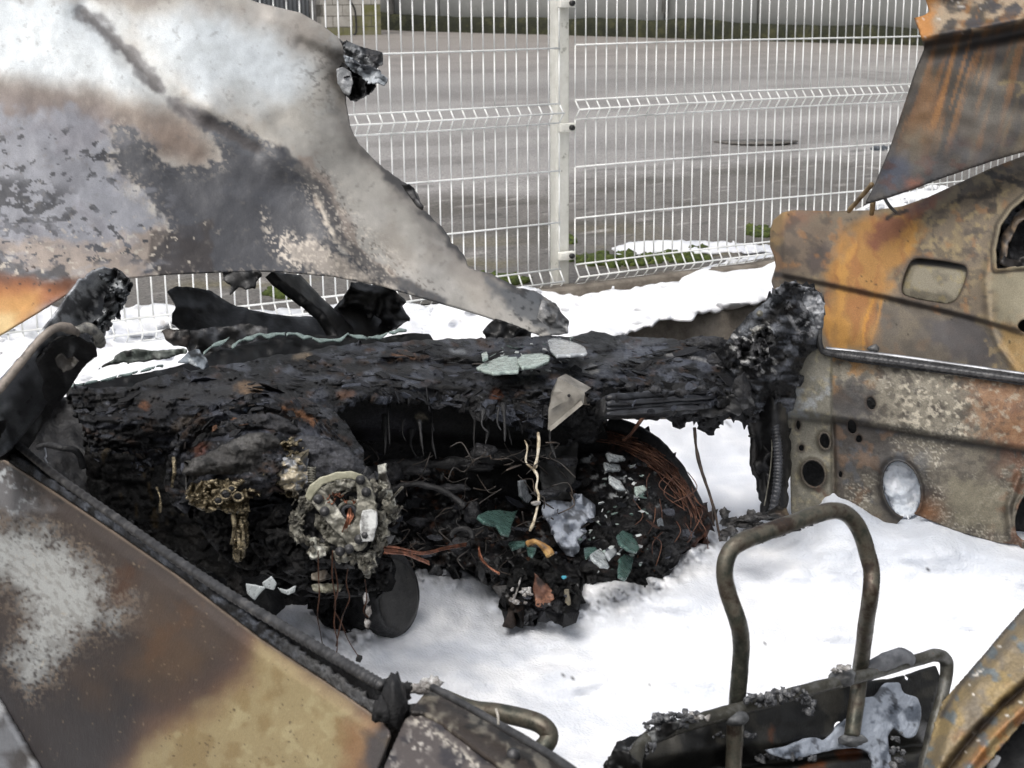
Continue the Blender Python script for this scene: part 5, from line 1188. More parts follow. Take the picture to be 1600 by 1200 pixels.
for ol in ([(288, 770), (300, 756), (330, 748), (362, 750), (390, 758), (412, 748), (430, 736), (440, 748), (420, 764), (392, 776), (388, 796), (360, 802), (336, 794), (316, 800), (300, 790)], [(370, 796), (386, 790), (388, 820), (382, 860), (374, 880), (366, 870), (366, 830)], [(440, 692), (462, 682), (478, 694), (482, 716), (466, 720), (446, 712)], [(424, 750), (446, 744), (462, 764), (470, 780), (450, 776), (432, 766)]):
    ragged('brass_crust', ol, 2.185, melt, 480 + len(ol), .03, wl=8, res=1.8, jag=3, mat=M_BRASS)
for k, (u, v, r) in enumerate(((353, 772, 9), (372, 776, 8), (341, 782, 7), (362, 764, 6))):     # honeycomb of burnt-out cells
    ring = [(u + r * math.cos(t), v + r * .85 * math.sin(t), 2.135) for t in np.linspace(0, 2 * math.pi, 15)]
    Geo().tube(P(*np.array(ring).T), .0018, 6, noise=.5, sd=k).build('cell_ring', M_BRASS, melt)
    lump = Geo(); lump_px(lump, u, v, 2.145, r * .8, r * .7, 3, amp=.1, n=12); lump.build('cell_hole', M_SOOT, melt)
slab_px('pearly_slag', [(418, 734), (440, 720), (470, 716), (482, 738), (484, 760), (466, 768), (440, 764), (424, 752)], 2.175, (150, 144, 126), 461, binn, .012, 12, M_PEARL, dome=.02)
for k, (u0, v0, u1, v1) in enumerate(((371, 830, 370, 876), (376, 812, 379, 870), (364, 800, 362, 850), (271, 715, 268, 760), (245, 762, 250, 800))):
    Geo().tube(pxpath([(u0, v0, 2.18), ((u0 + u1) / 2 + 3, (v0 + v1) / 2, 2.17), (u1, v1, 2.18)], 6), .0028, 7, noise=.7, sd=k).build('brass_drip', M_BRASS, binn)
# coil spring stub by the slag
ring = [(487 + 6 * math.cos(t), 730 + 26 * t / 44 + 2 * math.sin(t), 2.13 + .006 * math.sin(t)) for t in np.linspace(0, 44, 200)]
M_ALU = noise_mat('burnt_alloy', [(.28, A(60, 58, 52)), (.42, A(112, 110, 100)), (.55, A(132, 130, 120)), (.66, A(176, 174, 164)), (.8, A(70, 66, 58))], 45, .4, metal=.5, bump=(('n', 120, .6, .004), ('n', 400, .4, .001)), nr=.7, rr=(.28, .6))
Geo().tube(P(*np.array(ring).T), .0011, 5).build('spring', M_ALU, binn)
# steering switch plate
SW = 2.12
sw = panel('switch_plate', rough_line(spoly([(484, 768), (496, 762), (514, 776), (532, 800), (548, 820), (556, 800), (558, 770), (554, 748), (564, 742), (576, 750), (584, 776), (588, 800), (582, 830), (572, 850), (560, 862), (546, 852), (520, 826), (500, 802), (486, 784)], 3), .5, 6, 61), lambda U, V: SW - .024 + .003 * fbm(U / 14, V / 14, None, 3, 471), M_ALU, CAR, 2, paint=None, thick=.006)
def ring_panel(name, cu, cv, r1, r2, d, mat, parent, th=.006, sq=.9, rot=0):
    return panel(name, ell(cu, cv, r1, r1 * sq, rot, 36), lambda U, V: np.full(U.shape, d), mat, parent, 2, holes=[ell(cu, cv, r2, r2 * sq, rot, 30)], thick=th)
panel('arc_plate', rough_line([(476, 776), (484, 758), (500, 746), (524, 738), (548, 736), (566, 742), (574, 752), (566, 754), (548, 748), (526, 750), (504, 758), (492, 772), (484, 784)], .6, 6, 62), lambda U, V: np.full(U.shape, SW - .026), noise_mat('olive_plate', [(.3, A(112, 110, 90)), (.6, A(160, 158, 138)), (.8, A(84, 80, 66))], 40, .45, metal=.3, bump=(('n', 200, .4, .002),)), sw, 2, thick=.005)
panel('backing_block', rough_line(spoly([(470, 790), (490, 760), (540, 744), (590, 750), (604, 790), (600, 840), (580, 876), (540, 880), (500, 860), (476, 830)], 3), 2, 5, 63), lambda U, V: SW + .014 + .01 * fbm(U / 10, V / 10, None, 3, 472), M_SOOT, sw, 3, thick=.02)
ring_panel('sensor_ring', 545, 800, 20, 14, SW - .004, M_ALU, sw); ring_panel('sensor_ring', 545, 800, 13, 7, SW - .010, MATS['tray_dark'], sw)
panel('white_relay', rough_line([(566, 798), (580, 796), (589, 800), (588, 822), (582, 846), (564, 846), (562, 820)], .8, 5, 64), lambda U, V: np.full(U.shape, SW - .032), noise_mat('relay_white', [(.35, A(130, 130, 128)), (.5, A(206, 208, 206)), (.7, A(222, 224, 222)), (.85, A(60, 60, 60))], 70, .5, bump=(('n', 160, .6, .003),)), sw, 2, thick=.018)
for u, v in ((507, 799), (572, 769), (561, 843), (497, 780), (563, 750), (531, 862), (545, 858), (570, 836)):
    g = Geo(); c = P(np.array([float(u)]), np.array([float(v)]), np.array([SW - .030]))[0]; g.disc(c, .0048, .007, FW, 6); g.disc(c + FW * .003, .0068, .003, FW, 14); g.build('bolt', MATS['rail_dark'], sw)
M_ALUD = noise_mat('sooty_alloy', [(.3, A(24, 24, 23)), (.45, A(66, 64, 58)), (.58, A(120, 117, 106)), (.7, A(160, 158, 148)), (.82, A(34, 33, 31))], 70, .5, metal=.4, bump=(('n', 160, .8, .004),), nr=.75)
rg = random.Random(14)
def crust(name, path, n, r, d, mat, parent, seed, spread=6):
    rg = random.Random(seed); g = Geo(); C = curve(path, 10)
    for k in range(n):
        u, v = C[rg.randrange(len(C))]; q = rg.random()
        uu, vv = u + rg.gauss(0, spread), v + rg.gauss(0, spread); dd = d + rg.uniform(-.018, .014); c = P(np.array([uu]), np.array([vv]), np.array([dd]))[0]; s = r * rg.uniform(.5, 1.4) * d / FPX
        if q < .3: g.lump(c, (s * rg.uniform(.5, 1.7), s * .6, s * rg.uniform(.4, 1.3)), .9, 3.0, 10, k, rotm(rg.uniform(0, 3), rg.uniform(0, 3), 0), o=3)
        elif q < .55:
            m = rg.randint(5, 8); nn = -FW + np.array([rg.gauss(0, .5), 0, rg.gauss(0, .5)]); nn /= np.linalg.norm(nn); a_ = np.cross(nn, [.1, .2, 1]); a_ /= np.linalg.norm(a_); b_ = np.cross(nn, a_)
            g.plate([c + (a_ * math.cos(6.28 * i / m) * rg.uniform(.5, 1.9) + b_ * math.sin(6.28 * i / m) * rg.uniform(.5, 1.9)) * s for i in range(m)], s * .3, nn)
        elif q < .75: g.box(c, s * 1.8, s * 1.2, s * 2.6, rotm(rg.uniform(-.6, .6), rg.uniform(-.8, .8), rg.uniform(-.6, .6)))
        elif q < .9: g.disc(c, s * .9, s * 1.2, -FW + np.array([rg.gauss(0, .3), 0, rg.gauss(0, .3)]), 10)
        else: g.tube(np.array([c, c + np.array([rg.gauss(0, 1), rg.gauss(0, .5), rg.gauss(0, 1)]) * s * 3]), s * .35, 6)
    return g.build(name, mat, parent, kind='stuff', smooth=False)
crust('alloy_crust', [(488, 772), (470, 790), (458, 820), (462, 840), (478, 846), (490, 862), (486, 872)], 46, 4.6, SW, M_ALUD, sw, 71, 5)
crust('alloy_crust', [(578, 752), (594, 764), (604, 790), (608, 806), (598, 820), (600, 840), (588, 862)], 48, 4.6, SW, M_ALUD, sw, 72, 5)
crust('alloy_crust', [(500, 868), (530, 866), (560, 872), (580, 880), (576, 894)], 26, 4.2, SW, M_ALUD, sw, 73, 5)
crust('alloy_crust', [(510, 780), (530, 772), (550, 768), (540, 784), (512, 800), (500, 830), (520, 846)], 30, 3.0, SW - .002, M_ALUD, sw, 74, 6)
ragged('alloy_shard', [(590, 726), (604, 722), (602, 736), (610, 760), (620, 800), (622, 810), (612, 808), (600, 780), (592, 752)], SW - .005, sw, 473, .012, (A(112, 112, 106), A(170, 170, 160), A(60, 58, 54)), res=2)
ragged('alloy_shard', [(482, 842), (494, 838), (496, 852), (510, 858), (508, 866), (490, 872), (482, 868), (486, 856)], SW - .01, sw, 474, .012, (A(150, 150, 140), A(190, 190, 180), A(90, 88, 82)), res=2)
ragged('alloy_shard', [(558, 868), (582, 862), (590, 886), (570, 894), (560, 884)], SW - .012, sw, 475, .01, (A(120, 120, 112), A(168, 168, 158), A(70, 68, 62)), res=2)
for nm, ol, dd3, hl in (('casting_arm', [(470, 782), (484, 772), (490, 784), (476, 800), (468, 822), (474, 838), (464, 846), (456, 836), (458, 812), (462, 796)], -.002, [ell(474, 806, 3, 4)]),
                    ('casting_arm', [(594, 752), (604, 758), (612, 780), (620, 800), (622, 808), (616, 812), (606, 800), (600, 790), (596, 772)], -.008, [ell(607, 782, 2.5, 4)]),
                    ('mounting_lug', [(478, 842), (494, 838), (500, 850), (512, 856), (508, 866), (494, 870), (484, 872), (480, 862), (488, 856)], -.006, [ell(494, 860, 3, 3)]),
                    ('mounting_lug', [(520, 862), (536, 856), (552, 862), (556, 872), (540, 880), (524, 876)], -.008, [ell(531, 867, 3.5, 3.5), ell(546, 868, 3, 3)]),
                    ('mounting_lug', [(556, 868), (582, 860), (590, 884), (572, 894), (560, 888)], -.01, [ell(571, 878, 4, 4)]),
                    ('side_bracket', [(588, 800), (602, 796), (606, 820), (602, 840), (588, 854), (578, 856), (584, 838), (590, 820)], -.006, [ell(596, 816, 3, 3), ell(592, 836, 2.5, 2.5)]),
                    ('cover_strip', [(500, 762), (530, 750), (556, 752), (560, 760), (536, 766), (512, 776)], -.002, []),
                    ('grey_web', [(492, 800), (520, 826), (548, 852), (540, 862), (512, 846), (492, 822)], .004, [ell(508, 826, 5, 6, 40)])):
    panel(nm, rough_line(ol, 1.0, 4, len(ol)), lambda U, V, q=dd3: SW + q + .004 * fbm(U / 8, V / 8, None, 3, 478), M_ALU, sw, 1.8, holes=hl, thick=.007)
M_COP = noise_mat('burnt_copper', [(.3, A(44, 28, 22)), (.5, A(120, 76, 56)), (.62, A(176, 118, 92)), (.78, A(70, 44, 34))], 60, .4, metal=.6, bump=(('n', 300, .4, .001),), nr=.7)
g = Geo(); rg = random.Random(5)
for k in range(16):
    u, v = rg.uniform(506, 556), rg.uniform(772, 784); g.tube(pxpath([(u, v, SW - .02), (u + rg.uniform(-6, 6), v + rg.uniform(-5, 5), SW - .026), (u + rg.uniform(-10, 10), v + rg.uniform(-6, 6), SW - .02)], 4), .0009, 5)
for k in range(12): g.tube(pxpath([(546 + rg.uniform(-3, 3), 796 + rg.uniform(-6, 6), SW - .015), (548 + rg.uniform(-6, 6), 806, SW - .026), (540 + rg.uniform(-6, 6), 826 + rg.uniform(-6, 6), SW - .024)], 5), .0008, 5)
g.build('copper_winding', M_COP, sw)
# sleeve that stands out below the column, like a dark drum
g = Geo(); c0 = P(np.array([588.]), np.array([930.]), np.array([2.56]))[0]; ax = np.array([.86, -.42, .18])
g.add(*tube_geo(np.stack([c0 + ax * q for q in np.linspace(-.045, .045, 8)]), np.array([.060, .066, .064, .066, .065, .067, .066, .062]), 30, noise=.14, nf=14)); col_ = g.build('column_drum', M_SOOT, CAR, bevel=.004)
g = Geo(); g.add(*tube_geo(np.stack([c0 + ax * q for q in (.040, .047, .050)]), np.array([.058, .057, .05]), 30, noise=.12, nf=20)); g.build('drum_rim', noise_mat('drum_rim', [(.35, (.008, .008, .008)), (.6, (.03, .029, .027)), (.75, (.09, .085, .08))], 30, .6, bump=(('n', 100, .6, .004),)), col_)
slab_px('column_base', [(480, 930), (520, 925), (580, 940), (570, 985), (552, 996), (530, 990), (500, 970)], 2.56, (14, 14, 15), 481, CAR, .03, 20, dome=.05)
slab_px('column_base', [(430, 905), (520, 900), (600, 905), (600, 925), (520, 935), (440, 925)], 2.4, (18, 18, 19), 483, CAR, .02, 20, dome=.03)
ragged('olive_strap', [(486, 916), (500, 910), (520, 913), (540, 914), (530, 924), (506, 928), (490, 924)], 2.17, CAR, 485, .006, (A(110, 108, 92), A(158, 156, 140), A(60, 58, 50)), res=2)
ragged('dark_clamp', [(486, 896), (510, 890), (520, 902), (500, 908), (488, 906)], 2.16, CAR, 486, .01, (A(80, 72, 62), A(120, 112, 100), A(40, 36, 32)), res=2)
for k, ol in enumerate(([(384, 912), (400, 914), (416, 918), (404, 930), (398, 938), (386, 928)], [(434, 918), (448, 922), (463, 914), (460, 926), (450, 930), (440, 926)], [(410, 910), (424, 900), (432, 912), (428, 922), (412, 918)])):
    panel('pale_shard', rough_line(ol, .5, 4, k), lambda U, V: np.full(U.shape, 2.06 + .02 * k), M_GLASSW, None, 2, thick=.003, label=('curved pale shard behind the door rail, leftmost of the pale pieces under the column', 'small scalloped pale shard right of the larger ones under the steering column', 'grey pale shard lying highest between two whiter pieces under the column')[k], cat='shard')
for k, pts in enumerate(([(497, 860), (498, 905), (499, 930), (496, 960), (500, 985), (504, 1008)], [(520, 860), (519, 900), (524, 940), (522, 975), (527, 1000), (526, 1022)], [(522, 880), (528, 920), (522, 950), (534, 975), (544, 1000), (560, 1026)], [(545, 880), (541, 910), (546, 935), (536, 960), (530, 985), (525, 1010)], [(570, 905), (573, 935), (568, 955), (576, 965)])):
    Geo().tube(pxpath([(u, v, 2.1 + .012 * k + .0002 * (v - 860)) for u, v in pts], 7), .0009, 5, noise=.4, sd=k).build('hanging_wire', noise_mat('thin_wire', [(.35, A(30, 20, 16)), (.55, A(84, 54, 38)), (.75, A(40, 34, 30))], 40, .5, metal=.3), CAR)
g = Geo(); g.box(P(np.array([561.]), np.array([1029.]), np.array([2.17]))[0], .007, .006, .008, rotm(.3, .4, .2)); g.build('wire_plug', M_SOOT, CAR)
g = Geo()
for k, (u, v) in enumerate(((572, 935), (576, 955), (574, 975))): lump_px(g, u, v, 2.17, 5, 9, amp=.5, f=2, n=10, seed=k)
g.build('ash_strand', MATS['ash_pale'], CAR)

# ---------------------------------------------------------------- wreckage on the floor
heap_d = tps([(560, 760, 2.85), (640, 870, 2.82), (700, 790, 2.9), (800, 840, 2.86), (800, 940, 2.66), (900, 920, 2.70), (740, 900, 2.78), (660, 890, 2.84), (880, 680, 3.1), (860, 780, 3.04), (700, 700, 2.95), (560, 860, 2.85)])
M_WRECK = coat_mat('wreckage', 0, (('n', 40, .8, .015), ('e', 110, .35, .004), ('n', 280, .6, .003)), .6, 200, .35)
def heap_paint(U, V):
    c = char_paint(501, 26, (16, 16, 17), (54, 56, 62), (70, 54, 42), .5, .4)(U, V)
    c.lay(A(150, 150, 150), .7 * sst(.66, .8, fbm(U / 9, V / 8, None, 4, 502))); c.lay(A(96, 60, 38), .6 * sst(.6, .75, fbm(U / 12, V / 16, None, 4, 503)))
    c.lay(A(66, 66, 68), .5 * sst(.1, .5, fbm(U / 40, V / 34, None, 4, 504)) * (1 - sst(-6, 20, sdp(U, V, [(640, 760), (720, 770), (760, 850), (790, 900), (700, 890), (640, 840)]))))
    return c
heap = panel('charred_wreckage', rough_line([(540, 690), (640, 680), (860, 680), (920, 700), (930, 800), (910, 860), (905, 910), (902, 945), (880, 958), (860, 950), (830, 960), (798, 955), (786, 930), (790, 900), (770, 906), (740, 880), (700, 890), (665, 880), (640, 900), (600, 880), (560, 880)], 5, 7, 65), heap_d, M_WRECK, None, 2.8, paint=heap_paint,
             disp=lambda U, V: char_disp(.035, 40, 505, .6)(U, V) + .03 * fbm(U / 40, V / 30, None, 4, 506), thick=.03, label='heap of charred black wreckage on the foam between the steering column and the tyre', cat='wreckage')
flakes(70, [(560, 720), (860, 720), (910, 850), (890, 940), (800, 940), (740, 870), (640, 880), (560, 860)], lambda U, V: heap_d(U, V) - .03, (.006, .026), fc + fc + [A(84, 86, 92), A(70, 50, 38)], 10, tilt=.6).build('char_flakes', M_WRECK, heap, kind='stuff', smooth=False)
g = Geo(); rg = random.Random(9)
for k in range(16):
    lump_px(g, rg.uniform(560, 880), rg.uniform(700, 870), rg.uniform(2.72, 2.84), rg.uniform(8, 26), rg.uniform(6, 16), amp=.5, f=2.2, n=16, seed=k)
g.build('char_lump', M_CHAR, heap, kind='stuff')
slab_px('front_chunk', [(792, 905), (806, 885), (840, 878), (870, 890), (880, 910), (900, 925), (898, 946), (872, 950), (850, 956), (820, 956), (796, 948)], 2.70, (22, 22, 22), 511, heap, .03, 16, M_WRECK, dome=.05)
ragged('copper_sheet', [(834, 896), (846, 902), (862, 922), (866, 936), (852, 950), (836, 948), (832, 920)], 2.635, heap, 513, .006, (A(96, 64, 50), A(150, 108, 86), A(40, 28, 24)), res=2, mat=M_STEEL)
g = Geo()
for k in range(14):
    lump_px(g, 800 + rg.uniform(0, 34), 926 + rg.uniform(-6, 16), 2.63, rg.uniform(2, 6), rg.uniform(2, 5), amp=.6, f=2, n=9, seed=k)
g.build('ash_crust', MATS['ash_pale'], heap, kind='stuff')
ragged('pale_strip', [(882, 920), (888, 920), (892, 944), (884, 950), (882, 936)], 2.64, heap, 515, .004, (A(150, 144, 122), A(176, 170, 150), A(110, 104, 90)), res=2)
Geo().tube(pxpath([(816, 888, 2.65), (813, 905, 2.64), (808, 922, 2.64), (804, 934, 2.64)], 5), .0016, 6, noise=.5).build('pale_strand', MATS['ash_pale'], heap)
g = Geo(); lump_px(g, 881, 902, 2.64, 4, 3, amp=.3, seed=2, n=10); g.build('blue_crumb', noise_mat('blue_crumb', [(.4, (.05, .30, .42)), (.6, (.10, .45, .55))], 60, .5), heap)
panel('foam_patch', rough_line(spoly([(846, 800), (856, 782), (885, 785), (915, 790), (918, 812), (900, 835), (905, 860), (890, 868), (870, 850), (862, 825)], 4), 2, 5, 66), lambda U, V: 2.79 + .02 * fbm(U / 18, V / 18, None, 4, 517), FOAM, None, 3, paint=lambda U, V: Coat(U, V, A(150, 156, 166, 1.2), .7).lay(A(70, 72, 76), .8 * sst(.2, .6, fbm(U / 12, V / 12, None, 4, 518))), thick=.02, kind='stuff', label='greyish foam patch among the wreckage left of the burnt tyre', cat='foam')
ragged('duct_panel', [(838, 690), (880, 672), (905, 690), (900, 740), (896, 782), (850, 786), (842, 740)], 2.92, heap, 519, .01, (A(44, 44, 44), A(74, 74, 74), A(18, 18, 18)), res=3, wl=30)
ring = [(722 + 16 * math.cos(t), 838 + 12 * math.sin(t), 2.66) for t in np.linspace(3.0, 6.6, 16)]
Geo().tube(P(*np.array(ring).T), .005, 8, noise=.4).build('hose_end', M_SOOT, heap)
# tyre mound with its cords showing
mound_d = tps([(900, 680, 3.02), (960, 664, 3.05), (1040, 720, 2.98), (1090, 790, 2.92), (1106, 840, 2.9), (1030, 905, 2.76), (950, 900, 2.74), (900, 860, 2.8), (980, 780, 2.78), (900, 770, 2.92), (1040, 820, 2.76)])
def mound_paint(U, V):
    c = char_paint(521, 24, (11, 11, 12), (52, 54, 60), (60, 42, 34), .35, .5)(U, V)
    c.lay(A(180, 184, 186), .85 * sst(.5, .64, fbm(U / 12, V / 9, None, 4, 522)) * (1 - sst(0, 30, sdp(U, V, [(920, 690), (960, 700), (1010, 740), (1010, 790), (960, 780), (925, 730)]))))
    c.lay(A(100, 58, 38), .7 * sst(-.1, .5, fbm((U + V) / 5, (U - V) / 26, None, 4, 523)) * np.exp(-(dline(U, V, [(940, 680), (1000, 702), (1050, 745), (1085, 800), (1098, 840)]) / 16) ** 2))
    return c
mound = panel('tyre_mound', rough_line([(886, 690), (920, 672), (960, 662), (990, 670), (1030, 698), (1058, 730), (1080, 764), (1092, 786), (1106, 784), (1104, 800), (1110, 818), (1106, 838), (1086, 848), (1064, 862), (1052, 878), (1036, 896), (1022, 918), (1000, 908), (960, 912), (930, 906), (900, 890), (880, 860), (880, 780), (890, 740)], 3, 6, 67), mound_d, M_WRECK, None, 2.8, paint=mound_paint,
              disp=lambda U, V: char_disp(.024, 34, 524, .6)(U, V) + .014 * fbm(U / 60, V / 60, None, 3, 525), thick=.03, label='round burnt tyre mound with bare rusty cords, sunk in foam under the dashboard end', cat='tyre')
Geo().tube(pxpath([(950, 664, 3.06), (985, 672, 3.05), (1022, 695, 3.02), (1052, 728, 2.99), (1075, 765, 2.95), (1086, 792, 2.93)], 8), .016, 12, noise=.12).build('tyre_rim_edge', M_SOOT, mound)
rg = random.Random(31); g = Geo()
BASE = [(930, 676), (985, 692), (1030, 722), (1062, 758), (1084, 800), (1096, 842)]
for k in range(70):
    o1, o2 = rg.uniform(-14, 12), rg.uniform(-14, 14); a = rg.uniform(0, .6); b = a + rg.uniform(.2, .45); C = curve(BASE, 10); i0, i1 = int(a * 50), min(50, int(b * 50))
    pts = [(C[i][0] + o1 * (1 - t) + o2 * t + rg.gauss(0, 1), C[i][1] - o1 * .6 * (1 - t) - o2 * .5 * t + rg.gauss(0, 1)) for i in range(i0, i1, 3) for t in [(i - i0) / max(1, i1 - i0)]]
    if len(pts) < 3: continue
    dd = rg.uniform(.02, .06)
    g.tube(pxpath([(u, v, float(mound_d(np.array([u]), np.array([v]))[0]) - dd) for u, v in pts], 3), rg.uniform(.0008, .0016), 5)
for k in range(16):
    u, v = rg.uniform(960, 1090), rg.uniform(720, 850)
    g.tube(pxpath([(u, v, 2.74), (u + rg.uniform(-20, 20), v + rg.uniform(10, 30), 2.72), (u + rg.uniform(-30, 30), v + rg.uniform(30, 60), 2.73)], 5), .0009, 5)
g.build('tyre_cords', noise_mat('rusty_cord', [(.3, A(30, 20, 17)), (.5, A(78, 50, 38)), (.65, A(120, 84, 64)), (.8, A(40, 28, 24))], 40, .5, metal=.3, nr=.7), mound, kind='stuff')
flakes(46, [(910, 700), (960, 690), (1060, 780), (1090, 830), (1020, 890), (930, 890), (890, 800)], lambda U, V: mound_d(U, V) - .025, (.005, .022), fc + fc + [A(130, 136, 140), A(70, 46, 36)], 12, tilt=.6).build('char_flakes', M_WRECK, mound, kind='stuff', smooth=False)
# loose glass and copper
def shard(ol, d, mat, lab, tilt=(0, 0), seed=1, th=.005):
    cu, cv = np.mean([p[0] for p in ol]), np.mean([p[1] for p in ol])
    panel('glass_shard', rough_line(ol, .7, 5, seed), lambda U, V: d + tilt[0] * (U - cu) / 100 + tilt[1] * (V - cv) / 100 + .002 * fbm(U / 9, V / 9, None, 3, seed), mat, None, 2, thick=th, label=lab, cat='glass shard', group='broken window glass')
M_GP = glass_mat('pale_green_glass', (.40, .48, .44), .2, .15); M_GW2 = glass_mat('clear_glass', (.50, .53, .55), .15, .25)
shard([(744, 574), (757, 566), (786, 556), (806, 554), (813, 572), (810, 580), (770, 582), (755, 579)], 2.78, M_GP, 'pale green glass shard lying on the charred dashboard, leftmost of three', (0, -1.2), 2)
shard([(808, 562), (816, 554), (846, 551), (860, 556), (858, 564), (836, 572), (816, 574)], 2.80, M_GP, 'pale green glass shard on the dashboard, between the other two pale shards', (0, -1.0), 3)
shard([(855, 532), (866, 528), (896, 534), (914, 542), (918, 552), (870, 556), (860, 546)], 2.94, M_GW2, 'clear grey glass shard on the dashboard, rightmost and farthest of three', (0, -1.4), 4)
shard([(752, 552), (760, 549), (764, 558), (754, 562)], 2.84, M_GP, 'tiny pale glass chip on the dashboard just behind the leftmost shard', (0, -1), 5)
shard([(745, 806), (760, 799), (780, 796), (800, 800), (809, 797), (800, 820), (796, 836), (784, 832), (776, 820), (756, 816)], 2.66, M_GLASSG, 'large dark green glass shard on the wreckage below the hanging wire', (.3, -.6), 6)
shard([(794, 846), (820, 844), (821, 850), (800, 856)], 2.62, M_GLASSG, 'small flat green glass sliver below the large green shard', (0, -.5), 7)
shard([(822, 852), (839, 856), (832, 868), (824, 866)], 2.62, M_GLASSG, 'small three cornered green glass piece right of the flat sliver', (0, -.5), 8)
shard([(964, 836), (974, 828), (986, 832), (1000, 856), (996, 862), (980, 858), (968, 848)], 2.64, M_GLASSG, 'green glass shard standing in the tyre mound, upper of two green ones', (.3, -.5), 9)
shard([(968, 872), (976, 866), (990, 872), (986, 892), (978, 906), (967, 900)], 2.62, M_GLASSG, 'long green glass shard at the front foot of the tyre mound', (.3, -.3), 10)
shard([(912, 856), (930, 854), (936, 862), (922, 866), (914, 872)], 2.64, M_GLASSG, 'green glass piece behind the white torn flake at the tyre mound', (0, -.5), 11)
shard([(922, 866), (936, 858), (946, 866), (952, 886), (940, 884), (930, 876)], 2.61, M_GLASSW, 'white torn looking glass flake at the left foot of the tyre mound', (.2, -.3), 12)
shard([(946, 862), (960, 856), (964, 862), (954, 874)], 2.63, M_GW2, 'small grey glass chip right of the white torn flake', (.2, -.3), 13)
shard([(992, 760), (1006, 758), (1012, 764), (996, 774)], 2.70, M_GP, 'pale green chip high on the tyre mound', (.2, -.3), 14)
shard([(952, 742), (970, 752), (978, 764), (966, 762), (954, 752)], 2.72, M_GLASSW, 'long white flake high on the left of the tyre mound', (.2, -.3), 15)
shard([(948, 708), (974, 712), (978, 718), (954, 720)], 2.86, M_GLASSW, 'broad whitish flake near the top of the tyre mound', (.2, -.3), 16)
shard([(944, 722), (968, 726), (970, 734), (948, 734)], 2.84, M_GLASSW, 'whitish flake just under the broad one on the tyre mound', (.2, -.3), 17)
shard([(812, 752), (822, 750), (826, 770), (832, 778), (826, 786), (814, 776)], 2.70, glass_mat('grey_shard', (.12, .13, .14), .3, .1), 'grey upright shard beside the hanging wire over the wreckage', (.2, 0), 18)
crumb = lambda reg, dep, n, sd_, lab: flakes(n, reg, dep, (.002, .008), [A(150, 165, 160), A(190, 196, 196), A(90, 110, 104), A(206, 210, 210)], sd_, tilt=.5).build('glass_crumbs', coat_mat('crumb_glass', 0, (('n', 300, .1, .001),), .1), None, kind='stuff', smooth=False, label=lab, cat='glass crumbs')
crumb([(740, 585), (760, 545), (900, 525), (930, 555), (860, 580)], lambda U, V: dtop(U, V) - .022, 34, 17, 'glass crumbs scattered round the shards on the charred dashboard')
crumb([(900, 840), (960, 700), (1020, 760), (1010, 880), (940, 900)], lambda U, V: mound_d(U, V) - .04, 60, 18, 'glass crumbs sprinkled over the tyre mound')
def cable(name, paths, r, lab, n=7, spread=3, seed=3):
    rg = random.Random(seed); g = Geo()
    for pth in paths:
        for k in range(n):
            o1, o2 = rg.uniform(-spread, spread), rg.uniform(-spread, spread)
            g.tube(pxpath([(u + rg.gauss(0, .6), v + o1 + (o2 - o1) * i / len(pth), d + rg.uniform(-.006, .006)) for i, (u, v, d) in enumerate(pth)], 5), r * rg.uniform(.7, 1.2), 6)
    g.build(name, M_COP, None, label=lab, cat='cable')
cable('copper_cable', [[(592, 856, 2.30), (620, 857, 2.33), (660, 864, 2.40), (694, 856, 2.48), (728, 850, 2.56)], [(598, 862, 2.30), (630, 864, 2.34), (650, 872, 2.38), (670, 880, 2.42)]], .0016, 'bright copper strands splaying from the steering column over the foam', 8)
cable('copper_cable', [[(748, 856, 2.58), (752, 872, 2.57), (764, 886, 2.56), (780, 896, 2.55)]], .0016, 'short curved copper strands lying in front of the wreckage', 4, 2, 5)
M_PW = noise_mat('pale_wire', [(.35, A(110, 96, 76)), (.5, A(196, 184, 160)), (.7, A(230, 224, 210))], 60, .5)
Geo().tube(pxpath([(841, 676, 2.70), (842, 690, 2.69), (840, 712, 2.69), (836, 730, 2.69), (838, 726, 2.69)], 6), .0032, 6, noise=.3).build('hanging_wire', M_PW, dash)
Geo().tube(pxpath([(820, 688, 2.70), (824, 700, 2.69), (822, 722, 2.69), (834, 734, 2.69), (840, 746, 2.68), (838, 762, 2.68), (842, 776, 2.68), (838, 800, 2.67), (834, 816, 2.66), (828, 830, 2.66)], 6), .0022, 6, noise=.6).build('hanging_wire', M_PW, dash)
g = Geo(); lump_px(g, 837, 786, 2.67, 8, 4, amp=.4, f=2, seed=3, n=10); g.build('wire_ferrule', MATS['ash_pale'], dash)
Geo().tube(pxpath([(824, 850, 2.60), (838, 846, 2.59), (852, 856, 2.585), (860, 868, 2.58)], 6), .006, 8, noise=.5).build('ochre_strap', noise_mat('ochre', [(.35, A(60, 44, 26)), (.5, A(150, 112, 62)), (.7, A(200, 170, 112))], 50, .6), heap)
Geo().tube(pxpath([(1085, 668, 2.84), (1088, 700, 2.83), (1096, 735, 2.82), (1108, 770, 2.81), (1118, 805, 2.80), (1126, 846, 2.79)], 8), .0028, 7, noise=.45).build('hanging_wire', noise_mat('charred_wire', [(.35, A(20, 16, 14)), (.55, A(52, 40, 32)), (.75, A(84, 60, 44))], 60, .7), dash)
Geo().tube(pxpath([(1114, 790, 2.805), (1113, 806, 2.80), (1116, 822, 2.80)], 5), .0018, 6, noise=.4).build('hanging_wire', MATS['charred_wire'], dash)
Geo().tube(pxpath([(1006, 650, 2.86), (996, 664, 2.86), (984, 680, 2.87), (974, 688, 2.88)], 5), .004, 7, noise=.3).build('hanging_wire', MATS['rusty_cord'], dash)

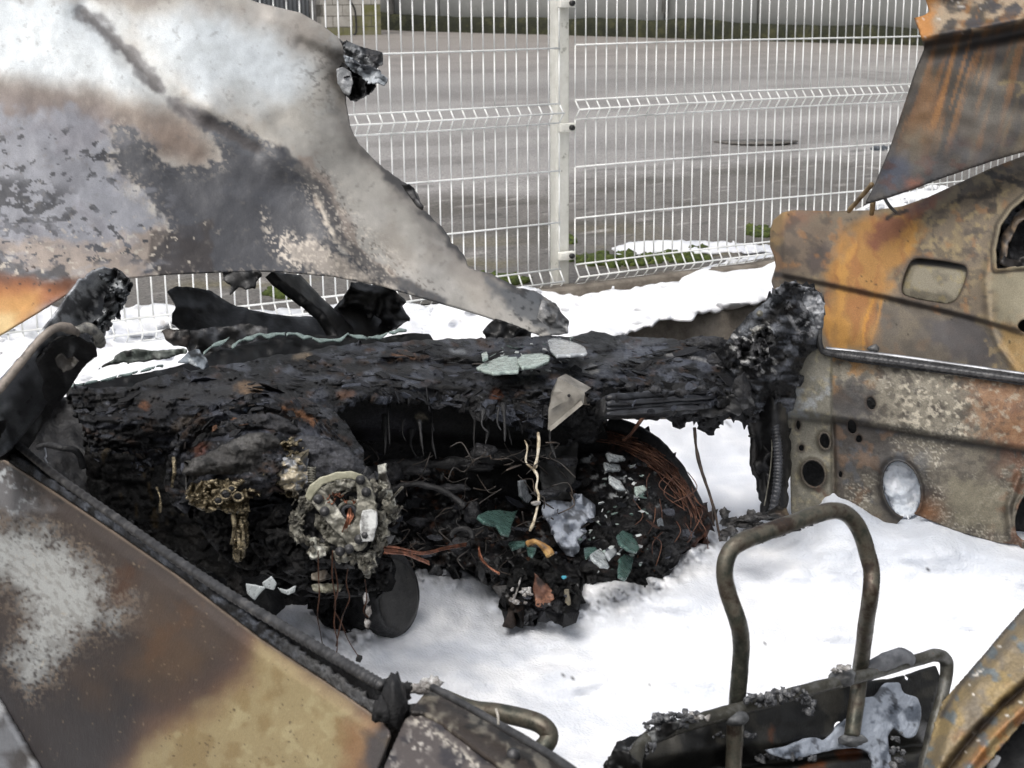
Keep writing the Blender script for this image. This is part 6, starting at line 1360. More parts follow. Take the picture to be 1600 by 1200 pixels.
# melted strands and ducts hanging out of the dashboard
rg = random.Random(41)
for k in range(16):
    u, v = rg.uniform(560, 860), rg.uniform(640, 690); L_ = rg.uniform(14, 60); d = rg.uniform(2.62, 2.76)
    Geo().tube(pxpath([(u, v - 14, d + .02), (u + rg.uniform(-4, 4), v + L_ * .4, d), (u + rg.uniform(-10, 10), v + L_, d - .01)], 5), np.linspace(rg.uniform(.002, .006), .0008, 11), 7, noise=.9, sd=k).build('melted_strand', M_SOOT, dash)
for k, pts in enumerate(([(556, 742, 2.72), (620, 728, 2.76), (700, 724, 2.80), (790, 712, 2.84), (850, 706, 2.86)], [(600, 770, 2.72), (640, 756, 2.71), (690, 766, 2.71), (726, 792, 2.71)])):
    Geo().tube(pxpath(pts, 8), (.011, .006)[k], 10, noise=.6, sd=k + 9).build('burnt_duct', M_SOOT, dash)
g = Geo()
for k in range(60):
    u, v = rg.uniform(560, 880), rg.uniform(680, 860); d = rg.uniform(2.68, 2.78); pts = [(u, v, d)]
    for i in range(rg.randint(2, 5)): u += rg.uniform(-26, 26); v += rg.uniform(-8, 22); pts.append((u, v, d + rg.uniform(-.02, .02)))
    g.tube(pxpath(pts, 3), rg.uniform(.0006, .0016), 5)
g.build('wire_tangle', noise_mat('tangle_wire', [(.35, (.006, .006, .006)), (.55, (.03, .024, .02)), (.7, (.10, .07, .05)), (.8, (.02, .02, .02))], 16, .55), dash, kind='stuff')
# ---------------------------------------------------------------- right windscreen pillar
rp_d = tps([(1130, 560, 2.94), (1200, 480, 2.88), (1250, 445, 2.86), (1285, 470, 2.92), (1280, 540, 2.95), (1200, 600, 2.86), (1240, 700, 2.96), (1180, 560, 2.82), (1230, 520, 2.84), (1200, 800, 2.98)])
def rp_disp(U, V):
    return char_disp(.012, 34, 601, .6)(U, V) + .03 * np.abs(vn(U / 22 + V / 60, V / 26 - U / 50, None, 607)) - .02 * np.exp(-(dline(U, V, [(1160, 520), (1200, 475), (1230, 447)]) / 10) ** 2) + .03 * np.exp(-((dline(U, V, [(1205, 560), (1240, 520), (1268, 485)]) + 4 * fbm(U / 16, V / 16, None, 3, 602)) / 12) ** 2)
def rp_paint(U, V):
    c = char_paint(601, 22, (15, 15, 16), (112, 116, 124), (60, 48, 40), .8, .2)(U, V)
    c.blob(A(120, 124, 130), [(1150, 525), (1195, 470), (1222, 450), (1215, 470), (1180, 510), (1160, 535)], 5, 6, 10, 603, .7, .4); c.blob(A(165, 168, 172), [(1256, 452), (1280, 460), (1288, 480), (1280, 520), (1270, 500), (1258, 470)], 5, 8, 10, 604, .8, .35)  # lighter greys paint in highlights on the foil-like folds
    c.lay(A(196, 196, 194), sst(.35, .6, fbm(U / 8, V / 8, None, 4, 605)) * .85 * (1 - sst(0, 24, sdp(U, V, [(1152, 530), (1190, 515), (1200, 570), (1180, 578), (1156, 560)])))); c.lay(A(206, 206, 206), sst(.2, .5, fbm(U / 9, V / 9, None, 4, 606)) * .8 * (1 - sst(0, 16, sdp(U, V, [(1240, 480), (1282, 470), (1284, 500), (1266, 520), (1240, 500)]))))
    return c
rp = panel('windscreen_pillar', rough_line([(1118, 552), (1132, 538), (1150, 514), (1168, 496), (1190, 474), (1212, 456), (1226, 442), (1246, 444), (1270, 450), (1284, 460), (1289, 474), (1287, 500), (1282, 520), (1276, 546), (1262, 556), (1250, 580), (1240, 640), (1206, 652), (1190, 640), (1172, 660), (1166, 640), (1168, 600), (1146, 580), (1130, 570)], 2, 5, 68), rp_d, M_CHARC, CAR, 2.4, paint=rp_paint, disp=rp_disp, thick=.012)
ragged('folded_skin', [(1205, 462), (1226, 440), (1244, 442), (1260, 450), (1272, 452), (1258, 456), (1240, 462), (1226, 466), (1214, 462)], tps([(1205, 462, 2.86), (1240, 445, 2.80), (1270, 452, 2.84), (1230, 466, 2.86)]), rp, 611, .02, (A(70, 72, 76), A(176, 178, 182), A(26, 26, 28)), res=1.8, jag=.6, facet=16)
ragged('folded_skin', [(1252, 458), (1262, 452), (1280, 458), (1288, 476), (1286, 510), (1276, 512), (1268, 490), (1256, 476)], 2.85, rp, 612, .01, (A(150, 152, 156), A(206, 208, 210), A(84, 86, 90)), res=1.8, jag=.8, facet=18)
ragged('melted_lug', [(1150, 530), (1162, 524), (1176, 536), (1190, 528), (1202, 540), (1200, 562), (1188, 570), (1184, 580), (1172, 574), (1160, 572), (1152, 556)], 2.79, rp, 613, .03, (A(70, 70, 72), A(180, 180, 178), A(16, 16, 17)), res=1.8, wl=16, facet=12)
ragged('melted_lug', [(1172, 512), (1190, 506), (1208, 516), (1212, 536), (1196, 546), (1180, 534)], 2.80, rp, 614, .03, (A(90, 90, 90), A(170, 168, 160), A(14, 14, 15)), res=1.8, wl=16, facet=12)
g = Geo(); g.disc(P(np.array([1187.]), np.array([490.]), np.array([2.83]))[0], .006, .006, -FW, 12); g.build('rivet', M_ALU, rp)
# door shut: dark channel with the ribbed seal
def ch_paint(U, V):
    c = Coat(U, V, A(17, 17, 18), .55); c.lay(A(60, 58, 56), .7 * sst(.1, .6, fbm(U / 10, V / 50, None, 4, 621))); c.blob(A(104, 98, 86), [(1220, 552), (1238, 552), (1236, 600), (1230, 622), (1216, 612)], 4, 4, 10, 622, .85); c.blob(A(84, 80, 72), [(1220, 630), (1230, 632), (1230, 660), (1220, 652)], 4, 4, 10, 623, .7)
    return c
ch = panel('door_shut', rough_line([(1168, 600), (1192, 560), (1216, 545), (1242, 540), (1236, 600), (1232, 660), (1236, 720), (1230, 790), (1222, 816), (1194, 812), (1190, 780), (1184, 750), (1178, 715), (1180, 690), (1172, 660)], 3, 6, 69), tps([(1170, 620, 2.94), (1236, 560, 2.96), (1232, 700, 2.98), (1200, 800, 3.0), (1200, 640, 2.92)]), M_STEEL, CAR, 3, paint=ch_paint, disp=lambda U, V: .02 * np.sin((U - .06 * V) / 9.0) + .004 * fbm(U / 10, V / 10, None, 3, 624), thick=.01)
path = pxpath([(1204, 606, 2.92), (1208, 640, 2.925), (1213, 680, 2.93), (1216, 720, 2.935), (1214, 760, 2.94), (1206, 808, 2.95)], 30); n = len(path)
Geo().tube(path, .0085 * (1 + .13 * np.sin(np.arange(n) * 2 * math.pi / 4)), 10).build('ribbed_seal', MATS['tray_dark'], ch)
ragged('shut_scrap', [(1160, 640), (1190, 650), (1204, 660), (1210, 700), (1206, 740), (1200, 760), (1194, 738), (1186, 742), (1178, 730), (1176, 722), (1184, 710), (1186, 690), (1178, 670), (1168, 660)], 2.97, ch, 625, .03, (A(18, 18, 19), A(56, 56, 60), A(10, 10, 10)), res=2.5)
Geo().tube(pxpath([(1200, 656, 2.94), (1206, 690, 2.945), (1204, 730, 2.95), (1198, 770, 2.955), (1194, 790, 2.96)], 6), .0014, 5).build('bright_edge', M_ALU, ch)
g = Geo(); rg = random.Random(77)
for k in range(40): lump_px(g, 1130 + rg.uniform(0, 70), 838 - rg.uniform(0, 1) * 34 + rg.uniform(-6, 6), 2.72 + rg.uniform(-.03, .05), rg.uniform(4, 12), rg.uniform(3, 8), amp=.6, f=2.2, n=11, seed=k)
g.build('charred_scraps', noise_mat('scrap_mix', [(.35, (.008, .008, .009)), (.5, (.03, .028, .027)), (.62, (.10, .10, .10)), (.75, (.02, .018, .016))], 50, .6, bump=(('n', 120, .8, .006),), nr=.75), None, label='small pile of charred scraps on the foam behind the big headrest bar', cat='scraps')

# ---------------------------------------------------------------- right front door, swung open: bare inner panel
rd2 = tps([(1236, 560, 2.98), (1285, 560, 2.97), (1600, 600, 2.86), (1240, 800, 3.0), (1320, 700, 2.96), (1590, 850, 2.86), (1720, 620, 2.82), (1720, 860, 2.82), (1450, 700, 2.91)])
HOLES = [ell(1361, 630, 7, 10, -15), ell(1331, 667, 7, 11, -10), ell(1289, 689, 9, 13, -12), ell(1271, 740, 18, 22, -20), ell(1247, 664, 3, 7, 0), ell(1252, 700, 4, 5, 0), ell(1342, 686, 5, 6, 0), ell(1313, 741, 3, 5, 0), ell(1409, 764, 30, 46, -14), ell(1604, 808, 17, 38, 8)]
DOUT = [(1236, 800), (1234, 720), (1230, 660), (1230, 610), (1236, 576), (1250, 548), (1262, 520), (1270, 500), (1282, 490), (1283, 530), (1290, 552), (1320, 562), (1400, 574), (1500, 588), (1600, 602), (1730, 622), (1730, 900), (1600, 862), (1592, 852), (1560, 848), (1500, 832), (1420, 800), (1380, 840), (1300, 830), (1250, 850)]
def rdisp(U, V):
    seamv = 655 + (U - 1300) * .16
    d = .020 * sst(-7, 7, V - seamv) - .010 * sst(552, 600, V - (U - 1290) * .16) * (1 - sst(-7, 7, V - seamv))
    d += .010 * (1 - sst(-3, 3, U - (1300 + .03 * (V - 560)))) * sst(640, 660, V) - .008 * (1 - sst(-3, 3, U - 1299))
    for h in HOLES[2:4] + HOLES[8:]: d += -.011 * np.exp(-(nearest(U, V, [h])[0] / 4.5) ** 2)
    d -= .018 * np.exp(-(dline(U, V, [(1592, 745), (1576, 790), (1580, 840)]) / 6) ** 2)
    d -= .014 * np.exp(-(((U - 1480) / 60) ** 2 + ((V - 760) / 50) ** 2)) + .012 * np.exp(-(((U - 1400) / 60) ** 2 + ((V - 730) / 20) ** 2))
    return d + .0022 * fbm(U / 26, V / 26, None, 4, 631)
def rpaint(U, V):
    seamv = 655 + (U - 1300) * .16; up = (1 - sst(-4, 4, V - seamv)) * sst(1296, 1302, U)
    pit = fbm(U / 9, V / 9, None, 5, 632)
    c = Coat(U, V, A(104, 98, 86), .6)
    c.lay(A(84, 78, 68), .7 * sst(-.1, .5, fbm(U / 26, V / 26, None, 4, 633))); c.lay(A(66, 60, 54), .8 * sst(.1, .5, fbm(U / 30, V / 24, None, 4, 634)))
    # lichen-like burnt paint
    _, e, cid, _, _ = vor(U / 9 + .6 * fbm(U / 8, V / 8, None, 2, 635), V / 7, 636)
    c.lay(A(166, 161, 148), .85 * (1 - sst(.04, .16, e)) * sst(-.2, .3, fbm(U / 40, V / 40, None, 3, 637)) * sst(1300, 1340, U)); c.lay(A(58, 54, 50), .55 * sst(.55, .9, cid) * sst(1300, 1340, U))
    # upper ledge: rust at both ends, pale between
    c.lay(A(134, 128, 114), up * .7 * sst(-.3, .3, pit)); c.lay(A(156, 116, 66), up * .85 * (1 - sst(1330, 1380, U + 14 * pit)) * sst(-.3, .3, fbm(U / 16, V / 16, None, 4, 638)) * (1 - sst(610, 640, V)))
    c.lay(A(62, 60, 60), up * .9 * (1 - sst(0, 26, np.hypot((U - 1330) / 1.2, V - 628) - 20 + 8 * pit)))
    c.lay(A(136, 98, 66), up * .8 * sst(1495, 1550, U - .4 * (V - 630) + 30 * pit)); c.lay(A(92, 70, 54), up * .7 * sst(1490, 1530, U) * sst(.1, .4, fbm(U / 9, V / 9, None, 4, 661))); c.lay(A(160, 152, 134), up * .6 * sst(1490, 1530, U) * sst(.3, .6, fbm(U / 8, V / 6, None, 4, 662))); c.lay(A(112, 76, 52), up * .6 * sst(1520, 1600, U) * sst(0, .5, fbm(U / 12, V / 12, None, 4, 639)))
    c.lay(A(190, 182, 164), up * .7 * sst(.2, .5, fbm(U / 7, V / 6, None, 4, 640)) * sst(1380, 1420, U) * (1 - sst(1500, 1540, U)))
    # dark band just below the step
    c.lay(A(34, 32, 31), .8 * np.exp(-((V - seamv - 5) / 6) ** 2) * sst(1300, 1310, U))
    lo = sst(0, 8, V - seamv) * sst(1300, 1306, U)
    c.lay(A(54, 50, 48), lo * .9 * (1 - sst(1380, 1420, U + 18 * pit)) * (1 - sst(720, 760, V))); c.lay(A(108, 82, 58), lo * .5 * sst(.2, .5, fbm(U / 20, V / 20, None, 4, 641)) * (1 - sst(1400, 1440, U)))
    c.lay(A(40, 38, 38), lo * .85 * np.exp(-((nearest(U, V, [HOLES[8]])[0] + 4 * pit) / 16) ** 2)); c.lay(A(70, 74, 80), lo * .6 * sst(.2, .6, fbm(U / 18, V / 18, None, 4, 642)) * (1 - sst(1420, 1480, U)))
    c.lay(A(120, 78, 40), lo * .7 * np.exp(-(((U - 1450) / 26) ** 2 + ((V - 800) / 20) ** 2))); c.lay(A(124, 118, 100), lo * .7 * (1 - sst(0, 20, sdp(U, V, [(1490, 760), (1560, 770), (1560, 820), (1500, 810)]) + 8 * pit)))
    c.lay(A(112, 70, 44), lo * .6 * sst(1530, 1600, U) * sst(-.2, .4, fbm(U / 14, V / 14, None, 4, 643)))
    # bare grey hinge end
    he = 1 - sst(1298, 1303, U + .0 * V)
    c.lay(A(118, 115, 104), he * .95); c.lay(A(152, 156, 158), he * .8 * (1 - sst(650, 665, V)) * sst(585, 600, V) * sst(-.3, .3, fbm(U / 16, V / 16, None, 4, 644))); c.lay(A(104, 100, 86), he * .6 * sst(0, .5, fbm(U / 24, V / 24, None, 4, 645)))
    c.lay(A(170, 160, 130), he * .4 * sst(.3, .6, fbm(U / 8, V / 8, None, 4, 646))); c.lay(A(70, 66, 58), .7 * np.exp(-((V - 654 - (U - 1236) * .12) / 3.5) ** 2) * he)
    for h in HOLES[:8]:
        dd = nearest(U, V, [h])[0]; c.lay(A(60, 50, 42), .75 * (1 - sst(1, 6, dd)))
    c.lay(A(96, 60, 40), .7 * np.exp(-(dline(U, V, [(1274, 760), (1282, 770), (1300, 790)]) / 6) ** 2) * sst(-.2, .3, pit))
    c.lay(A(56, 50, 46), .8 * (1 - sst(2, 6, dline(U, V, [(1301, 656), (1305, 700), (1316, 780), (1318, 800)]))) * .8)
    c.mul(np.full(U.shape, .86))
    return c
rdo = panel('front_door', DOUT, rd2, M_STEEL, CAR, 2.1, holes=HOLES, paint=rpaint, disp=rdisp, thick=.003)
panel('outer_skin', [(1240, 560), (1300, 570), (1730, 630), (1730, 840), (1580, 830), (1480, 780), (1460, 700), (1360, 690), (1340, 760), (1300, 790), (1250, 800)], lambda U, V: rd2(U, V) + .09, M_SOOT, rdo, 8, thick=.003)
path = pxpath([(1283, 478, 2.955), (1280, 520, 2.955), (1282, 542, 2.95), (1292, 551, 2.945), (1330, 557, 2.93), (1400, 566, 2.91), (1500, 580, 2.88), (1600, 594, 2.845), (1730, 612, 2.80)], 40); n = len(path)
Geo().tube(path, .0058 * (1 + .10 * np.sin(np.arange(n) * 2 * math.pi / 4)), 10).build('window_rail', MATS['rail_dark'], rdo)
Geo().tube(pxpath([(1290, 545, 2.99), (1330, 549, 2.975), (1400, 557, 2.955), (1500, 571, 2.925), (1600, 585, 2.89), (1730, 603, 2.85)], 10), .004, 8).build('window_rail', noise_mat('rail_bright', [(.35, A(96, 96, 98)), (.6, A(176, 178, 182))], 20, .35, metal=.5), rdo)
panel('window_slot', [(1284, 545), (1330, 549), (1500, 572), (1730, 604), (1730, 622), (1500, 588), (1330, 566), (1288, 556)], lambda U, V: rd2(U, V) - .012, M_SOOT, rdo, 4, thick=.004)
ragged('bent_tab', [(1196, 800), (1214, 790), (1228, 794), (1234, 806), (1226, 822), (1216, 816)], 2.9, rdo, 651, .02, (A(60, 50, 42), A(90, 80, 66), A(24, 22, 20)), res=2)
panel('foam_patch', rough_line(spoly([(1382, 760), (1392, 722), (1415, 718), (1434, 745), (1438, 775), (1428, 805), (1400, 800)], 4), .6, 5, 70), lambda U, V: 2.97 + .01 * fbm(U / 14, V / 14, None, 4, 653), FOAM, None, 3, paint=lambda U, V: Coat(U, V, A(200, 207, 216), .6).lay(A(230, 233, 238), .6 * sst(-.1, .4, fbm(U / 12, V / 12, None, 4, 654))), thick=.01, kind='stuff', label='wet foam filling the big oval hole in the open door panel', cat='foam')
# ================================================================== THE RUSTY SECOND CAR
RC = thing('rusty_car', 'rust streaked burnt saloon car with its trunk lid up, tail towards the fence', 'car', PZ(1400, 560, .02) * np.array([1, 1, 0]))
rc_d = tps([(1205, 400, 4.85), (1210, 480, 4.85), (1300, 330, 4.75), (1310, 500, 4.62), (1450, 320, 4.55), (1450, 500, 4.42), (1600, 245, 4.45), (1600, 420, 4.25), (1600, 560, 4.2), (1720, 300, 4.2), (1720, 600, 4.05), (2000, 150, 3.95), (2000, 600, 3.7), (2000, 900, 3.7), (1220, 700, 4.8), (1600, 700, 4.2)])
CR = [(1196, 424), (1212, 428), (1300, 446), (1400, 468), (1500, 492), (1540, 503), (1600, 520), (1730, 552), (2000, 610)]
FLAP = spoly([(1408, 452), (1416, 420), (1428, 404), (1450, 404), (1490, 410), (1508, 416), (1510, 430), (1498, 462), (1484, 474), (1460, 472), (1420, 464)], 4)
WIN = [(1556, 420), (1554, 390), (1562, 352), (1580, 326), (1604, 306), (1740, 240), (1900, 200), (1930, 230), (1930, 450), (1740, 430), (1600, 416)]
def rc_disp(U, V):
    y = V - np.interp(U, [p[0] for p in CR], [p[1] for p in CR])
    d = .022 * sst(-4, 5, y) * (1 - sst(8, 60, y) * .7) + .028 * (1 - sst(0, 26, V - np.interp(U, [1203, 1240, 1300, 1370, 1410, 1450, 1500, 1600, 1740], [350, 328, 330, 328, 322, 308, 285, 243, 200])))
    d += .10 * (1 - sst(0, 22, U - 1203)) - .05 * np.exp(-(((U - 1590) / 50) ** 2 + ((V - 500) / 80) ** 2))
    d += -.012 * np.exp(-(dline(U, V, [(1545, 410), (1540, 440), (1545, 500), (1560, 540), (1590, 580)]) / 5) ** 2) - .02 * np.exp(-(nearest(U, V, [WIN])[0] / 5) ** 2)
    return d + .006 * fbm(U / 50, V / 50, None, 3, 701)
def rc_paint(U, V):
    wu = U + 10 * fbm(U / 26, V / 26, None, 4, 702)
    c = Coat(U, V, A(108, 97, 82), .65)
    c.lay(A(82, 74, 65), .8 * sst(-.1, .5, fbm(U / 50, V / 40, None, 4, 703))); c.lay(A(130, 116, 90), .7 * sst(.1, .5, fbm(U / 34, V / 34, None, 4, 704)))
    c.blob(A(92, 78, 66), [(1200, 400), (1240, 340), (1300, 350), (1280, 420), (1210, 430)], 14, 12, 24, 705, .6); c.blob(A(150, 122, 78), [(1200, 330), (1240, 325), (1225, 360), (1205, 420)], 6, 6, 14, 706, .7); c.blob(A(112, 80, 64), [(1230, 330), (1290, 330), (1260, 345), (1220, 360)], 8, 8, 14, 707, .6)
    c.blob(A(70, 62, 60), [(1260, 385), (1290, 380), (1300, 420), (1270, 430)], 8, 10, 14, 708, .8)
    c.lay(A(62, 57, 53), .55 * sst(.15, .5, fbm(U / 14, V / 12, None, 5, 761))); c.lay(A(146, 104, 62), .45 * sst(.25, .6, fbm(U / 18, V / 18, None, 5, 762)))
    # the big rust run
    run = [(1320, 345), (1360, 335), (1440, 330), (1440, 360), (1420, 400), (1390, 450), (1370, 500), (1360, 540), (1300, 560), (1285, 500), (1300, 430), (1318, 380)]
    c.blob(A(154, 114, 62), run, 12, 14, 30, 709, .95, .7); c.lay(A(134, 86, 50), .6 * sst(0, .6, fbm(wu / 14, V / 80, None, 4, 710)) * (1 - sst(-8, 10, sdp(U, V, run)))); c.lay(A(178, 132, 66), .6 * sst(.1, .5, fbm(wu / 16, V / 50 + 9, None, 4, 711)) * (1 - sst(-8, 10, sdp(U, V, run))))
    c.blob(A(112, 66, 54), [(1370, 345), (1400, 338), (1420, 345), (1395, 375), (1370, 390), (1352, 380)], 8, 8, 14, 712, .75)
    c.blob(A(118, 64, 50), [(1404, 332), (1460, 305), (1480, 298), (1450, 330), (1420, 350)], 6, 6, 12, 713, .6)
    c.lay(A(176, 126, 56), .85 * (1 - sst(1, 3.5, np.abs(dline(U, V, [(1368, 460), (1352, 500), (1348, 530), (1350, 548)]) - 2 * fbm(U / 6, V / 6, None, 2, 714)))) + .8 * (1 - sst(1, 3, dline(U, V, [(1378, 462), (1372, 500), (1362, 530), (1360, 545)]))))
    # paint left in dark branching fissures on the quarter
    q = (1 - sst(-10, 20, sdp(U, V, [(1440, 330), (1600, 255), (1560, 330), (1540, 400), (1450, 400), (1420, 400)])))
    r1 = ridged(U / 46 + .5 * fbm(U / 30, V / 30, None, 3, 715), V / 46, 4, 716)
    c.lay(A(72, 66, 60), q * .8 * sst(.74, .86, r1)); c.lay(A(150, 134, 98), q * .5 * sst(.2, .6, fbm(U / 9, V / 9, None, 4, 717)))
    c.line(A(40, 38, 38), [(1536, 262), (1560, 280), (1580, 284), (1600, 290)], 4, 3, 6, 8, 718, .85); c.line(A(46, 42, 40), [(1560, 284), (1552, 320), (1548, 344)], 3, 3, 6, 8, 719, .8); c.line(A(46, 42, 40), [(1500, 310), (1540, 306), (1562, 296)], 3, 3, 6, 8, 720, .7)
    c.line(A(24, 22, 22), [(1386, 342), (1400, 334), (1416, 330)], 2.5, 2, 3, 8, 721, .9)
    c.blob(A(86, 72, 68), [(1480, 280), (1540, 262), (1450, 320), (1420, 330)], 6, 6, 12, 722, .5)
    # lower half darker
    c.lay(A(92, 86, 78), .75 * sst(2, 12, V - np.interp(U, [p[0] for p in CR], [p[1] for p in CR])) * sst(1370, 1400, U + .4 * (V - 470)))
    c.blob(A(66, 64, 66), [(1450, 500), (1520, 500), (1560, 560), (1540, 590), (1480, 550)], 10, 14, 20, 723, .8); c.blob(A(150, 122, 76), [(1556, 500), (1620, 520), (1620, 600), (1590, 590)], 10, 10, 18, 724, .8); c.blob(A(134, 128, 108), [(1546, 424), (1600, 420), (1620, 500), (1560, 500)], 8, 8, 18, 725, .8)
    c.lay(A(150, 132, 98), .5 * sst(.3, .55, fbm(U / 10, V / 10, None, 4, 726)) * sst(1500, 1540, U) * sst(510, 540, V))
    c.line(A(44, 40, 40), CR, 4, 3, 1, 10, 727, .75)
    c.lay(A(70, 60, 52), .8 * (1 - sst(1, 5, nearest(U, V, [FLAP])[0]))); c.lay(A(124, 116, 96), .6 * (1 - sst(4, 14, nearest(U, V, [WIN])[0]))); c.lay(A(60, 52, 46), .8 * (1 - sst(1, 3, np.abs(nearest(U, V, [WIN])[0] - 6))))
    c.lay(A(24, 18, 14), sst(1.1, 1.2, fbm(U / 7, V / 7, None, 3, 728)) * .8)
    return c
RO = [(1203, 360), (1208, 344), (1222, 332), (1240, 328), (1300, 330), (1370, 328), (1410, 322), (1450, 308), (1500, 285), (1550, 262), (1600, 243), (1740, 190), (2000, 130), (2000, 900), (1700, 820), (1214, 760), (1210, 520), (1207, 470), (1209, 452), (1205, 440), (1212, 415), (1209, 400), (1203, 385)]
body = panel('body', RO, rc_d, M_STEEL, RC, 2.6, holes=[FLAP, WIN, ell(1603, 510, 14, 12)], paint=rc_paint, disp=rc_disp, thick=.006)
def fl_paint(U, V):
    c = Coat(U, V, A(126, 120, 104), .65); c.lay(A(98, 92, 80), .8 * sst(-.1, .5, fbm(U / 24, V / 18, None, 4, 731))); c.lay(A(140, 128, 90), .5 * sst(.3, .6, fbm(U / 9, V / 9, None, 4, 732))); c.lay(A(30, 27, 25), .9 * (1 - sst(0, 9, V - 408 - (U - 1430) * .1)))
    return c
panel('fuel_flap', FLAP, lambda U, V: rc_d(U, V) + .03 - .012 * np.clip(-sdp(U, V, FLAP) / 14, 0, 1) + .03 * (1 - sst(0, 12, V - 406 - (U - 1430) * .1)), M_STEEL, body, 2.6, paint=fl_paint, thick=.004)
panel('window_opening', [(1540, 440), (1545, 340), (1600, 290), (1750, 230), (1960, 180), (1960, 470), (1750, 450)], lambda U, V: rc_d(U, V) + .16 + .05 * fbm(U / 20, V / 20, None, 3, 733), M_CHAR, RC, 5, thick=.02)
ragged('charred_trim', [(1562, 412), (1568, 400), (1590, 408), (1604, 398), (1740, 400), (1740, 424), (1600, 420), (1575, 420)], 4.26, RC, 734, .04, (A(40, 36, 34), A(96, 90, 84), A(16, 15, 15)), res=3)
ragged('window_frame', [(1560, 410), (1566, 366), (1584, 338), (1604, 322), (1740, 268), (1740, 280), (1608, 336), (1590, 352), (1576, 380), (1572, 410)], lambda U, V: rc_d(U, V) + .04, RC, 736, .015, (A(92, 80, 68), A(124, 106, 86), A(40, 34, 30)), res=3)
panel('hub_hole', ell(1604, 511, 22, 20), lambda U, V: rc_d(U, V) + .05, M_SOOT, body, 5, thick=.004)
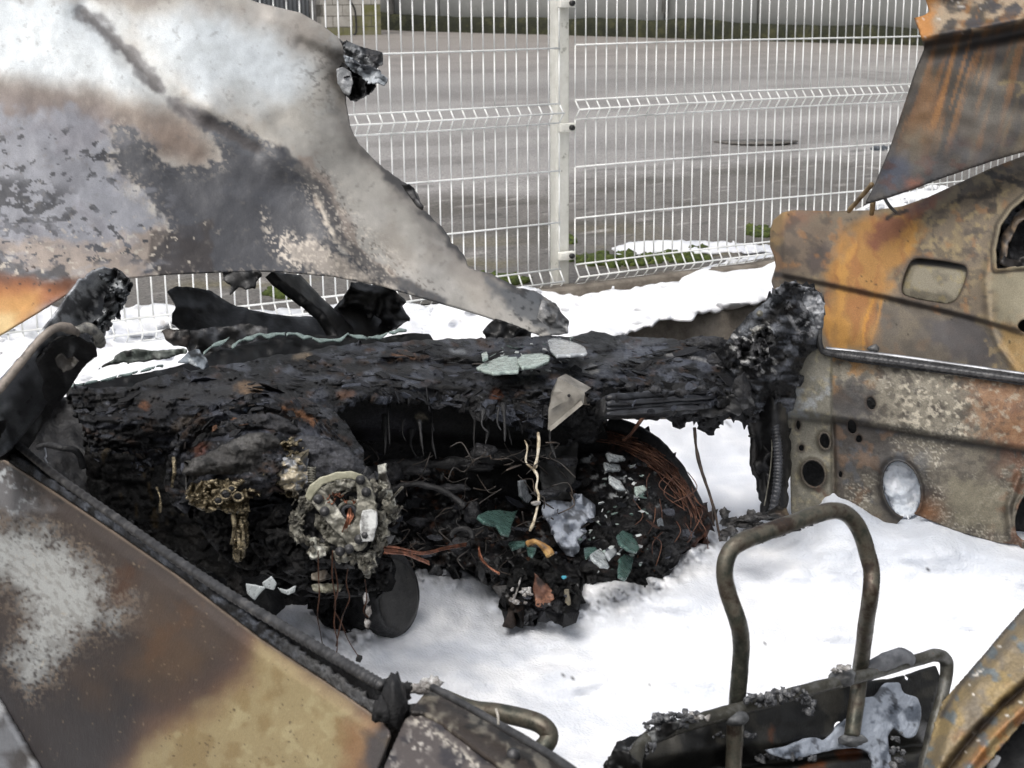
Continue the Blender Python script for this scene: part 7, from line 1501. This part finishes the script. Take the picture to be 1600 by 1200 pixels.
# raised trunk lid
tl_d = tps([(1352, 318, 4.42), (1600, 237, 4.28), (1436, 60, 4.36), (1600, 40, 4.22), (1720, 200, 4.2), (1720, 0, 4.12), (1450, 0, 4.26), (1600, -40, 4.1)])
def tl_disp(U, V):
    f = V - np.interp(U, [1428, 1470, 1540, 1600, 1740], [66, 58, 46, 34, 10])
    d = .035 * np.exp(-((f - 14) / 15) ** 2) - .03 * np.exp(-((f + 4) / 7) ** 2) + .10 * sst(0, 60, -f)
    return d + .010 * fbm(U / 70, V / 70, None, 3, 741) - .014 * np.exp(-(dline(U, V, [(1500, 120), (1580, 150), (1640, 130)]) / 20) ** 2)
def tl_paint(U, V):
    f = V - np.interp(U, [1428, 1470, 1540, 1600, 1740], [66, 58, 46, 34, 10])
    s = V + .35 * (U - 1400)
    x = U + .30 * V                                       # streaks run down the sheet
    c = Coat(U, V, A(66, 60, 53), .6)
    c.lay(A(60, 58, 58), .8 * sst(-.1, .5, fbm(U / 60, V / 50, None, 4, 742))); c.lay(A(98, 88, 70), .6 * sst(0, .6, fbm(x / 22, V / 90, None, 4, 743)))
    up = 1 - sst(150, 260, V + 24 * fbm(U / 30, V / 30, None, 3, 744))
    c.lay(A(120, 84, 50), .6 * up * sst(.05, .5, fbm(x / 11, V / 160, None, 2, 745))); c.lay(A(150, 104, 54), .5 * up * sst(.3, .6, fbm(x / 8, V / 140, None, 2, 746)) * (1 - sst(1520, 1560, U)))
    c.lay(A(44, 46, 52), .8 * sst(210, 300, s - .2 * (U - 1400)) * (1 - sst(1480, 1560, U)) * sst(-.5, .2, fbm(U / 40, V / 40, None, 4, 747)))
    c.blob(A(58, 66, 84), ell(1400, 268, 18, 26, 30), 12, 8, 14, 748, .55); c.blob(A(120, 66, 40), ell(1428, 286, 14, 10), 8, 6, 12, 749, .6); c.lay(A(70, 44, 36), .6 * sst(.2, .6, fbm(U / 22, V / 16, None, 4, 750)) * sst(200, 250, V))
    c.blob(A(120, 118, 112), [(1500, 130), (1560, 110), (1580, 180), (1530, 200)], 22, 14, 26, 751, .45); c.line(A(120, 106, 74), curve([(1560, 130), (1590, 128), (1600, 140), (1590, 150)], 5), 2, 2, 2, 8, 752, .6)
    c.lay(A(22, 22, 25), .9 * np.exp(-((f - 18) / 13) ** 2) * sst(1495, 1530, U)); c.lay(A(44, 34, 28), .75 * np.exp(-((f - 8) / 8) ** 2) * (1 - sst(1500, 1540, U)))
    top = sst(-3, 3, -f)
    c.lay(A(156, 140, 118), .9 * top * sst(-.4, .2, fbm(U / 20, V / 14, None, 4, 753))); c.lay(A(180, 122, 58), .85 * top * (1 - sst(1446, 1470, U + 10 * fbm(U / 10, V / 10, None, 3, 754)))); c.lay(A(66, 64, 66), top * sst(0, .5, fbm(U / 24, V / 14, None, 4, 755)) * sst(1470, 1510, U)); c.lay(A(150, 108, 62), top * .6 * sst(.1, .5, fbm(U / 20, V / 10, None, 4, 756)) * sst(1500, 1560, U) * sst(-25, 0, f))
    c.lay(A(200, 196, 190), top * sst(.8, 1.0, fbm(U / 12, V / 6, None, 4, 757)) * .6)
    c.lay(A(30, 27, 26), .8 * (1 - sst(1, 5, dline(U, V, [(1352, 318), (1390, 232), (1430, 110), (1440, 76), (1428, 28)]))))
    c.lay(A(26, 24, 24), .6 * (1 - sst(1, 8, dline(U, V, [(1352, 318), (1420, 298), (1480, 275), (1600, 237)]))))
    return c
lid = panel('trunk_lid', [(1350, 320), (1366, 290), (1390, 232), (1410, 172), (1430, 110), (1444, 76), (1440, 60), (1428, 28), (1444, 24), (1452, 18), (1440, -20), (1440, -60), (1740, -60), (1740, 190), (1600, 237), (1550, 252), (1480, 275), (1420, 298)], tl_d, M_STEEL, RC, 3.2, paint=tl_paint, disp=tl_disp, thick=.006)
panel('lid_inner', [(1362, 312), (1372, 290), (1396, 232), (1416, 172), (1436, 110), (1460, 50), (1740, 20), (1740, 180), (1600, 230), (1480, 268), (1420, 290)], lambda U, V: tl_d(U, V) + .06, M_SOOT, lid, 8, thick=.01)
Geo().tube(pxpath([(1362, 288, 4.46), (1345, 308, 4.56), (1326, 330, 4.66)], 5), .007, 8, noise=.2).build('lid_strut', noise_mat('strut_tan', [(.35, A(84, 70, 50)), (.6, A(140, 120, 88))], 20, .6), RC)
Geo().tube(pxpath([(1364, 314, 4.5), (1362, 334, 4.56)], 5), .008, 8, noise=.2).build('lid_strut', MATS['strut_tan'], RC)
Geo().tube(pxpath([(1380, 306, 4.5), (1390, 322, 4.52), (1400, 332, 4.55)], 5), .005, 8, noise=.2).build('lid_strut', noise_mat('strut_grey', [(.35, A(50, 54, 56)), (.6, A(96, 100, 104))], 20, .5), RC)
g = Geo(); lump_px(g, 1365, 545, 4.3, 9, 7, amp=.25, f=2, seed=3, n=16); g.build('trim_knob', noise_mat('knob_grey', [(.35, (.02, .02, .02)), (.6, (.10, .10, .10))], 60, .45), RC)
